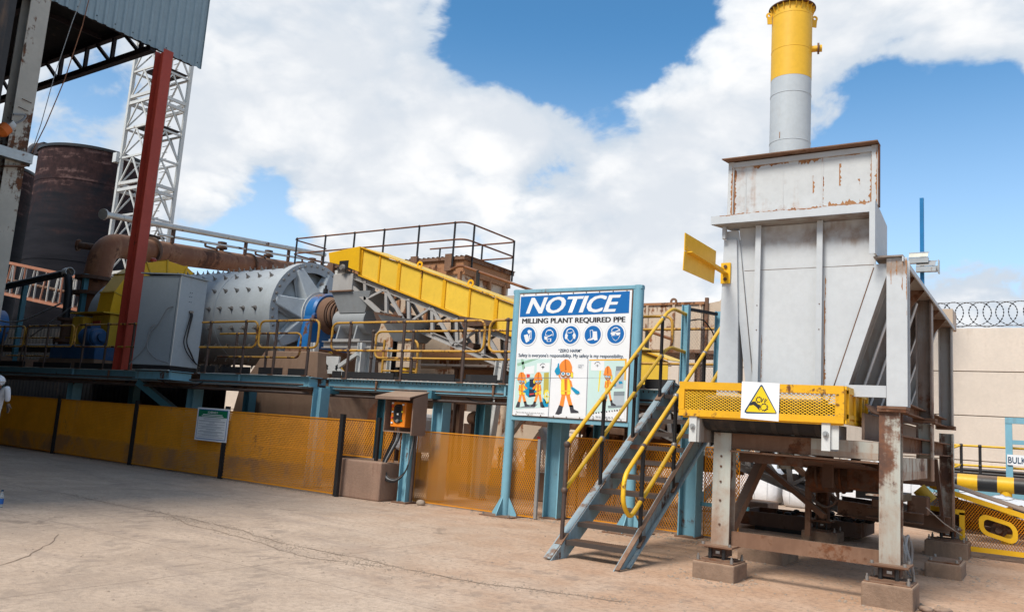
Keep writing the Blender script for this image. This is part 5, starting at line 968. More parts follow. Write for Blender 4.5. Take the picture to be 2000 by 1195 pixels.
# girth gear guard
gg = thing('gear_guard', 'faceted yellow guard arching over the drive end of the mill', 'gear guard', (-25, MY, 2.4))
A = [R(x) for x in (-8, 18, 40, 62, 84, 106, 128, 150, 172, 196)]
GX0, GX1, G0, G1 = -25.75, -24.95, 1.58, 2.00
def gp(x, r, a): return V((x, MY-math.cos(a)*r, MZ+.02+math.sin(a)*r))
for a, b in zip(A[:-1], A[1:]):
    mb = MB(); q = mb.pts([gp(x, r, t) for x in (GX0, GX1) for t in (a+.004, b-.004) for r in (G0, G1)])
    for fq in ((0,1,3,2),(4,6,7,5),(1,5,7,3),(0,2,6,4),(0,4,5,1),(2,3,7,6)): mb.face([q+i for i in fq])
    build('guard_segment', gg, 'yellow_clean', mb)
    mb = MB(); q = mb.pts([gp(x, r, b+s*.012) for x in (GX0-.03, GX1+.03) for s in (-1, 1) for r in (G0-.02, G1+.03)])
    for fq in ((0,1,3,2),(4,6,7,5),(1,5,7,3),(0,2,6,4),(0,4,5,1),(2,3,7,6)): mb.face([q+i for i in fq])
    build('joint_flange', gg, 'fan_yellow', mb)
lathe('gear_rim', gg, 'bearing_blue', (-25.4, MY, MZ), (1, 0, 0), [(0, MR), (0, 1.56), (.52, 1.56), (.52, MR)], 60)
for k in range(2): lathe('lifting_cap', gg, 'column_red', (-25.3, MY-.5+.8*k, MZ+1.92), (0, 0, 1), [(0, .10), (.1, .10), (.14, .05), (.14, 0)], 12)
# pinion drive box, motor and base
dr = thing('drive_unit', 'yellow drive casing with small blue motor below the gear guard', 'drive', (-25.2, 14.2, 2.4))
bx('casing', dr, 'fan_yellow', -26.0, -25.35, 13.75, 14.7, 3.1, 4.12, bev=.02); bx('casing', dr, 'fan_yellow', -25.3, -24.3, 14.0, 14.7, 3.1, 4.2, bev=.02)
bx('top_flange', dr, 'fan_yellow', -26.1, -24.2, 13.7, 14.75, 4.21, 4.25); bx('inspection_cover', dr, 'column_red', -25.2, -24.8, 13.97, 14.0, 3.45, 4.0)
lathe('motor', dr, 'motor_blue', (-25.0, 13.7, 3.45), (1, 0, 0), [(0, 0), (0, .24), (.08, .27), (.75, .27), (.8, .24), (.85, .13), (.95, .13), (.95, 0)], 24)
for k in range(10): lathe('cooling_fin', dr, 'motor_blue', (-24.9+.06*k, 13.7, 3.45), (1, 0, 0), [(0, .27), (0, .295), (.02, .295), (.02, .27)], 20)
bx('terminal_box', dr, 'motor_blue', -24.8, -24.5, 13.55, 13.85, 3.7, 3.85)
bx('base_frame', dr, 'motor_blue', -26.6, -24.0, 13.5, 14.6, 2.75, 3.2, bev=.02); bx('base_block', dr, 'concrete_pier', -27, -23.8, 13.4, 14.8, 2.4, 2.75)
fy_ = thing('valve', 'dark rusted valve assembly beside the yellow drive casing', 'valve', (-26.5, 14, 2.4))
lathe('body', fy_, 'rust_dark', (-26.5, 13.9, 2.4), (0, 0, 1), [(0, .3), (.9, .22), (.9, .38), (1.0, .38), (1.0, .2), (1.6, .2), (1.6, .34), (1.68, .34), (1.68, 0)], 20)

# ---------------- grey electrical cabinet on the platform
an = R(8)
cb = thing('electrical_cabinet', 'tall plain grey steel cabinet with black cables hanging from it', 'cabinet', (-17.82, 11.95, 2.39))
ux, uy = V((-math.cos(an), -math.sin(an), 0)), V((-math.sin(an), math.cos(an), 0)); c0 = V((-17.82, 11.93, 0))
def cp(a, b, z): return c0+ux*a+uy*b+V((0, 0, z))
def cbox(name, a0, a1, b0, b1, z0, z1, mat, bev=0):
    mb = MB(); q = mb.pts([cp(a, b, z) for z in (z0, z1) for b in (b0, b1) for a in (a1, a0)])
    for f in ((0,2,3,1),(4,5,7,6),(0,1,5,4),(2,6,7,3),(0,4,6,2),(1,3,7,5)): mb.face([q+i for i in f])
    return build(name, cb, mat, mb, bev=bev)
cbox('plinth_strip', .02, 1.32, .02, .83, 2.39, 2.50, 'rubber'); cbox('body', 0, 1.34, 0, .85, 2.50, 4.74, 'cabinet_grey', .012)
mb = MB(); q = mb.pts([cp(1.38, -.05, 4.80), cp(-.05, -.05, 4.74), cp(-.05, .90, 4.74), cp(1.38, .9, 4.80), cp(1.38, -.05, 4.825), cp(-.05, -.05, 4.765), cp(-.05, .90, 4.765), cp(1.38, .9, 4.825)])
for f in ((0,3,2,1),(4,5,6,7),(0,1,5,4),(1,2,6,5),(2,3,7,6),(3,0,4,7)): mb.face([q+i for i in f])
build('lid', cb, 'cabinet_grey', mb)
cbox('door_seam', .06, .068, -.004, .001, 2.6, 4.66, 'black_steel'); cbox('corner_strip', -.003, .015, -.004, .012, 2.5, 4.74, 'white_steel')
for zz in (4.35, 4.25, 4.12):
    for b in (.33, .39): build('vent_hole', cb, 'black_steel', MB().sweep([cp(-.004, b, zz), cp(.001, b, zz)], .012, 8))
for k, b in enumerate((.38, .44, .41)):
    build('cable', cb, 'cable_black', MB().sweep(fillet([cp(-.01, b, 3.88), cp(-.06, b, 3.8), cp(-.06, b-.14+.03*k, 3.1), cp(-.08, b+.0+.06*k, 2.85), cp(-.06, .7, 2.62), cp(-.03, .95, 2.56)], .2, 5), .014, 6))
build('cable', cb, 'cable_grey', MB().sweep(fillet([cp(.15, -.01, 3.95), cp(.3, -.05, 3.9), cp(.55, -.06, 3.45), cp(.75, -.06, 3.3), cp(.85, -.06, 2.9), cp(.4, -.08, 2.62), cp(0, -.06, 2.56)], .25, 5), .013, 6))
build('cable', cb, 'cable_grey', MB().sweep(fillet([cp(.70, -.01, 3.5), cp(.8, -.06, 3.4), cp(.85, -.06, 2.9), cp(1.2, -.08, 2.6), cp(1.35, -.05, 2.5)], .25, 5), .013, 6))
for b, zz in ((.38, 3.88), (.44, 3.88)): build('gland', cb, 'bolt_steel', MB().sweep([cp(.01, b, zz), cp(-.05, b, zz)], .03, 8))

# ================================================================== FEED CONVEYOR
CY0, CY1 = 15.7, 16.7
cv = thing('feed_conveyor', 'long yellow hooded conveyor sloping down from the mill on a grey truss', 'conveyor', (-16, 16.2, 2.4))
def zt(x): return 4.59-.329*(x+10.91)
XS = [-15.5, -14.81, -14.1, -13.33, -12.56, -11.75, -10.95, -10.1, -9.25, -8.4, -7.5, -6.55]
pr_ = [0]
for i, (a, b) in enumerate(zip(XS[:-1], XS[1:])):
    prism('hood_panel', cv, 'yellow_hood', [(a+.01, CY0, zt(a)-.02), (a+.01, CY0, zt(a)-.74), (b-.01, CY0, zt(b)-.74), (b-.01, CY0, zt(b)-.02)], (0, .012, 0))
    prism('hood_top', cv, 'yellow_hood', [(a, CY0-.04, zt(a)), (b, CY0-.04, zt(b)), (b, CY1, zt(b)+.05), (a, CY1, zt(a)+.05)], (0, 0, .015))
    rw = .05 if i % 2 else .10
    prism('hood_rib', cv, 'yellow_rusty', [(a-rw/2, CY0-.035, zt(a)), (a-rw/2, CY0-.035, zt(a)-.76), (a+rw/2, CY0-.035, zt(a+rw)-.76), (a+rw/2, CY0-.035, zt(a+rw))], (0, .034, 0))
    if i % 2 == 0: bar('hood_lip', cv, 'yellow_rusty', (a, CY0-.05, zt(a)+.012), (min(b+.75, -6.55), CY0-.05, zt(min(b+.75, -6.55))+.012), .05, .03)
bar('hood_edge', cv, 'yellow_rusty', (XS[0], CY0-.02, zt(XS[0])-.76), (XS[-1], CY0-.02, zt(XS[-1])-.76), .04, .03)
mb = MB().prism([(-16.68, CY0-.12, 6.02), (-16.6, CY0-.12, 5.74), (-16.05, CY0-.12, 5.62), (-15.46, CY0-.12, 5.42), (-15.5, CY0-.12, 6.13)], (0, 1.2, 0)); build('head_cover', cv, 'yellow_clean', mb, bev=.01)
bx('shaft_opening', cv, 'black_steel', -16.2, -15.86, CY0-.13, CY0-.121, 5.50, 5.76); lathe('pulley_bearing', cv, 'bolt_steel', (-16.05, CY0-.2, 5.56), (0, 1, 0), [(0, 0), (0, .07), (.05, .10), (.1, .10)], 14)
for x in (-13.7, -12.0, -10.45):
    lathe('lifting_eye', cv, 'yellow_rusty', (x, CY0+.3, zt(x)+.10), (0, 1, 0), [(0, .05), (0, .10), (.02, .10), (.02, .05), (0, .05)], 14)
cat = [(-12.55, zt(-12.55)+.4), (-9.2, zt(-9.2)+.42)]
tube('catwalk_rail', cv, 'pipe_rust', fillet([(-13.2, CY1, zt(-13.2)+.25), (-12.9, CY1, zt(-12.9)+.45), (-6.9, CY1, zt(-6.9)+.45)], .3, 4), .035, 8)
for x in (-12.3, -9.85, -7.5): bar('rail_post', cv, 'black_steel', (x, CY1, zt(x)), (x, CY1, zt(x)+.48), .07, .07)
def tc(x): return zt(x)-.86
def bc(x): return zt(x)-1.52
for y in (CY0+.06, CY1-.1):
    mt_ = 'truss_grey'
    chan('top_chord', cv, mt_, (-16.5, y, tc(-16.5)+.02), (-3.0, y, tc(-3.0)), .07, .16); chan('bottom_chord', cv, mt_, (-14.7, y, bc(-14.7)), (-3.2, y, bc(-3.2)), .07, .14)
    bar('head_strut', cv, mt_, (-16.45, y, tc(-16.45)-.08), (-14.7, y, bc(-14.7)), .07, .12)
    bar('head_post', cv, 'white_steel', (-16.42, y, 5.05), (-16.42, y, tc(-16.4)), .12, .1, (1, 0, 0))
    for i, x in enumerate([-15.35+.8*k for k in range(15)]):
        zb = bc(x) if x > -14.7 else bc(-14.7)+(x+14.7)*-.55
        bar('truss_vertical', cv, mt_, (x, y, tc(x)), (x+.08, y, max(zb, bc(x))), .07, .09)
        if i % 2: bar('truss_diagonal', cv, mt_, (x, y, tc(x)), (x+.75, y, bc(x+.75)), .06, .09)
        else: bar('truss_diagonal', cv, mt_, (x, y, max(zb, bc(x))), (x+.75, y, tc(x+.75)), .05, .06)
for k in range(9): cyl('return_roller', cv, 'rust_dark', (-14.2+1.25*k, CY0+.1, bc(-14.2+1.25*k)+.12), (-14.2+1.25*k, CY1-.12, bc(-14.2+1.25*k)+.12), .09, 12)
prism('belt', cv, 'rubber', [(-16.2, CY0+.12, zt(-16.2)-.86), (-2.6, CY0+.12, zt(-2.6)-.86), (-2.6, CY1-.12, zt(-2.6)-.86), (-16.2, CY1-.12, zt(-16.2)-.86)], (0, 0, .02))
prism('return_belt', cv, 'rubber', [(-14.6, CY0+.12, bc(-14.6)+.06), (-2.6, CY0+.12, bc(-2.6)+.06), (-2.6, CY1-.12, bc(-2.6)+.06), (-14.6, CY1-.12, bc(-14.6)+.06)], (0, 0, -.02))
for x, lean, mt_ in ((-14.9, 0, 'white_steel'), (-11.05, .32, 'white_steel'), (-7.6, .3, 'truss_grey')):
    for y in (CY0+.05, CY1-.1): ibm('trestle_leg', cv, mt_, (x, y, 2.3 if x < -12 else 0), (x+lean, y, 3.5 if x < -12 else bc(x)), .2, .2, (1, 0, 0))
bar('knee', cv, 'steel_blue', (-5.9, CY0+.1, .3), (-4.6, CY0+.1, 1.9), .12, .14)
ibm('column', cv, 'black_steel', (-14.05, 15.9, 2.4), (-14.05, 15.9, 4.0), .26, .26, (1, 0, 0))
# dark collecting pans slung under the truss
for (x0, x1, zb, y) in ((-14.9, -13.9, 4.10, 16.2), (-11.9, -10.9, 3.9, 16.0)): prism('spill_pan', cv, 'rust_dark', [(x0, y-.5, zb+.25), (x0+.15, y-.5, zb), (x1-.1, y-.5, zb), (x1, y-.5, zb+.12)], (0, 1.0, 0))

# ---------------- grey feed chute into the mill
ch = thing('feed_chute', 'grey steel chute box above a round ended spout at the mill inlet', 'chute', (-15.9, 16.2, 2.4))
bx('upper_box', ch, 'truss_grey', -16.5, -15.75, 15.68, 16.6, 4.95, 5.42, bev=.01); bx('flange', ch, 'rust_brown', -16.55, -15.70, 15.63, 16.65, 4.92, 4.955)
mb = MB(); q = mb.pts([(-16.5, 15.68, 4.92), (-15.05, 15.68, 4.92), (-15.05, 16.6, 4.92), (-16.5, 16.6, 4.92), (-16.3, 15.85, 4.36), (-15.35, 15.85, 4.36), (-15.35, 16.5, 4.36), (-16.3, 16.5, 4.36)])
for f in ((0,4,5,1),(1,5,6,2),(2,6,7,3),(3,7,4,0)): mb.face([q+i for i in f])
build('hopper', ch, 'chute_grey', mb)
lathe('spout', ch, 'chute_grey', (-16.5, 16.15, 4.15), (1, 0, 0), [(0, .34), (1.15, .34), (1.15, 0)], 36); lathe('end_plate', ch, 'chute_grey', (-15.36, 16.15, 4.15), (1, 0, 0), [(0, .345), (.02, .355), (.035, .345), (.035, 0)], 36)
for x in (-16.25, -15.6): prism('saddle', ch, 'chute_grey', [(x, 15.75, 3.62), (x, 16.55, 3.62), (x, 16.45, 4.05), (x, 15.85, 4.05)], (.05, 0, 0))
bx('base_plate', ch, 'truss_grey', -16.4, -15.25, 15.65, 16.7, 3.54, 3.62)
cs_ = thing('chute_stand', 'white cross braced steel stand beneath the grey chute', 'stand', (-15.9, 15.7, 2.4))
chan('header', cs_, 'truss_grey', (-16.5, 15.55, 3.45), (-14.6, 15.55, 3.45), .1, .18)
for x in (-16.75, -15.0): ibm('leg', cs_, 'white_steel', (x, 15.5, 2.36), (x, 15.5, 3.5), .16, .16, (1, 0, 0))
for a, b in (((-16.7, 2.42), (-16.05, 2.82)), ((-16.7, 3.2), (-16.05, 2.82)), ((-15.05, 2.42), (-15.75, 2.82)), ((-15.05, 3.2), (-15.75, 2.82))): bar('brace', cs_, 'white_steel', (a[0], 15.42, a[1]), (b[0], 15.42, b[1]), .08, .10)
prism('gusset', cs_, 'white_steel', [(-16.1, 15.38, 2.66), (-15.7, 15.38, 2.66), (-15.66, 15.38, 3.12), (-16.14, 15.38, 3.12)], (0, .06, 0))
solo('drain_pipe', 'short fat yellow pipe slanting below the grey chute', 'pipe', 'yellow_clean', MB().sweep([(-16.5, 15.8, 3.2), (-15.55, 15.8, 2.3)], .12, 14))
solo('drain_pipe', 'yellow pipe end poking out below the platform near the switch box', 'pipe', 'yellow_clean', MB().sweep([(-12.4, 14.2, 2.25), (-11.95, 13.9, 1.85)], .09, 14))
hp = thing('spill_hopper', 'dark grey inverted pyramid hopper hanging under the conveyor', 'hopper', (-13.7, 15.8, 2.4))
mb = MB(); q = mb.pts([(-14.35, 15.3, 4.2), (-13.1, 15.3, 4.05), (-13.1, 16.5, 4.05), (-14.35, 16.5, 4.2), (-14.05, 15.65, 3.56), (-13.4, 15.65, 3.56), (-13.4, 16.2, 3.56), (-14.05, 16.2, 3.56)])
for f in ((0,4,5,1),(1,5,6,2),(2,6,7,3),(3,7,4,0)): mb.face([q+i for i in f])
build('cone', hp, 'chute_grey', mb); bx('outlet', hp, 'rust_cream', -13.95, -13.5, 15.7, 16.15, 2.9, 3.56); lathe('drop_pipe', hp, 'yellow_clean', (-13.72, 15.92, 2.35), (0, 0, 1), [(0, .2), (.55, .2)], 20)
yl = thing('ladder', 'small yellow hooped ladder rail behind the spill hopper', 'ladder', (-12.9, 15.2, 2.4))
for x in (-13.85, -12.75): tube('stile', yl, 'yellow_rail_rusty', fillet([(x, 15.1, 2.4), (x, 15.1, 3.5), (x+(-.45 if x > -13 else .0), 15.1, 3.52)], .2, 5), .03, 8)
for z in (2.75, 3.02): tube('rung', yl, 'yellow_rail_rusty', [(-13.85, 15.1, z), (-12.75, 15.1, z)], .022, 6)

# ================================================================== RUSTY DUCT
pd = V((-4.5, 12.2, 0)).normalized()
def pp(s, dz=0.0, z0=7.32): q = V((-29.1, 17.2, 0))+pd*s; return V((q.x, q.y, z0+.133*s+dz))
dk = thing('rusty_duct', 'fat rust brown duct with an elbow bending down behind the red column', 'duct', (-28.8, 16.4, 2.4))
elbow = fillet([(-28.55, 15.7, 5.6), (-28.6, 15.9, 7.15), tuple(pp(.9))], 1.35, 9)
build('elbow', dk, 'pipe_rust', MB().sweep(elbow, .45, 28, caps=False)); tube('duct', dk, 'pipe_rust', [pp(.9), pp(19)], .45, 32)
lathe('down_pipe', dk, 'pipe_rust', (-28.55, 15.7, 3.2), (0, 0, 1), [(0, .44), (2.45, .44)], 32)
for z in (5.2, 5.75): lathe('flange', dk, 'rust_dark', (-28.55, 15.72, z), (0, 0, 1), [(0, .47), (0, .68), (.12, .68), (.12, .47)], 32)
fdir = (pp(2)-pp(1)).normalized()
for s in (1.0, 8, 13): lathe('flange', dk, 'rust_dark', pp(s), fdir, [(0, .44), (0, .55), (.12, .55), (.12, .44)], 32)
tube('stub', dk, 'rust_dark', [(-28.75, 15.9, 7.0), (-29.4, 15.4, 7.05)], .13, 10); lathe('stub_flange', dk, 'rust_dark', (-29.4, 15.4, 7.05), (-.65, -.5, .05), [(0, .13), (0, .22), (.06, .22), (.06, 0)], 12)
for s in (5.8, 9.8, 14.4): lathe('nozzle', dk, 'rust_dark', pp(s, .42), (0, 0, 1), [(0, .1), (.12, .1), (.12, .24), (.2, .24), (.2, .12), (.34, .12), (.34, .2), (.42, .2), (.42, 0)], 14)
wt = thing('water_pipe', 'pale grey water pipe on stubs above the rusty duct', 'pipe', tuple(pp(0)))
def wz(s, dz=0): return pp(s, .98+dz)+V((.3, -.1, 0))
tube('main', wt, 'galv', [wz(-1.7, .05), wz(15.5, .12)], .12, 14); lathe('end_flange', wt, 'galv', wz(-1.7, .05), fdir, [(-.08, 0), (-.08, .2), (0, .2), (0, .12)], 14)
tube('branch', wt, 'galv', [wz(1.3, -.34), wz(16.5, -.30)], .055, 10)
for s in (2.2, 7.5, 11.5, 15.3): bar('support', wt, 'rust_dark', wz(s, -.6), wz(s, .0), .12, .12, (1, 0, 0))
for s in (5.3, 9.3, 13.9):
    tube('spray_leg', wt, 'rust_brown', fillet([wz(s-.9, -.33), wz(s-.9, -.5), wz(s, -.55), wz(s, -.75)], .15, 3), .05, 8)

# ================================================================== RUSTY BAG HOUSE WITH ROOF RAIL
bh = thing('filter_house', 'rusty boxed filter house with ribbed walls and a railed flat roof', 'filter house', (-16.1, 21, 0))
bx('wall', bh, 'rust_cream', -24.6, -16.12, 21.02, 21.08, 2.0, 6.55); bx('wall', bh, 'rust_cream', -16.18, -16.12, 21.08, 23.75, 2.0, 6.55)
bx('top_band', bh, 'rust_orange', -24.7, -16.08, 20.98, 21.0, 6.52, 7.02); bx('top_band', bh, 'rust_orange', -16.10, -16.07, 21.0, 23.8, 6.52, 7.02)
mb = MB()
prof = []
for k in range(45): prof += [(-24.9+.2*k, 0), (-24.9+.2*k+.1, 0), (-24.9+.2*k+.13, .04), (-24.9+.2*k+.18, .04)]
b0 = mb.pts([(x, 20.9, 7.03+z) for x, z in prof]); b1 = mb.pts([(x, 23.9, 7.03+z) for x, z in prof])
for i in range(len(prof)-1): mb.face((b0+i, b0+i+1, b1+i+1, b1+i))
build('roof_sheet', bh, 'rust_brown', mb); bx('roof_edge', bh, 'rust_brown', -24.9, -16.0, 20.9, 20.93, 6.93, 7.03); bx('roof_edge', bh, 'rust_brown', -16.03, -16.0, 20.93, 23.9, 6.93, 7.03)
for x in [-24.4+1.37*k for k in range(7)]: bx('stiffener', bh, 'rust_orange', x-.05, x+.05, 20.90, 21.02, 2.0, 6.52)
for y in (21.6, 22.5, 23.4): bx('stiffener', bh, 'rust_orange', -16.12, -16.0, y-.05, y+.05, 2.0, 6.52)
for z in (5.9, 6.5): bx('stiffener', bh, 'rust_orange', -24.6, -16.12, 20.93, 21.02, z-.05, z+.05); bx('stiffener', bh, 'rust_orange', -16.12, -16.02, 21.0, 23.75, z-.05, z+.05)
for x in (-24.1, -22.1, -20.1, -18.1, -16.6): bx('post_socket', bh, 'rust_brown', x-.14, x+.14, 20.8, 20.9, 6.55, 7.12)
def rrun(pts, zz, r=.03): return MB().sweep(fillet([(x, y, z+zz) for x, y, z in pts], .35, 4), r, 8)
loop = [(-24.35, 22.6, 7.05), (-24.35, 20.85, 7.05), (-16.0, 20.85, 7.05), (-15.95, 23.9, 7.05), (-20, 23.9, 7.05)]
for zz in (1.13, .55): build('roof_rail', bh, 'pipe_rust', rrun(loop, zz))
for x in (-24.1, -22.55, -21.05, -19.6, -18.0, -16.45): build('rail_post', bh, 'black_steel', MB().sweep([(x, 20.85, 6.7), (x, 20.85, 8.18)], .035, 8).sphere((x, 20.85, 8.18), .05, 8))
for x, y in ((-15.98, 21.3), (-15.95, 23.7), (-17.5, 23.9), (-19.5, 23.9)): build('rail_post', bh, 'black_steel', MB().sweep([(x, y, 6.7), (x, y, 8.18)], .035, 8))
for x in (-24.3, -20.4, -16.4):
    for y in (21.2, 23.5): ibm('leg', bh, 'rust_brown', (x, y, 0), (x, y, 2.05), .25, .25, (1, 0, 0))
# lower rusty cream boxes and ducts behind the walkway
lx_ = thing('dust_hopper', 'rusty cream panelled hopper box low behind the conveyor truss', 'hopper', (-14, 18.6, 2))
bx('upper_panel', lx_, 'rust_cream', -17.8, -10.4, 18.6, 20.6, 3.6, 5.2); bx('band', lx_, 'rust_orange', -17.9, -10.3, 18.55, 20.65, 3.45, 3.6); bx('lower_panel', lx_, 'rust_cream', -17.7, -10.5, 18.7, 20.5, 2.4, 3.45)
for x in (-16.6, -15.5, -14.4, -13.3, -12.2, -11.1): bx('rib', lx_, 'rust_orange', x-.05, x+.05, 18.53, 18.6, 3.6, 5.2)
for x in (-16.9, -12.6):
    for y in (18.9, 20.3): ibm('leg', lx_, 'rust_brown', (x, y, 0), (x, y, 2.4), .22, .22, (1, 0, 0))
tube('pipe', lx_, 'rust_cream', fillet([(-15.2, 18.2, 3.15), (-11.3, 18.2, 3.15), (-11.3, 18.2, 2.4)], .15, 4), .07, 8)
lq = thing('settling_box', 'rust brown open box beside the walkway behind the yellow rails', 'box', (-11.6, 17.2, 2))
bx('side', lq, 'rust_orange', -13.2, -9.9, 17.2, 17.26, 2.1, 3.0); bx('side', lq, 'rust_orange', -9.96, -9.9, 17.26, 18.5, 2.1, 3.0); bx('rim', lq, 'rust_brown', -13.25, -9.85, 17.12, 17.27, 3.0, 3.06)
for x in (-13.1, -11.6, -10.0): bx('rib', lq, 'rust_brown', x-.05, x+.05, 17.12, 17.2, 2.1, 3.0); ibm('leg', lq, 'rust_brown', (x, 17.4, 0), (x, 17.4, 2.1), .2, .2, (1, 0, 0))
# rusty containers behind the stairs
ct = thing('storage_tank', 'rust stained cream steel tank box behind the top of the stairs', 'tank', (-10, 24, 0))
bx('wall', ct, 'rust_cream', -12.3, -8.95, 24.0, 26, 4.3, 5.76); bx('top_flange', ct, 'rust_orange', -12.35, -8.9, 23.95, 26.05, 5.74, 5.82); bx('bottom_flange', ct, 'rust_brown', -12.35, -8.9, 23.93, 26.05, 4.22, 4.32)
for x in (-11.7, -10.8, -9.9, -9.02): bx('rib', ct, 'rust_cream', x-.04, x+.04, 23.95, 24.0, 4.3, 5.74)
lathe('lifting_eye', ct, 'rust_brown', (-9.95, 24.05, 5.86), (0, 1, 0), [(0, .05), (0, .12), (.03, .12), (.03, .05), (0, .05)], 14)
for x in (-12.1, -9.1): ibm('leg', ct, 'rust_brown', (x, 24.3, 0), (x, 24.3, 4.25), .25, .25, (1, 0, 0))
c2 = thing('storage_tank', 'second rust stained tank with a raised corner half hidden by the grey hopper', 'tank', (-8, 24, 0))
prism('wall', c2, 'rust_cream', [(-8.85, 24.1, 4.3), (-5.5, 24.1, 4.3), (-5.5, 24.1, 6.8), (-8.2, 24.1, 6.25), (-8.45, 24.1, 5.85), (-8.85, 24.1, 5.78)], (0, 1.8, 0)); bx('edge_post', c2, 'rust_brown', -8.9, -8.8, 24.0, 24.1, 4.25, 5.95); bx('bottom_flange', c2, 'rust_brown', -8.85, -5.5, 24.0, 24.12, 4.2, 4.3)
ibm('leg', c2, 'rust_brown', (-8.3, 24.4, 0), (-8.3, 24.4, 4.25), .25, .25, (1, 0, 0))

# ================================================================== SWITCH BOX ON ITS POST
pb = thing('switch_box', 'dusty brown hooded box with an orange control panel inside', 'switch box', (-10.6, 12.35, 0))
ibm('post', pb, 'steel_blue', (-10.52, 12.42, 0), (-10.52, 12.42, 1.36), .2, .2, (1, 0, 0)); bx('base_plate', pb, 'rust_brown', -10.7, -10.34, 12.25, 12.6, 0, .03)
tube('conduit', pb, 'brown_post', [(-10.36, 12.42, .05), (-10.36, 12.42, 1.4)], .03, 8)
bx('back', pb, 'box_brown', -11.0, -10.22, 12.50, 12.53, 1.34, 2.06); bx('floor', pb, 'box_brown', -11.0, -10.22, 12.2, 12.5, 1.34, 1.36)
prism('side_panel', pb, 'box_brown', [(-10.25, 12.12, 1.30), (-10.25, 12.53, 1.30), (-10.25, 12.53, 2.13), (-10.25, 12.12, 2.0)], (.025, 0, 0)); prism('side_panel', pb, 'box_brown', [(-11.02, 12.2, 1.34), (-11.02, 12.53, 1.34), (-11.02, 12.53, 2.1), (-11.02, 12.2, 2.0)], (.02, 0, 0))
prism('hood', pb, 'box_brown', [(-11.1, 11.98, 2.0), (-10.21, 11.98, 2.0), (-10.21, 12.55, 2.135), (-11.1, 12.55, 2.135)], (0, 0, .022)); bx('hood_lip', pb, 'box_brown', -11.1, -10.21, 11.975, 11.99, 1.965, 2.02)
bx('panel', pb, 'orange_box', -10.87, -10.50, 12.22, 12.48, 1.44, 1.93, bev=.012)
fy2 = 12.214
mb = MB().sweep(fillet([(-10.60, fy2, 1.80), (-10.60, fy2, 1.54), (-10.77, fy2, 1.54), (-10.77, fy2, 1.86), (-10.60, fy2, 1.86), (-10.60, fy2, 1.79)], .07, 4), .022, 8); build('handle', pb, 'cable_black', mb)
bx('dial_plate', pb, 'cable_black', -10.75, -10.62, 12.205, 12.22, 1.55, 1.85); lathe('dial', pb, 'galv', (-10.68, 12.205, 1.56), (0, -1, 0), [(0, .035), (.02, .03), (.02, 0)], 14)
for x, z, mt_ in ((-10.83, 1.84, 'poster_red'), (-10.83, 1.62, 'poster_red'), (-10.82, 1.73, 'poster_white'), (-10.56, 1.88, 'poster_white'), (-10.58, 1.57, 'sign_green'), (-10.83, 1.9, 'poster_white'), (-10.58, 1.74, 'poster_yellow'), (-10.68, 1.69, 'poster_white'), (-10.82, 1.52, 'poster_white')):
    bx('button' if 'red' in mt_ or 'green' in mt_ else 'label_plate', pb, mt_, x-.02, x+.02, 12.20, 12.219, z-.016, z+.016)
for k in range(4):
    x = -10.80+.05*k; q = fillet([(x, 12.3, 1.36), (x-.01, 12.28, 1.2), (-11.0+.02*k, 12.24, .75-.02*k), (-10.98+.05*k, 12.22, .42+.015*k), (-10.6, 12.2, .37+.02*k), (-10.38, 12.25, .6), (-10.36, 12.33, 1.0), (-10.37, 12.38, 1.3)], .25, 5)
    build('cable', pb, 'cable_grey' if k == 2 else 'cable_black', MB().sweep(q, .016, 6))
# light pole strut beside it, pipes and struts seen under the deck
us = thing('trestle', 'dark angled steel trestle under the platform behind the wide mesh panel', 'trestle', (-9, 15, 0))
for p0, p1, w_ in (((-10.0, 14.9, 1.2), (-9.2, 14.9, 2.3), .16), ((-9.35, 15.5, 1.6), (-9.0, 15.4, .9), .14), ((-8.35, 15.6, 1.75), (-7.9, 15.6, 1.0), .14)): bar('strut', us, 'truss_grey', p0, p1, w_, w_)
bar('cross_rail', us, 'rust_brown', (-10.2, 15.6, 1.75), (-6.6, 15.6, 1.62), .1, .14)
for a, b in (((-8.9, 2.2), (-8.45, 1.72)), ((-8.1, 2.2), (-8.5, 1.72))): bar('hanger', us, 'rust_brown', (a[0], 15.6, a[1]), (b[0], 15.6, b[1]), .06, .06)
for a, b in (((-8.0, 1.7), (-8.5, 1.2)), ((-8.0, 1.7), (-7.7, 1.2))): bar('leg', us, 'rust_dark', (a[0], 15.2, a[1]), (b[0]-.2, 15.2, 0), .14, .14)
bar('post', us, 'rust_dark', (-6.95, 15.0, 0), (-7.05, 15.0, 2.3), .16, .16)
solo('slurry_pipe', 'thick rusty pipe slanting down below the deck beside the notice board post', 'pipe', 'pipe_rust', MB().sweep(fillet([(-6.2, 15.3, 2.55), (-8.0, 14.9, 1.78), (-8.05, 14.85, 1.55)], .1, 3), .085, 14))
tk = thing('sump_tank', 'dark rust brown tank side under the deck behind the switch box', 'tank', (-12, 16, 0))
bx('side', tk, 'rust_dark', -14.3, -12.5, 15.2, 15.25, .3, 2.1); bx('rim', tk, 'rust_brown', -14.4, -12.4, 15.1, 15.3, .22, .3)
prism('cone', tk, 'rust_cream', [(-11.5, 16.2, 2.2), (-9.4, 16.2, 2.2), (-10.2, 16.2, 1.1), (-11.0, 16.2, 1.1)], (0, 1.4, 0))
vf = thing('pump', 'grey flanged pump with rusty casing under the deck beside the switch box', 'pump', (-10.6, 14.2, 0))
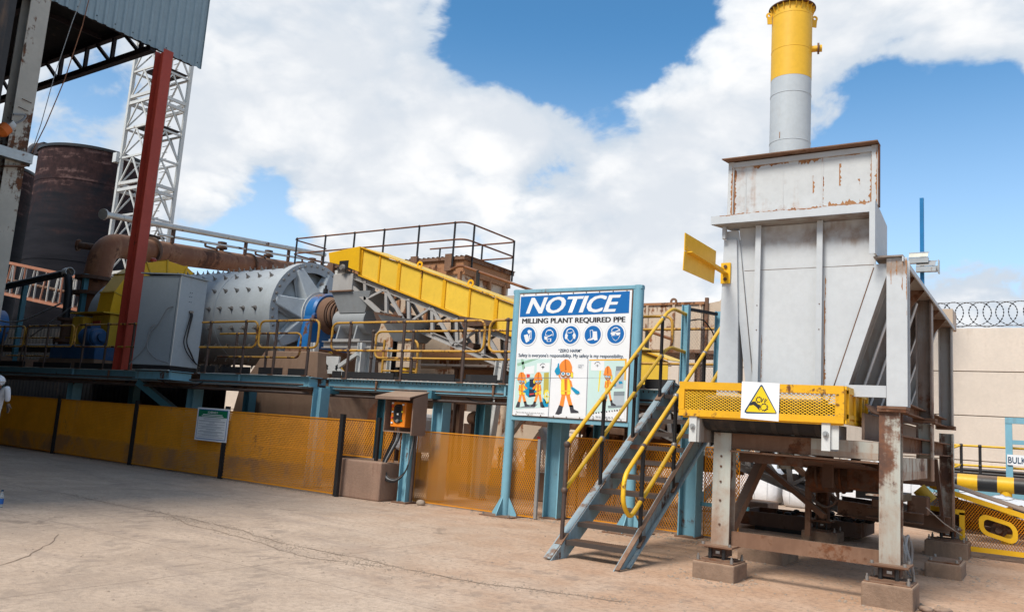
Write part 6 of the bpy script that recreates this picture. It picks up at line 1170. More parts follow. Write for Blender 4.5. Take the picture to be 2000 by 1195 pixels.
lathe('casing', vf, 'rust_brown', (-10.9, 14.9, 1.72), (1, 0, 0), [(0, 0), (0, .12), (.1, .17), (.2, .14), (.2, 0)], 20); lathe('motor', vf, 'galv', (-10.7, 14.9, 1.75), (1, 0, -.1), [(0, .09), (.18, .11), (.2, .11), (.2, .05), (.26, .05), (.26, 0)], 18); bar('stand', vf, 'rust_dark', (-10.85, 14.9, 0), (-10.85, 14.9, 1.6), .3, .2)
solo('bulk_bag', 'sagging white bag with dark straps showing beside the switch box', 'bulk bag', 'bag_white', MB().box(-12.35, -11.55, 14.0, 14.8, .9, 1.75), bev=.15, seg=3)
solo('bund_wall', 'low brown concrete bund running under the deck behind the mesh panels', 'bund', 'concrete_pier', MB().box(-14.2, -6.6, 15.9, 16.15, 0, .62), bev=.02)
solo('side_board', 'rust orange steel board under the deck behind the notice board posts', 'board', 'rust_orange', MB().box(-8.3, -5.2, 16.6, 16.65, 1.0, 2.2).box(-8.3, -5.2, 16.5, 16.6, .95, 1.05))
solo('hazard_tag', 'small white and red tag hung on the rear mesh screen', 'tag', 'poster_red', MB().box(-9.75, -9.6, 15.95, 15.96, 1.28, 1.42))

# ================================================================== NOTICE BOARD
nb_ = thing('notice_board', 'big safety notice board headed in white on blue between two light blue posts', 'sign', (-7.1, 12.55, 0))
for x, r in ((-8.30, .085), (-5.84, .085)):
    p_ = build('post', nb_, 'steel_blue', MB().sweep([(x, 12.6, .02), (x, 12.6, 4.13)], r, 18))
    bx('base_plate', p_, 'rust_brown', x-.33, x+.33, 12.28, 12.92, .0, .022)
    for dx, dy in ((1, 0), (-1, 0), (0, -1), (0, 1)):
        d = V((dx, dy, 0)); s = V((-dy, dx, 0))*.008
        prism('gusset', p_, 'steel_blue', [V((x, 12.6, .022))+d*.07-s, V((x, 12.6, .022))+d*.26-s, V((x, 12.6, .05))+d*.26-s, V((x, 12.6, .36))+d*.07-s], s*2)
    for dx in (-.27, .27):
        for dy in (-.27, .27): build('anchor_bolt', p_, 'bolt_steel', MB().sweep([(x+dx, 12.6+dy, .02), (x+dx, 12.6+dy, .06)], .02, 6))
bx('top_frame', nb_, 'steel_blue', -8.38, -5.76, 12.53, 12.66, 4.055, 4.13, bev=.012); bx('bottom_frame', nb_, 'steel_blue', -8.24, -5.9, 12.53, 12.63, 1.725, 1.80)
for x0, x1 in ((-8.26, -8.21), (-5.935, -5.885)): bx('side_frame', nb_, 'steel_blue', x0, x1, 12.53, 12.63, 1.8, 4.055)
bx('backing', nb_, 'rust_brown', -8.215, -5.915, 12.512, 12.55, 1.80, 4.05); bx('panel', nb_, 'sign_white', -8.20, -5.93, 12.503, 12.512, 1.815, 4.035)
for k in range(9):
    for z in (4.025, 1.83): build('rivet', nb_, 'bolt_steel', MB().sweep([(-8.12+.262*k, 12.503, z), (-8.12+.262*k, 12.495, z)], .012, 7))
LAYER0 = 12.5015
def art(root, items, y0, step, off=None):
    by = {}
    for c, k, pts in items: by.setdefault((c, k), []).append(pts)
    for (c, k), polys in by.items():
        for pts in polys:
            y = y0-step*k; mb = MB(); b = mb.pts([(x, y, z) for x, z in pts]); ar = sum(pts[i][0]*pts[(i+1) % len(pts)][1]-pts[(i+1) % len(pts)][0]*pts[i][1] for i in range(len(pts)))
            ix = list(range(b, b+len(pts))); mb.face(ix if ar > 0 else ix[::-1]); build(NAMES.get(c, 'print'), root, c, mb)
NAMES = {'sign_blue': 'blue_print', 'sign_white': 'pictogram', 'poster_line': 'outline', 'sign_yellow': 'yellow_print', 'sign_navy': 'triangle_border', 'sign_black': 'symbol'}
art(nb_, SIGN_ART, LAYER0, .0012)
ty_ = LAYER0-.004
text('lettering', nb_, 'sign_white', 'NOTICE', -8.05, 3.675, ty_, .30, width=1.90, shear=.30, bold=.02); text('lettering', nb_, 'sign_white', 'NOTICE', -8.03, 3.675, ty_-.0006, .30, width=1.90, shear=.30, bold=.02)
for k in range(3): text('lettering', nb_, 'sign_black', 'MILLING PLANT REQUIRED PPE', -8.12+.006*k, 3.49, ty_-.0006*k, .095, width=2.08)
text('lettering', nb_, 'sign_navy', '\u201cZERO HARM\u201d', -7.31, 2.965, ty_, .055, width=.47, bold=.02)
text('lettering', nb_, 'sign_navy', "Safety is everyone's responsibility. My safety is my responsibility.", -8.15, 2.875, ty_, .062, width=2.12); text('lettering', nb_, 'sign_navy', "Safety is everyone's responsibility. My safety is my responsibility.", -8.147, 2.875, ty_-.0006, .062, width=2.12)
tz_ = LAYER0-.016
text('lettering', nb_, 'sign_black', "There's a safe way to do every job, if you don't", -8.12, 1.862, tz_, .02, width=.60, bold=.01); text('lettering', nb_, 'sign_black', 'know ask!', -7.89, 1.832, tz_, .02, width=.13, bold=.01)
text('lettering', nb_, 'sign_navy', 'SAFETY', -6.885, 2.725, tz_, .024, width=.11); text('lettering', nb_, 'sign_navy', 'FIRST', -6.885, 2.69, tz_, .024, width=.08)
for k in range(9): bx('small_print', nb_, 'poster_line', -6.56+.06*k, -6.56+.06*k+(.03, .048, .04)[k % 3], tz_-.001, tz_, 1.862, 1.874)

# ================================================================== GREY FEED HOPPER ON STEEL LEGS
F = 9.75
hp_ = thing('feed_hopper', 'tall pale grey steel feed hopper on rusty legs with a raised splash plate', 'hopper', (-2.4, 12.5, 0))
G = 'hopper_grey'
bx('splash_plate', hp_, 'hopper_splash', -3.345, -1.605, F+.03, F+.05, 4.36, 5.09)
bx('plate_rim', hp_, 'hopper_splash', -3.36, -3.29, F, F+.06, 4.36, 5.1); bx('plate_rim', hp_, 'hopper_splash', -1.67, -1.60, F, F+.06, 4.36, 5.1)
bx('plate_rim', hp_, 'hopper_grey', -3.29, -1.67, F, F+.06, 5.03, 5.09); bx('plate_rim', hp_, 'hopper_splash', -3.29, -1.67, F+.01, F+.05, 4.36, 4.40)
for x in (-3.14, -2.68, -2.22): bx('plate_seam', hp_, 'hopper_splash', x-.008, x+.008, F+.026, F+.03, 4.4, 5.03)
def stain(p0, p1, wmin, wmax, yy, side):
    # ragged rust edge on the vertical plate: runs p0 -> p1 (x, z), eats away to one side
    (xa, za), (xb, zb) = p0, p1; L_ = math.hypot(xb-xa, zb-za); n_ = max(6, int(L_/.018)); mb = MB(); prev = None; wv = (wmin+wmax)/2
    nx_, nz_ = (zb-za)/L_*side, -(xb-xa)/L_*side
    for i in range(n_+1):
        t = i/n_; wv = min(wmax, max(wmin, wv+rnd.gauss(0, (wmax-wmin)*.22))); ww = wv*(.35+1.1*rnd.random())
        b = mb.pts([(xa+(xb-xa)*t, yy, za+(zb-za)*t), (xa+(xb-xa)*t+nx_*ww, yy, za+(zb-za)*t+nz_*ww)])
        if prev is not None: mb.face((prev, b, b+1, prev+1))
        prev = b
    build('rust_stain', hp_, 'rust_stain', mb)
ys_ = F+.0285
stain((-3.28, 4.402), (-1.68, 4.402), .004, .032, ys_, -1); stain((-2.15, 4.402), (-1.70, 4.402), .02, .075, ys_-.0004, -1); stain((-1.672, 4.41), (-1.672, 5.02), .006, .034, ys_-.0002, -1); stain((-3.285, 4.41), (-3.285, 5.0), .003, .022, ys_-.0003, 1)
stain((-3.05, 5.028), (-2.62, 5.028), .004, .045, ys_-.0002, 1); stain((-2.5, 5.028), (-2.24, 5.028), .006, .05, ys_-.0003, 1); stain((-2.16, 5.028), (-1.8, 5.028), .004, .03, ys_-.0004, 1)
for x, za, zb, wd in ((-2.222, 4.42, 4.98, .018), (-2.03, 4.66, 4.93, .04), (-3.14, 4.5, 4.9, .012), (-2.33, 4.6, 4.82, .02), (-1.80, 4.45, 4.72, .03)): stain((x, za), (x, zb), .0, wd, ys_-.0006, 1 if rnd.random() < .5 else -1)
for x in (-3.362,): stain((-3.30, 4.38), (-3.30, 5.05), .004, .02, F-.0006, -1)
stain((-1.61, 4.4), (-1.61, 5.05), .004, .024, F-.0006, -1); stain((-3.4, 4.364), (-1.7, 4.364), .0, .012, F-.1706, 1)
for x, za, zb, wd in ((-2.19, 2.35, 3.6, .012), (-2.19, 2.25, 2.7, .02), (-2.92, 2.3, 2.9, .008)): stain((x, za), (x, zb), .0, wd, fr-.0012 if False else F+.0888, 1)
for x, zb in ((-1.46, 3.45), (-1.40, 3.55), (-1.345, 3.38), (-1.303, 3.1)): stain((x, zb), (x, 3.72), .0, .014, F-.0088, -1)
prism('top_lip', hp_, 'rust_brown', [(-3.41, F-.12, 5.108), (-1.59, F-.10, 5.108), (-1.59, F+.1, 5.108), (-3.37, F+.1, 5.108)], (0, 0, .014))
bx('edge_strip', hp_, 'rust_dark', -1.598, -1.586, F-.02, F+.06, 4.36, 5.106)
prism('ledge', hp_, G, [(-3.51, F-.17, 4.262), (-1.66, F-.17, 4.262), (-1.66, F-.17, 4.365), (-3.51, F-.17, 4.365)], (0, .012, 0)); bx('ledge_top', hp_, G, -3.51, -1.66, F-.158, F+.03, 4.35, 4.362)
prism('ledge_web', hp_, 'hopper_dirty', [(-3.5, F-.16, 4.255), (-1.63, F-.16, 4.255), (-1.63, F+.2, 4.255), (-3.36, F+.2, 4.255)], (0, 0, .006))
prism('side_plate', hp_, G, [(-1.62, F-.17, 3.78), (-1.62, F+.62, 3.78), (-1.62, F+.62, 4.28), (-1.62, F-.17, 4.40)], (.02, 0, 0)); bx('side_plate_edge', hp_, G, -1.66, -1.60, F-.185, F-.17, 3.775, 4.37)
fr = F+.09
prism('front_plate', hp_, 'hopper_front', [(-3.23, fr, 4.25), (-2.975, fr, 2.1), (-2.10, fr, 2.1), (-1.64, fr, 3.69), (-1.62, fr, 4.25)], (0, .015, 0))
prism('left_gusset', hp_, G, [(-3.40, fr-.02, 4.22), (-3.232, fr-.02, 4.22), (-2.978, fr-.02, 2.1), (-3.07, fr-.02, 2.1), (-3.19, fr-.02, 3.05)], (0, .015, 0))
prism('upper_column', hp_, G, [(-3.44, F+.03, 2.1), (-3.175, F+.03, 2.1), (-3.195, F+.03, 3.03), (-3.24, F+.03, 4.1), (-3.40, F+.03, 4.1)], (0, .2, 0))
bx('corner_notch', hp_, G, -3.40, -3.36, F-.05, F+.02, 4.1, 4.255)
for x in (-2.96, -2.235):
    bx('stiffener', hp_, G, x-.033, x+.033, F-.005, F+.008, 2.12, 4.25); bx('stiffener_web', hp_, 'hopper_grey', x-.006, x+.008, F+.008, fr, 2.12, 4.25)
for x in (-2.975, -2.25):
    for z in (2.95, 3.25): build('stiffener_bolt', hp_, 'rust_dark', MB().sweep([(x+.02, F-.005, z), (x+.02, F-.01, z)], .007, 7))
bx('weld_seam', hp_, 'hopper_dirty', -3.15, -1.66, fr-.003, fr, 3.702, 3.708)
build('weld_seam', hp_, 'rust_brown', MB().sweep([(-2.125, F+.049, 2.13), (-1.652, F+.049, 3.66)], .006, 5)); build('weld_seam', hp_, 'hopper_dirty', MB().sweep([(-2.985, fr-.024, 2.15), (-3.225, fr-.021, 4.2)], .0032, 5)); bx('rust_run', hp_, 'rust_orange', -2.196, -2.188, fr-.004, fr, 2.3, 3.3)
prism('diagonal_flange', hp_, G, [(-1.645, F+.05, 3.70), (-1.50, F+.05, 3.70), (-1.52, F+.05, 3.56), (-1.985, F+.05, 2.1), (-2.13, F+.05, 2.1)], (0, .02, 0))
bx('tie_bar', hp_, G, -1.95, -1.515, F, F+.05, 2.19, 2.32)
# sloping side walls, ribs and the long top plate
prism('side_wall', hp_, 'hopper_dirty', [(-1.60, fr+.02, 3.70), (-2.11, fr+.02, 2.1), (-2.11, 15.3, 2.1), (-1.60, 15.3, 3.70)], (-.015, 0, .005)); prism('side_wall', hp_, 'hopper_dirty', [(-3.36, fr+.02, 4.2), (-2.95, fr+.02, 2.1), (-2.95, 15.3, 2.1), (-3.36, 15.3, 4.2)], (.015, 0, .005))
bx('rear_wall', hp_, 'hopper_dirty', -3.3, -1.7, 15.3, 15.32, 2.1, 3.7)
for y in (10.6, 11.35, 12.1, 12.9, 13.7, 14.5):
    prism('rib', hp_, 'hopper_dirty', [(-1.585, y, 3.70), (-1.50, y, 3.62), (-1.985, y, 2.1), (-2.10, y, 2.1)], (0, .014, 0)); prism('rib_flange', hp_, 'hopper_grey', [(-1.50, y-.04, 3.62), (-1.50, y+.06, 3.62), (-1.985, y+.06, 2.1), (-1.985, y-.04, 2.1)], (.012, 0, 0))
prism('top_plate', hp_, 'hopper_dirty', [(-1.64, F-.05, 3.755), (-1.335, F-.05, 3.755), (-1.335, 15.5, 3.73), (-1.64, 15.5, 3.73)], (0, 0, .018)); bx('plate_edge', hp_, 'hopper_grey', -1.345, -1.33, F-.052, 15.4, 3.70, 3.755)
for y in (10.9, 11.8, 13.5, 14.4): prism('plate_knee', hp_, 'rust_brown', [(-1.36, y, 3.745), (-1.60, y, 3.745), (-1.60, y, 3.42)], (0, .012, 0))
bx('back_cap', hp_, 'rust_cream', -1.72, -1.35, 15.3, 15.9, 3.74, 4.05)
# columns
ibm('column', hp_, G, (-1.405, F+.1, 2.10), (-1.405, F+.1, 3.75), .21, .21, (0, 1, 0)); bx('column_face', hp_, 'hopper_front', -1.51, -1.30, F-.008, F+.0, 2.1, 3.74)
ll = dict(n=0)
def hleg(x0, x1, y, z0, z1, mat='leg_paint', up_=(0, 1, 0)): return ibm('leg', hp_, mat, ((x0+x1)/2, y+.1, z0), ((x0+x1)/2, y+.1, z1), x1-x0, .2, up_)
l1 = hleg(-1.585, -1.375, F, .43, 2.03); bx('leg_face', l1, 'leg_paint', -1.585, -1.375, F-.008, F, .43, 2.03)
l2 = hleg(-3.44, -3.225, F, .38, 2.1); bx('leg_face', l2, 'leg_paint', -3.44, -3.225, F-.008, F, .38, 2.1)
hleg(-1.58, -1.36, 15.3, .44, 1.97, 'leg_paint', (1, 0, 0)); hleg(-3.53, -3.31, 15.3, .34, 2.1, 'rust_brown', (1, 0, 0))
hleg(-1.575, -1.365, 12.55, 1.25, 2.02, 'leg_paint', (1, 0, 0)); hleg(-3.45, -3.25, 12.55, 1.25, 2.1, 'leg_paint', (1, 0, 0))
for y in (12.55, 15.3): ibm('column', hp_, 'hopper_dirty', (-1.47, y+.1, 2.1), (-1.47, y+.1, 3.74), .21, .2, (1, 0, 0))
for x0, x1, y in ((-1.60, -1.31, F), (-1.61, -1.33, 12.55), (-1.62, -1.34, 15.3)):
    for z in (2.035, 2.068): bx('cap_plate', hp_, 'rust_brown', x0, x1, y-.045, y+.245, z, z+.028)
for z in (.62, .9, 1.12, 1.30, 1.42): build('leg_bolt', hp_, 'rust_dark', MB().sweep([(-3.34, F-.008, z), (-3.34, F-.018, z)], .014, 7))
# frame beams
bar('lower_tie', hp_, 'rust_brown', (-3.22, F+.08, .465), (-1.59, F+.08, .465), .03, .17)
bar('cross_beam', hp_, 'rust_brown', (-3.22, F+.06, 1.615), (-1.59, F+.06, 1.60), .1, .20); bar('cross_beam', hp_, 'leg_paint', (-2.30, F-.006, 1.61), (-1.59, F-.006, 1.60), .018, .19)
bar('beam_flange', hp_, 'rust_brown', (-3.22, F+.04, 1.49), (-1.59, F+.04, 1.475), .18, .02)
bar('mesh_tray', hp_, 'rust_dark', (-3.2, F+.25, 1.43), (-2.45, F+.25, 1.42), .05, .12)
chan('side_beam', hp_, 'rust_brown', (-1.46, F+.25, 1.70), (-1.46, 15.3, 1.70), .12, .2); bar('side_beam', hp_, 'leg_paint', (-1.44, F+.25, 1.42), (-1.44, 12.5, 1.42), .02, .26); chan('side_beam', hp_, 'rust_brown', (-1.50, F+.25, 2.14), (-1.50, 15.3, 2.14), .1, .13)
chan('side_beam', hp_, 'rust_brown', (-3.34, F+.25, 1.70), (-3.34, 15.3, 1.70), .12, .2); bar('rear_beam', hp_, 'rust_brown', (-3.3, 15.35, 1.2), (-1.6, 15.35, 1.2), .15, .2)
bar('brace', hp_, 'rust_brown', (-3.3, 11.55, 1.55), (-3.33, 10.05, .50), .11, .12); prism('brace', hp_, 'rust_dark', [(-1.50, 14.9, .5), (-1.46, 14.9, .5), (-1.50, 14.3, 1.55), (-1.56, 14.3, 1.55)], (0, .12, 0))
bar('bracket_plate', hp_, 'leg_paint', (-1.72, F+.1, 1.13), (-1.58, F+.1, 1.13), .2, .014)
# foot assemblies and their concrete footings
def foot(x, y, z, lab, w=.5, d=.5, h=None):
    hb = h or z-.17
    bx('foot_plate', hp_, 'rust_brown', x-.20, x+.20, y-.19, y+.19, z-.0, z+.02)
    bx('load_cell', hp_, 'rust_dark', x-.11, x+.11, y-.10, y+.10, z-.105, z-.015); bx('load_cell_plate', hp_, 'rust_brown', x-.15, x+.15, y-.14, y+.14, z-.018, z-.002); bx('load_cell_plate', hp_, 'rust_brown', x-.17, x+.17, y-.15, y+.15, hb+.002, hb+.035)
    for dx in (-.08, .08): build('cell_stud', hp_, 'black_steel', MB().sweep([(x+dx, y-.12, hb+.035), (x+dx, y-.12, z-.018)], .022, 8))
    bx('cell_tag', hp_, 'galv', x-.02, x+.03, y-.106, y-.10, z-.075, z-.045)
    for dx in (-.16, .16):
        for dy in (-.15, .15): build('foot_bolt', hp_, 'bolt_steel', MB().sweep([(x+dx, y+dy, z+.02), (x+dx, y+dy, z+.05)], .02, 6))
    f = thing('footing', lab, 'footing', (x, y, 0), 'concrete footings under the hopper')
    build('block', f, 'concrete_block', MB().box(x-w/2, x+w/2, y-d/2, y+d/2, -.02, hb), bev=.02, seg=2); bx('bed_plate', f, 'rust_brown', x-w*.46, x+w*.46, y-d*.46, y+d*.46, hb, hb+.012)
    for dx in (-.4, .4):
        for dy in (-.38, .38): build('anchor_bolt', f, 'bolt_steel', MB().sweep([(x+dx*w, y+dy*d, hb), (x+dx*w, y+dy*d, hb+.055)], .02, 6).sweep([(x+dx*w, y+dy*d, hb+.055), (x+dx*w, y+dy*d, hb+.085)], .012, 6))
    return f
foot(-3.33, F+.02, .365, 'concrete footing under the pale leg nearest the stairs'); foot(-1.48, F+.05, .41, 'concrete footing under the rust stained leg nearest the camera')
foot(-1.47, 15.42, .42, 'concrete footing under the far leg beside the yellow conveyor guard', .62, .6); foot(-3.42, 15.42, .33, 'concrete footing under the far leg with the coiled cable', .6, .6)
for (x, y, w_, d_, lab) in ((-3.38, 11.95, .62, .85, 'bare low concrete footing without a leg behind the cross tie'), (-1.26, 12.9, .44, .7, 'bare concrete footing with bolts and no leg beside the far leg')):
    f = thing('footing', lab, 'footing', (x, y, 0), 'concrete footings under the hopper')
    build('block', f, 'concrete_block', MB().box(x-w_/2, x+w_/2, y-d_/2, y+d_/2, -.02, .19), bev=.02, seg=2); bx('bed_plate', f, 'rust_brown', x-w_*.42, x+w_*.42, y-d_*.42, y+d_*.42, .19, .21)
    for dx in (-.35, .35):
        for dy in (-.35, .35): build('anchor_bolt', f, 'bolt_steel', MB().sweep([(x+dx*w_, y+dy*d_, .2), (x+dx*w_, y+dy*d_, .245)], .02, 6))
# yellow marker board on an arm
mk = thing('marker_board', 'yellow steel marker board held out from the hopper on an angle arm', 'marker board', (-3.4, 9.2, 3.7))
prism('board', mk, 'yellow_clean', [(-3.4, 8.46, 3.68), (-3.4, 9.46, 3.70), (-3.4, 9.47, 3.89), (-3.4, 8.46, 3.88)], (.012, 0, 0)); prism('board', mk, 'yellow_clean', [(-3.4, 8.44, 3.45), (-3.4, 9.43, 3.48), (-3.4, 9.46, 3.692), (-3.4, 8.46, 3.672)], (.010, 0, 0))
ang('arm', mk, 'yellow_clean', (-3.36, 8.52, 3.70), (-3.36, F+.0, 3.69), .07, .07); bx('bracket', mk, 'yellow_clean', -3.42, -3.30, F-.0, F+.025, 3.54, 3.80)
for z in (3.59, 3.75): build('bolt', mk, 'rust_dark', MB().sweep([(-3.36, F, z), (-3.36, F-.02, z)], .022, 8))

# ---------------- belt feeder under the hopper, its head end towards the yard
bf = thing('belt_feeder', 'belt feeder running under the hopper with a dark drum at its head', 'feeder', (-2.8, 12, 0))
for x0, x1 in ((-3.61, -3.52), (-2.10, -2.01)):
    bx('end_bracket', bf, 'white_steel', x0, x1, 9.35, 9.37, 1.57, 1.87); lathe('bracket_bolt', bf, 'galv', ((x0+x1)/2, 9.35, 1.75), (0, -1, 0), [(0, .032), (.02, .032), (.02, .018), (.05, .018), (.05, 0)], 10)
bx('side_frame', bf, 'hopper_dirty', -3.52, -3.49, 9.37, 15.2, 1.57, 1.86); bx('side_frame', bf, 'chute_grey', -2.03, -2.01, 9.37, 10.2, 1.57, 1.86); bx('flange', bf, 'white_steel', -2.01, -1.93, 9.39, 9.41, 1.59, 1.86)
bx('cover_panel', bf, 'box_brown', -1.80, -1.77, 9.95, 14.8, 1.72, 2.02); prism('cover_panel', bf, 'rust_brown', [(-1.78, 10.0, 2.12), (-1.7, 10.0, 2.02), (-1.7, 14.8, 2.02), (-1.78, 14.8, 2.12)], (.01, 0, .01))
cyl('drum', bf, 'rubber', (-3.47, 9.62, 1.93), (-2.13, 9.62, 1.93), .21, 28)
for k in range(6): lathe('drum_band', bf, 'black_steel', (-3.4+.24*k, 9.62, 1.93), (1, 0, 0), [(0, .211), (.06, .213)], 28)
cyl('shaft', bf, 'bolt_steel', (-3.6, 9.62, 1.93), (-1.95, 9.62, 1.93), .04, 12); bx('belt', bf, 'rubber', -3.46, -2.14, 9.62, 15.4, 2.125, 2.14); bx('return_belt', bf, 'rubber', -3.46, -2.14, 9.7, 15.4, 1.70, 1.715)
bx('scraper_bar', bf, 'white_steel', -3.18, -3.0, 9.55, 9.6, 2.10, 2.16); bx('scraper_bar', bf, 'white_steel', -2.65, -2.2, 9.55, 9.6, 2.08, 2.15)
for x in (-2.5, -2.36): build('bolt_hole', bf, 'black_steel', MB().sweep([(x, 9.549, 2.115), (x, 9.545, 2.115)], .016, 8))
prism('under_pan', bf, 'rust_dark', [(-3.2, 10.2, 1.45), (-2.0, 10.2, 1.45), (-2.0, 14.6, 1.2), (-3.2, 14.6, 1.2)], (0, 0, .03))
for y in (11.2, 13.0): bx('hanger', bf, 'rust_dark', -2.5, -2.38, y, y+.1, 1.1, 1.5)
dv = thing('drive_motor', 'dark greasy drive motor hanging under the hopper', 'motor', (-2.2, 12.5, 1.2))
bx('gearbox', dv, 'rust_dark', -2.4, -1.85, 12.2, 12.9, 1.05, 1.45, bev=.03); lathe('motor', dv, 'rust_dark', (-2.45, 12.5, 1.2), (-1, 0, -.1), [(-.05, .2), (.5, .2), (.55, .12), (.55, 0)], 20)
for k in range(5): lathe('fin', dv, 'rust_dark', (-2.5-.08*k, 12.5, 1.2), (-1, 0, -.1), [(0, .2), (0, .225), (.03, .225), (.03, .2)], 16)
bx('oil_pan', dv, 'black_steel', -2.3, -1.7, 12.3, 13.1, .95, 1.05)
# mesh guard round the head drum
gu = thing('drum_guard', 'rust edged yellow mesh guard box around the feeder head', 'guard', (-2.8, 9.35, 1.9))
gy = 9.35; YR = 'yellow_rusty'
bx('frame_bar', gu, YR, -3.74, -1.87, gy-.02, gy+.02, 2.185, 2.275); bx('frame_bar', gu, YR, -3.74, -1.87, gy-.02, gy+.02, 1.87, 1.945)
bx('frame_bar', gu, YR, -3.745, -3.675, gy-.022, gy+.018, 1.945, 2.185); bx('frame_bar', gu, YR, -1.955, -1.865, gy-.022, gy+.018, 1.945, 2.185)
expanded('mesh_infill', gu, 'yellow_clean', (-3.68, gy, 1.94), (0, 0, 1), (1, 0, 0), .25, 1.73, .032, .050, .0088, -.006)
for x, nm in ((-1.87, 'r'), (-3.74, 'l')):
    bx('side_bar', gu, 'yellow_clean', x-.02, x+.02, gy+.02, 10.6, 2.235, 2.275); bx('side_bar', gu, 'yellow_clean', x-.02, x+.02, gy+.02, 10.45, 1.87, 1.91); bx('side_bar', gu, 'yellow_clean', x-.02, x+.02, 10.57, 10.6, 1.91, 2.235)
    bx('side_sheet', gu, 'yellow_rusty', x-.004, x+.004, gy+.02, 10.57, 1.87, 2.24)
    for k in range(4): bx('side_slat', gu, 'yellow_clean', x+.005, x+.028, gy+.12+.36*k, gy+.16+.36*k, 1.89, 2.26)
    for z in (1.93, 2.20): bx('side_strip', gu, 'yellow_clean', x+.006, x+.024, gy+.12, 10.5, z, z+.045)
bx('bottom_lip', gu, 'yellow_clean', -3.7, -1.88, gy+.02, gy+.05, 1.85, 1.87)
ws = thing('warning_sign', 'white square sign with a yellow triangle warning of hand caught in gears', 'sign', (-2.76, 9.32, 1.87))
prism('plate', ws, 'sign_white', [(-2.985, 9.327, 1.875), (-2.555, 9.327, 1.858), (-2.55, 9.327, 2.283), (-2.98, 9.327, 2.295)], (0, -.004, 0))
art(ws, GEAR_ART, 9.3225, .0008)

# ---------------- things under and behind the hopper
tr = thing('steel_tray', 'low dark steel tray lying on the ground behind the hopper legs', 'tray', (-3.9, 15.7, 0))
bx('base', tr, 'rust_dark', -5.0, -2.9, 15.8, 17.0, .10, .14)
for a in ((-5.05, -2.85, 15.75, 15.8, .08, .33), (-5.05, -2.85, 17.0, 17.05, .08, .33), (-5.05, -5.0, 15.8, 17.0, .08, .33), (-2.9, -2.85, 15.8, 17.0, .08, .33)): bx('side', tr, 'rust_dark', *a)
bx('skid', tr, 'black_steel', -4.75, -3.2, 15.85, 16.0, 0, .08); mb = MB()
for k in range(60): mb.sphere((rnd.gauss(-3.7, .45), rnd.gauss(16.4, .22), .16+rnd.random()*.22), rnd.uniform(.05, .10), 6, (1, 1, .6))
build('spillage', tr, 'rubber', mb, kind='stuff')
uf = thing('strut_trestle', 'brown diagonal steel struts standing behind the hopper legs', 'frame', (-3.5, 15, 0))
for p0, p1, w_ in (((-4.6, 15.2, 1.35), (-3.25, 14.8, .45), .09), ((-4.2, 15.9, 1.35), (-2.9, 15.5, .45), .09), ((-3.55, 14.9, .1), (-3.55, 14.9, 1.1), .09)): bar('strut', uf, 'rust_brown', p0, p1, w_, w_)
chan('main_beam', uf, 'rust_brown', (-3.1, 15.0, .62), (-1.4, 15.0, .52), .12, .25); chan('rear_beam', uf, 'rust_dark', (-3.3, 16.3, .62), (-1.0, 16.3, .5), .12, .25)
bx('pillow_block', uf, 'rust_brown', -2.42, -2.12, 14.2, 14.5, .72, 1.0, bev=.02); bx('pillow_block', uf, 'rust_brown', -1.95, -1.65, 14.5, 14.8, .66, .95, bev=.02); chan('shelf', uf, 'rust_brown', (-2.5, 14.3, .64), (-1.7, 14.3, .62), .2, .16)
bar('stub_leg', uf, 'rust_dark', (-2.35, 15.4, 0), (-2.35, 15.4, .5), .1, .1)
tube('spill_pipe', uf, 'fan_yellow', [(-1.84, 15.0, 1.05), (-1.66, 15.0, .86)], .11, 16)
def coil(name, label, c, r, ax, n=5, mat='cable_grey', rr=.012):
    ax = V(ax).normalized(); a = ax.orthogonal().normalized(); b = ax.cross(a); q = []
    for k in range(n*20+1): t = 2*math.pi*k/20; q.append(V(c)+a*math.cos(t)*(r+.02*math.sin(3.1*k))+b*math.sin(t)*r*1.15+ax*(.02*math.sin(k*.7)+.018*k/20))
    solo(name, label, 'cable', mat, MB().sweep(q, rr, 6))
coil('cable_coil', 'loose coil of brown cable hung on the far hopper leg', (-3.36, 15.05, .85), .24, (.25, 1, .1), 5, 'box_brown')
coil('cable_coil', 'grey cable coil leaning behind the rust stained near leg', (-1.55, 11.0, .38), .22, (1, .12, .1), 6, 'cable_grey', .016)
for p0, p1, l in (((-1.55, 13.4, .85), (-1.2, 14.6, .42), 'thin wire slanting down to the far footing'), ((-2.2, 13.0, 1.1), (-1.9, 13.2, .9), 'thin wire loop under the hopper drive')): solo('wire', l, 'wire', 'galv', MB().sweep([p0, ((p0[0]+p1[0])/2, (p0[1]+p1[1])/2, (p0[2]+p1[2])/2-.03), p1], .008, 5))
solo('concrete_wall', 'low rough brown concrete block behind the pale hopper leg', 'block', 'concrete_block', MB().box(-5.6, -4.95, 17.4, 18.2, 0, .40), bev=.03, seg=2)
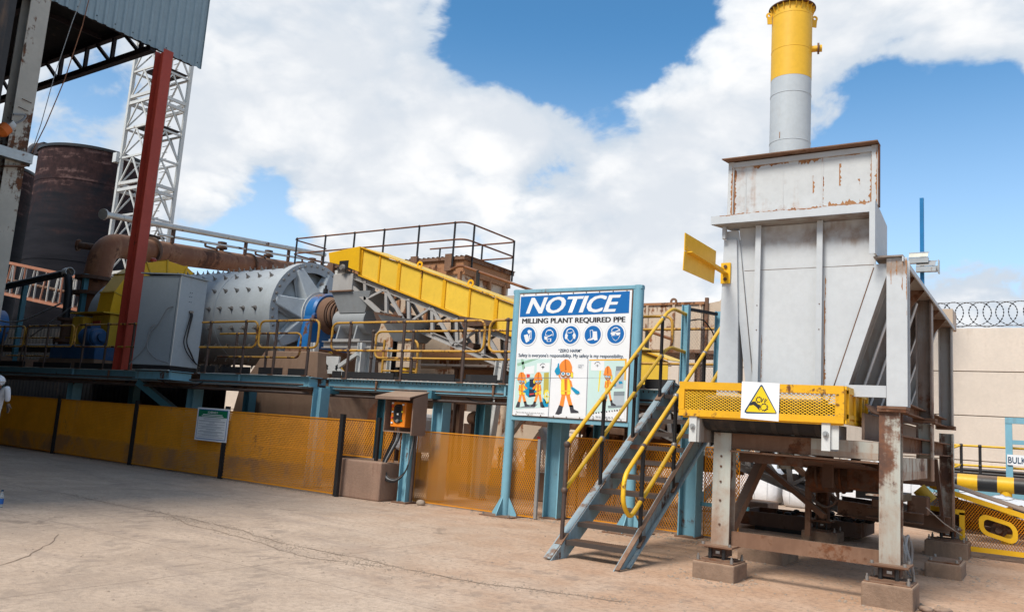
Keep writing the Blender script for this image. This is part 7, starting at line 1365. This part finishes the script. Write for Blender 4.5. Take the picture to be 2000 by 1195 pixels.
for k, (x, y, w_, lab) in enumerate(((-6.75, 23.0, 1.15, 'full white bulk bag nearest the stairs behind the hopper'), (-5.45, 23.0, 1.2, 'full white bulk bag behind the brown strut'), (-4.2, 23.1, 1.15, 'full white bulk bag behind the far hopper leg'), (-2.95, 23.2, 1.15, 'full white bulk bag behind the dark drive motor'), (-8.1, 23.2, 1.1, 'full white bulk bag seen beside the blue column'))):
    bg2 = thing('bulk_bag', lab, 'bulk bag', (x, y, 0), 'white bulk bags in the yard')
    mb = MB(); nx = 10; lev = [(0, .82), (.06, .96), (.3, 1.04), (.65, 1.02), (.95, .96), (1.08, .86), (1.16, .6), (1.18, .25), (1.18, 0)]
    rings = []
    for z, s in lev:
        ring = []
        for i in range(24):
            a = 2*math.pi*i/24; cx, sy_ = math.cos(a), math.sin(a); q = max(abs(cx), abs(sy_)); e_ = (1/q)**.72
            ring.append((x+cx*w_/2*s*e_*(1+rnd.gauss(0, .012)), y+sy_*w_/2*s*e_*(1+rnd.gauss(0, .012)), z*(1+rnd.gauss(0, .01))))
        rings.append(mb.pts(ring))
    for A_, B_ in zip(rings[:-1], rings[1:]):
        for i in range(24): mb.face((A_+i, A_+(i+1) % 24, B_+(i+1) % 24, B_+i), True)
    build('body', bg2, 'bag_white', mb)
    for dx in (-.38, .38):
        for dy in (-.38, .38): tube('lifting_loop', bg2, 'bag_white', fillet([(x+dx*w_, y+dy*w_, 1.0), (x+dx*w_*.9, y+dy*w_*.9, 1.34), (x+dx*w_*.6, y+dy*w_, 1.32), (x+dx*w_*.6, y+dy*w_, 1.05)], .1, 3), .02, 6)
    for dx in (-.3, 0, .3): bar('seam', bg2, 'cable_grey', (x+dx*w_, y-w_*.525, .08), (x+dx*w_, y-w_*.525, .95), .006, .006)

# ================================================================== CHIMNEY AND FLOODLIGHT POLE
cx_, cy_, cr = -6.67, 25.0, .615
sk = thing('chimney_stack', 'tall round steel chimney with yellow top and grey lower part', 'chimney', (cx_, cy_, 0))
lathe('lower_shell', sk, 'stack_grey', (cx_, cy_, 0), (0, 0, 1), [(0, cr), (13.0, cr)], 56); lathe('upper_shell', sk, 'stack_yellow', (cx_, cy_, 13.0), (0, 0, 1), [(0, cr+.003), (2.42, cr+.003)], 56)
for z, mt_ in ((10.9, 'stack_grey'), (12.45, 'stack_grey'), (13.95, 'stack_yellow'), (15.1, 'stack_yellow'), (9.2, 'stack_grey'), (7.4, 'stack_grey')): lathe('weld_seam', sk, mt_, (cx_, cy_, z), (0, 0, 1), [(0, cr+.003), (.006, cr+.010), (.02, cr+.010), (.026, cr+.003)], 56)
lathe('top_flange', sk, 'rust_dark', (cx_, cy_, 15.42), (0, 0, 1), [(0, cr), (0, cr+.11), (.03, cr+.11), (.03, cr-.03), (-.5, cr-.04)], 56)
for k in range(22):
    a = 2*math.pi*k/22; d = V((math.cos(a), math.sin(a), 0)); s = V((-d.y, d.x, 0))*.008; c = V((cx_, cy_, 0))
    prism('flange_gusset', sk, 'stack_yellow', [c+d*cr+V((0, 0, 15.2))-s, c+d*cr+V((0, 0, 15.42))-s, c+d*(cr+.10)+V((0, 0, 15.42))-s, c+d*(cr+.03)+V((0, 0, 15.22))-s], s*2)
for s_ in (-1, 1):
    q = V((cx_, cy_, 15.2))+r2.cross(V((0, 0, 1))).cross(V((0, 0, 1))).normalized()*0+V((math.cos(yaw), math.sin(yaw), 0))*s_*(cr+.12)
    build('lifting_lug', sk, 'stack_yellow', MB().lathe(q, (-math.sin(yaw), math.cos(yaw), 0), [(0, .04), (0, .10), (.03, .10), (.03, .04), (0, .04)], 14)); bar('lug_plate', sk, 'stack_yellow', q-V((math.cos(yaw), math.sin(yaw), 0))*s_*.02-V((0, 0, .3)), q-V((0, 0, .05)), .03, .14, (math.cos(yaw), math.sin(yaw), 0))
lathe('nozzle', sk, 'stack_yellow', (cx_, cy_, 14.05), (1, .25, 0), [(cr-.02, .10), (cr+.16, .10), (cr+.16, .17), (cr+.20, .17), (cr+.20, .11), (cr+.3, .11), (cr+.3, 0)], 16); lathe('nozzle_flange', sk, 'rust_brown', (cx_, cy_, 14.05), (1, .25, 0), [(cr+.16, .10), (cr+.16, .175), (cr+.22, .175), (cr+.22, .1)], 16)
bx('rust_streak', sk, 'rust_orange', cx_-.16, cx_-.145, cy_-cr-.001, cy_-cr+.02, 10.95, 11.15)
fp = thing('light_pole', 'slim bright blue pole carrying floodlights beyond the hopper', 'light pole', (-3.54, 30, 0))
bx('pole', fp, 'pole_blue', -3.60, -3.48, 29.94, 30.06, 0, 10.25)
for i, (x, y, z, mt_) in enumerate(((-3.62, 29.8, 8.16, 'lamp_glass'), (-3.40, 29.82, 7.86, 'galv'))):
    f = thing('floodlight', ('upper floodlight with a pale glass on the blue pole', 'lower grey floodlight head on the blue pole')[i], 'floodlight', (x, y, z))
    bx('housing', f, 'galv', x-.30, x+.30, y-.12, y+.1, z-.22, z-.04); prism('glass', f, 'lamp_glass' if i == 0 else 'galv', [(x-.29, y-.14, z-.03), (x+.29, y-.14, z-.03), (x+.29, y-.02, z+.12), (x-.29, y-.02, z+.12)], (0, .03, .0)); bar('bracket', f, 'galv', (x-.3, y+.02, z+.15), (x+.32, y+.02, z+.15), .03, .03); bar('yoke', f, 'galv', (x+.2, y, z-.02), (x+.2, y, z+.16), .03, .03)
solo('floodlight', 'small side floodlight box behind the blue pole', 'floodlight', 'galv', MB().box(-3.42, -3.05, 30.1, 30.3, 7.72, 7.9).box(-3.08, -3.04, 30.08, 30.32, 7.65, 8.1))

# ================================================================== RIGHT SIDE: CONVEYOR GUARD, BARRIER, RAILING, GANTRY
cg = thing('conveyor_guard', 'yellow framed mesh guard along the low end of the conveyor', 'guard', (-.5, 15.65, 0))
def gz(x): return .70-.25*(x+1.28)+.0
top = lambda x: 1.02-.265*(x+1.47)
fr_ = 'yellow_clean'; gy_ = 15.66
for p0, p1 in (((-1.75, top(-1.75)), (1.6, top(1.6))), ((-1.28, .70), (-1.28, .17)), ((-1.32, .14), (1.6, .14)), ((-1.75, .73), (-1.24, .70))): bar('frame_bar', cg, fr_, (p0[0], gy_, p0[1]), (p1[0], gy_, p1[1]), .04, .08, (0, 0, 1) if abs(p0[0]-p1[0]) > .1 else (1, 0, 0))
mbm = MB()
def clip_mesh():
    pu, pv, sw = .042, .06, .010; mb = MB(); x = -1.7
    c = 0
    while x < 1.6:
        z0 = .16 if x > -1.25 else .74; j = 0; prev = None
        z = z0
        while z < top(x)-.04:
            xx = x+(pu/2 if (j+c) % 2 else 0)
            hole = -1.02 < xx < -.52 and abs(z-(.50-.25*(xx+.77))) < .13
            if hole: prev = None
            else:
                b = mb.pts([(xx-sw/2, gy_+.002, z), (xx+sw/2, gy_-.003, z), (xx+sw/2, gy_-.008, z)])
                if prev is not None: mb.face((prev, prev+1, b+1, b)); mb.face((prev+1, prev+2, b+2, b+1))
                prev = b
            z += pv/2; j += 1
        x += pu/2; c += 1
    return mb
build('mesh_infill', cg, 'yellow_mesh', clip_mesh(), kind='stuff')
def slotp(w_, h_): 
    q = fillet([(-w_, 0, -h_), (w_, 0, -h_), (w_, 0, h_), (-w_, 0, h_), (-w_, 0, -h_)], .10, 6)[:]; return q
def slot(w_, h_, y):
    out = []
    for cx2, cz2, a0 in ((w_-h_*.8, h_*.2, 0), (-w_+h_*.8, h_*.2, 90), (-w_+h_*.8, -h_*.2, 180), (w_-h_*.8, -h_*.2, 270)):
        for k in range(7):
            a = R(a0+15*k); X_, Z_ = cx2+h_*.8*math.cos(a), cz2+h_*.8*math.sin(a); out.append((-.77+X_, y, .50+Z_-.25*X_))
    return out
mb = MB(); o_, i_ = slot(.27, .165, gy_-.02), slot(.20, .10, gy_-.02); a_ = mb.pts(o_); b_ = mb.pts(i_); c_ = mb.pts([(x, y+.04, z) for x, y, z in o_]); d_ = mb.pts([(x, y+.04, z) for x, y, z in i_]); n_ = len(o_)
for k in range(n_):
    j = (k+1) % n_; mb.face((a_+j, a_+k, b_+k, b_+j)); mb.face((a_+k, a_+j, c_+j, c_+k)); mb.face((b_+j, b_+k, d_+k, d_+j))
build('slot_frame', cg, fr_, mb)
prism('belt_cover', cg, 'box_brown', [(-1.95, gy_+.04, top(-1.95)+.10), (1.6, gy_+.04, top(1.6)+.02), (1.6, gy_+1.0, top(1.6)+.02), (-1.95, gy_+1.0, top(-1.95)+.10)], (0, 0, .02))
prism('back_plate', cg, 'rust_dark', [(-1.6, gy_+.5, .62), (1.6, gy_+.5, .0), (1.6, gy_+.5, top(1.6)-.1), (-1.6, gy_+.5, top(-1.6)-.1)], (0, .02, 0))
lathe('roller_bearing', cg, 'rust_dark', (-.77, gy_+.25, .47), (0, -1, 0), [(0, .0), (0, .12), (.1, .12), (.1, .05), (.16, .05), (.16, 0)], 18); bx('bearing_bar', cg, 'rust_dark', -.98, -.58, gy_+.18, gy_+.22, .42, .50)
chan('lower_frame', cg, 'truss_grey', (-2.6, 15.9, .82), (-1.3, 15.9, .36), .08, .14); bar('lower_frame', cg, 'truss_grey', (-2.6, 16.2, .55), (-1.3, 16.2, .25), .08, .1)
bp_ = thing('barrier_pipe', 'black and yellow striped barrier pipe along the weighbridge', 'barrier', (-1, 19, 0))
xs_ = [(-2.3, -1.62, 'black_steel'), (-1.62, -1.27, 'yellow_clean'), (-1.27, -.93, 'black_steel'), (-.93, -.65, 'yellow_clean'), (-.65, .2, 'black_steel'), (.2, .55, 'yellow_clean'), (.55, 2.5, 'black_steel')]
for a, b, mt_ in xs_: build('band', bp_, mt_, MB().sweep([(a, 19, 1.12), (b, 19, 1.12)], .16, 20))
for x in (-.79,): build('support', bp_, 'yellow_clean', MB().sweep([(x, 19, 0), (x, 19, 1.05)], .105, 16))
wb = thing('weighbridge_deck', 'light blue steel deck edge behind the striped barrier', 'deck', (0, 20, 0))
bar('edge_beam', wb, 'steel_blue', (-2.3, 20.0, .92), (3, 20.0, .92), .1, .2); bx('deck', wb, 'rust_dark', -2.3, 3, 20.05, 24.5, .98, 1.02); bar('lower_beam', wb, 'black_steel', (-2.3, 20.1, .6), (3, 20.1, .6), .1, .3)
for z in (1.22, 1.30): tube('deck_pipe', wb, 'black_steel', [(-2.2, 24.2, z), (3, 24.2, z)], .05, 8)
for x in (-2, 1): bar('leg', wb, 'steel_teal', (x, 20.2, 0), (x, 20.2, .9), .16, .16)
tp = thing('tarpaulin', 'dirty white striped tarpaulin draped over the blue deck edge', 'tarpaulin', (-.8, 18.6, .7))
mb = MB(); nx_, ny_ = 22, 10; ids = []
for j in range(ny_):
    row = []
    for i in range(nx_):
        u, v_ = i/(nx_-1), j/(ny_-1); x = -1.55+1.15*u; row.append((x, 18.2+.9*v_, .74+.20*math.sin(math.pi*min(1, v_*1.3))*(1-.45*u)+.025*math.sin(9*u+3*v_)+.02*math.sin(17*u-5*v_)+.03*rnd.random()))
    ids.append(mb.pts(row))
for j in range(ny_-1):
    for i in range(nx_-1): mb.face((ids[j]+i, ids[j]+i+1, ids[j+1]+i+1, ids[j+1]+i), True)
build('cloth', tp, 'bag_white', mb)
for k in range(3):
    j = 2+k*2; build('stripe', tp, 'cable_grey', MB().sweep([V(mb.v[ids[j]+i])+V((0, 0, .006)) for i in range(nx_)], .008, 5))
yr = thing('yard_railing', 'yellow tubular railing on black posts before the beige wall', 'railing', (-1.5, 23, 1))
for x in (-2.12, -1.88, -1.48, .5): build('post', yr, 'black_steel', MB().sweep([(x, 23, 1.0), (x, 23, 1.89)], .034, 10).sphere((x, 23, 1.89), .05, 10).sphere((x, 23, 1.42), .05, 10))
for z in (1.89, 1.42): tube('rail', yr, 'yellow_rail', [(-2.12, 23, z), (2, 23, z+.02)], .028, 8); tube('corner_rail', yr, 'yellow_rail', [(-1.9, 23, z), (-2.12, 22.6, z-.12)], .028, 8)
bfm = thing('gantry', 'light blue steel gantry frame with a white name plate', 'gantry', (-.8, 22.6, 1))
for x in (-.86, .9): bx('post', bfm, 'steel_blue', x-.07, x+.07, 22.55, 22.68, .95, 2.46)
bx('top_beam', bfm, 'steel_blue', -.93, .97, 22.54, 22.69, 2.46, 2.6); bx('mid_beam', bfm, 'steel_blue', -.79, .83, 22.56, 22.66, 1.98, 2.08)
bsn = thing('name_plate', 'white plate lettered BULK fixed to the light blue gantry', 'sign', (-.6, 22.5, 1.6))
bx('plate', bsn, 'sign_white', -.90, .5, 22.515, 22.53, 1.50, 1.74); text('lettering', bsn, 'sign_navy', 'BULK', -.88, 1.545, 22.51, .15, width=.36, bold=.02)

# ================================================================== EQUIPMENT IN THE SHADE, LEFT
ob = thing('pipe_bridge', 'salmon and white lattice pipe bridge crossing in front of the silo', 'pipe bridge', (-41, 20, 0))
for y in (20.0, 21.2):
    bar('chord', ob, 'salmon_steel', (-50, y, 9.0), (-33, y, 6.35), .12, .12); bar('chord', ob, 'salmon_steel', (-50, y, 7.3), (-33, y, 4.95), .12, .14)
    for k in range(24):
        x = -48.5+.62*k; zt_ = 9.0-(x+50)*.156; zb_ = 7.3-(x+50)*.138; bar('web', ob, 'tower_white' if k % 3 else 'salmon_steel', (x, y, zb_), (x+(.0 if k % 2 else .34), y, zt_-.03), .06, .05)
for x in (-46, -38): bar('leg', ob, 'steel_teal', (x, 20.6, 0), (x, 20.6, 5.2), .25, .25)
for k in range(4): tube('pipe', ob, 'rust_dark', [(-50, 20.2+.25*k, 8.05), (-33, 20.2+.25*k, 5.6)], .07, 8)
bl = thing('blower', 'blue round blower with a yellow belt guard in the shade', 'blower', (-34.5, 16, 2.4))
lathe('casing', bl, 'bearing_blue', (-34.8, 15.6, 4.05), (0, -1, 0), [(0, 0), (0, .75), (.5, .75), (.5, .5), (.55, 0)], 32)
for k in range(9): a = R(20+17.5*k); bar('vane', bl, 'motor_blue', (-34.8+.5*math.cos(a), 15.05, 4.05+.5*math.sin(a)), (-34.8+.74*math.cos(a), 15.05, 4.05+.74*math.sin(a)), .06, .06, (0, 1, 0))
prism('belt_guard', bl, 'fan_yellow', [(-36.5, 14.8, 2.9), (-34.4, 14.8, 2.9), (-33.3, 14.8, 3.9), (-33.5, 14.8, 4.15), (-34.2, 14.8, 4.0), (-36.5, 14.8, 3.4)], (0, .2, 0)); bx('base', bl, 'concrete_pier', -37, -32.5, 14.6, 16.4, 2.4, 2.9)
hs_ = thing('slurry_hose', 'thick black hose arching over a teal post in the shade', 'hose', (-29, 15, 2.4))
tube('hose', hs_, 'cable_black', fillet([(-36, 15.2, 5.5), (-29.1, 15.0, 5.95), (-28.7, 14.9, 5.3), (-28.5, 14.9, 2.4)], .5, 7), .13, 14)
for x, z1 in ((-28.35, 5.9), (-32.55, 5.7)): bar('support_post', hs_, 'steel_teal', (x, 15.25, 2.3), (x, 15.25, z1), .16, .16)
lathe('hose_clamp', hs_, 'white_steel', (-29.3, 15.02, 5.95), (1, -.03, .05), [(0, .14), (0, .17), (.3, .17), (.3, .14)], 16)
for p in (((-33.5, 14.6, 4.35), (-31, 14.4, 4.0), (-28.5, 14.6, 4.75)), ((-30.5, 14.5, 3.4), (-29, 14.4, 3.9), (-27.8, 14.6, 4.6))): solo('hanging_cable', 'pale cable sagging across the shaded machinery' if p[0][0] < -33 else 'short pale cable slanting past the black hose', 'cable', 'cable_grey', MB().sweep(fillet(p, 2, 8), .03, 6))
tube('main_pipe', hs_, 'cable_black', [(-36, 15.6, 3.3), (-27, 15.6, 3.3)], .16, 14)

# ================================================================== PERSON AND BOTTLE
def person():
    px, py = -16.42, 7.45; org = V((px, py, 0))
    root = thing('person', 'person in white coveralls with dark boots, one elbow raised, standing in the yard', 'person', tuple(org))
    def skin(name, mat, joints, edges, sub=2):
        me = bpy.data.meshes.new(name); me.from_pydata([V(j[0]) for j in joints], edges, []); o = bpy.data.objects.new(name, me); COL.objects.link(o)
        o.modifiers.new('s', 'SKIN'); sm = o.modifiers.new('u', 'SUBSURF'); sm.levels = sm.render_levels = sub
        for i, j in enumerate(joints):
            rr = j[1] if isinstance(j[1], tuple) else (j[1], j[1]); me.skin_vertices[0].data[i].radius = rr
        me.skin_vertices[0].data[0].use_root = True
        dg = bpy.context.evaluated_depsgraph_get(); m2 = bpy.data.meshes.new_from_object(o.evaluated_get(dg)); m2.polygons.foreach_set('use_smooth', [True]*len(m2.polygons)); m2.materials.clear(); m2.materials.append(MAT[mat]); m2.name = name
        COL.objects.unlink(o); bpy.data.objects.remove(o); o = bpy.data.objects.new(name, m2); COL.objects.link(o); o.parent = root; ORG[o.name] = org; return o
    J = [((0,0,1.0),(.17,.13)),((0,0,1.2),(.16,.12)),((0,0,1.42),(.17,.12)),((0,0,1.56),(.065,.065)),((0,.0,1.66),(.075,.085)),((0,.01,1.76),(.09,.105)),((0,.01,1.84),(.06,.07)),
         ((.20,0,1.50),.085),((.41,.02,1.70),.062),((.36,.08,1.42),.048),((-.2,0,1.46),.085),((-.30,.03,1.2),.065),((-.28,.13,.97),.048),
         ((.1,0,.93),.11),((.13,.02,.52),.085),((.15,0,.12),.055),((-.1,0,.93),.11),((-.13,.03,.52),.085),((-.13,.05,.12),.055)]
    E_ = [(0,1),(1,2),(2,3),(3,4),(4,5),(5,6),(2,7),(7,8),(8,9),(2,10),(10,11),(11,12),(0,13),(13,14),(14,15),(0,16),(16,17),(17,18)]
    body = skin('body', 'coverall_white', J, E_); body.data.materials.append(MAT['skin_dark'])
    for p in body.data.polygons:
        if p.center.z > 1.57 and abs(p.center.x) < .14: p.material_index = 1
    for s, q in ((1, (.355,.09,1.40)), (-1, (-.28,.145,.94))):
        w_ = V(q); HJ = [(w_, .04), (w_+V((0,.015,-.07)), (.045,.03))]; HE = [(0,1)]
        for k, (dx, L) in enumerate(((-.033, .075), (-.011, .085), (.011, .08), (.031, .065))):
            i = len(HJ); HJ += [(w_+V((dx,.02,-.10)), .0105), (w_+V((dx,.032,-.10-L*.55)), .0095), (w_+V((dx,.022,-.10-L)), .008)]; HE += [(1,i),(i,i+1),(i+1,i+2)]
        i = len(HJ); HJ += [(w_+V((.05*s,.03,-.055)), .012), (w_+V((.062*s,.05,-.10)), .0095)]; HE += [(1,i),(i,i+1)]
        skin('hand', 'glove_brown', HJ, HE, 1)
    for x, y in ((.15, 0), (-.13, .05)): skin('boot', 'boot_dark', [((x,y,.14),.06),((x,y-.02,.06),(.06,.055)),((x,y-.12,.045),(.05,.04)),((x,y-.2,.035),(.042,.03))], [(0,1),(1,2),(2,3)])
    o_ = lambda q: V(q)+org
    hat = MB().sphere(o_((0,.01,1.80)), .125, 16, (1, 1.12, .9)); hat.lathe(o_((0,-.01,1.79)), (0,0,1), [(0,.10),(0,.16),(.015,.16),(.02,.11)], 20); build('hard_hat', root, 'coverall_white', hat)
    fb_ = MB()
    for s in (-1, 1): fb_.sphere(o_((.035*s,-.088,1.725)), .014, 8)
    build('eye', root, 'sign_white', MB().sphere(o_((.035,-.088,1.725)), .014, 8)); build('eye', root, 'sign_white', MB().sphere(o_((-.035,-.088,1.725)), .014, 8))
    build('nose', root, 'skin_dark', MB().sphere(o_((0,-.105,1.69)), .02, 8, (.8, 1, 1.2))); build('mouth', root, 'glove_brown', MB().sphere(o_((0,-.092,1.645)), .022, 8, (1.2, .5, .35)))
    for s in (-1, 1): build('ear', root, 'skin_dark', MB().sphere(o_((.092*s,.015,1.70)), .03, 8, (.4, .8, 1.2)))
person()
bo = thing('water_bottle', 'clear plastic water bottle with blue label on the concrete', 'bottle', (-12.33, 5.9, 0))
lathe('bottle', bo, 'clear_plastic', (-12.33, 5.9, .0), (0, 0, 1), [(0, 0), (0, .03), (.01, .034), (.15, .034), (.19, .022), (.21, .014), (.225, .014)], 20)
lathe('label', bo, 'label_blue', (-12.33, 5.9, .05), (0, 0, 1), [(0, .0348), (.075, .0348)], 20); lathe('cap', bo, 'sign_navy', (-12.33, 5.9, .222), (0, 0, 1), [(0, .016), (.022, .016), (.022, 0)], 14); bx('label_mark', bo, 'sign_white', -12.345, -12.325, 5.864, 5.867, .075, .095)
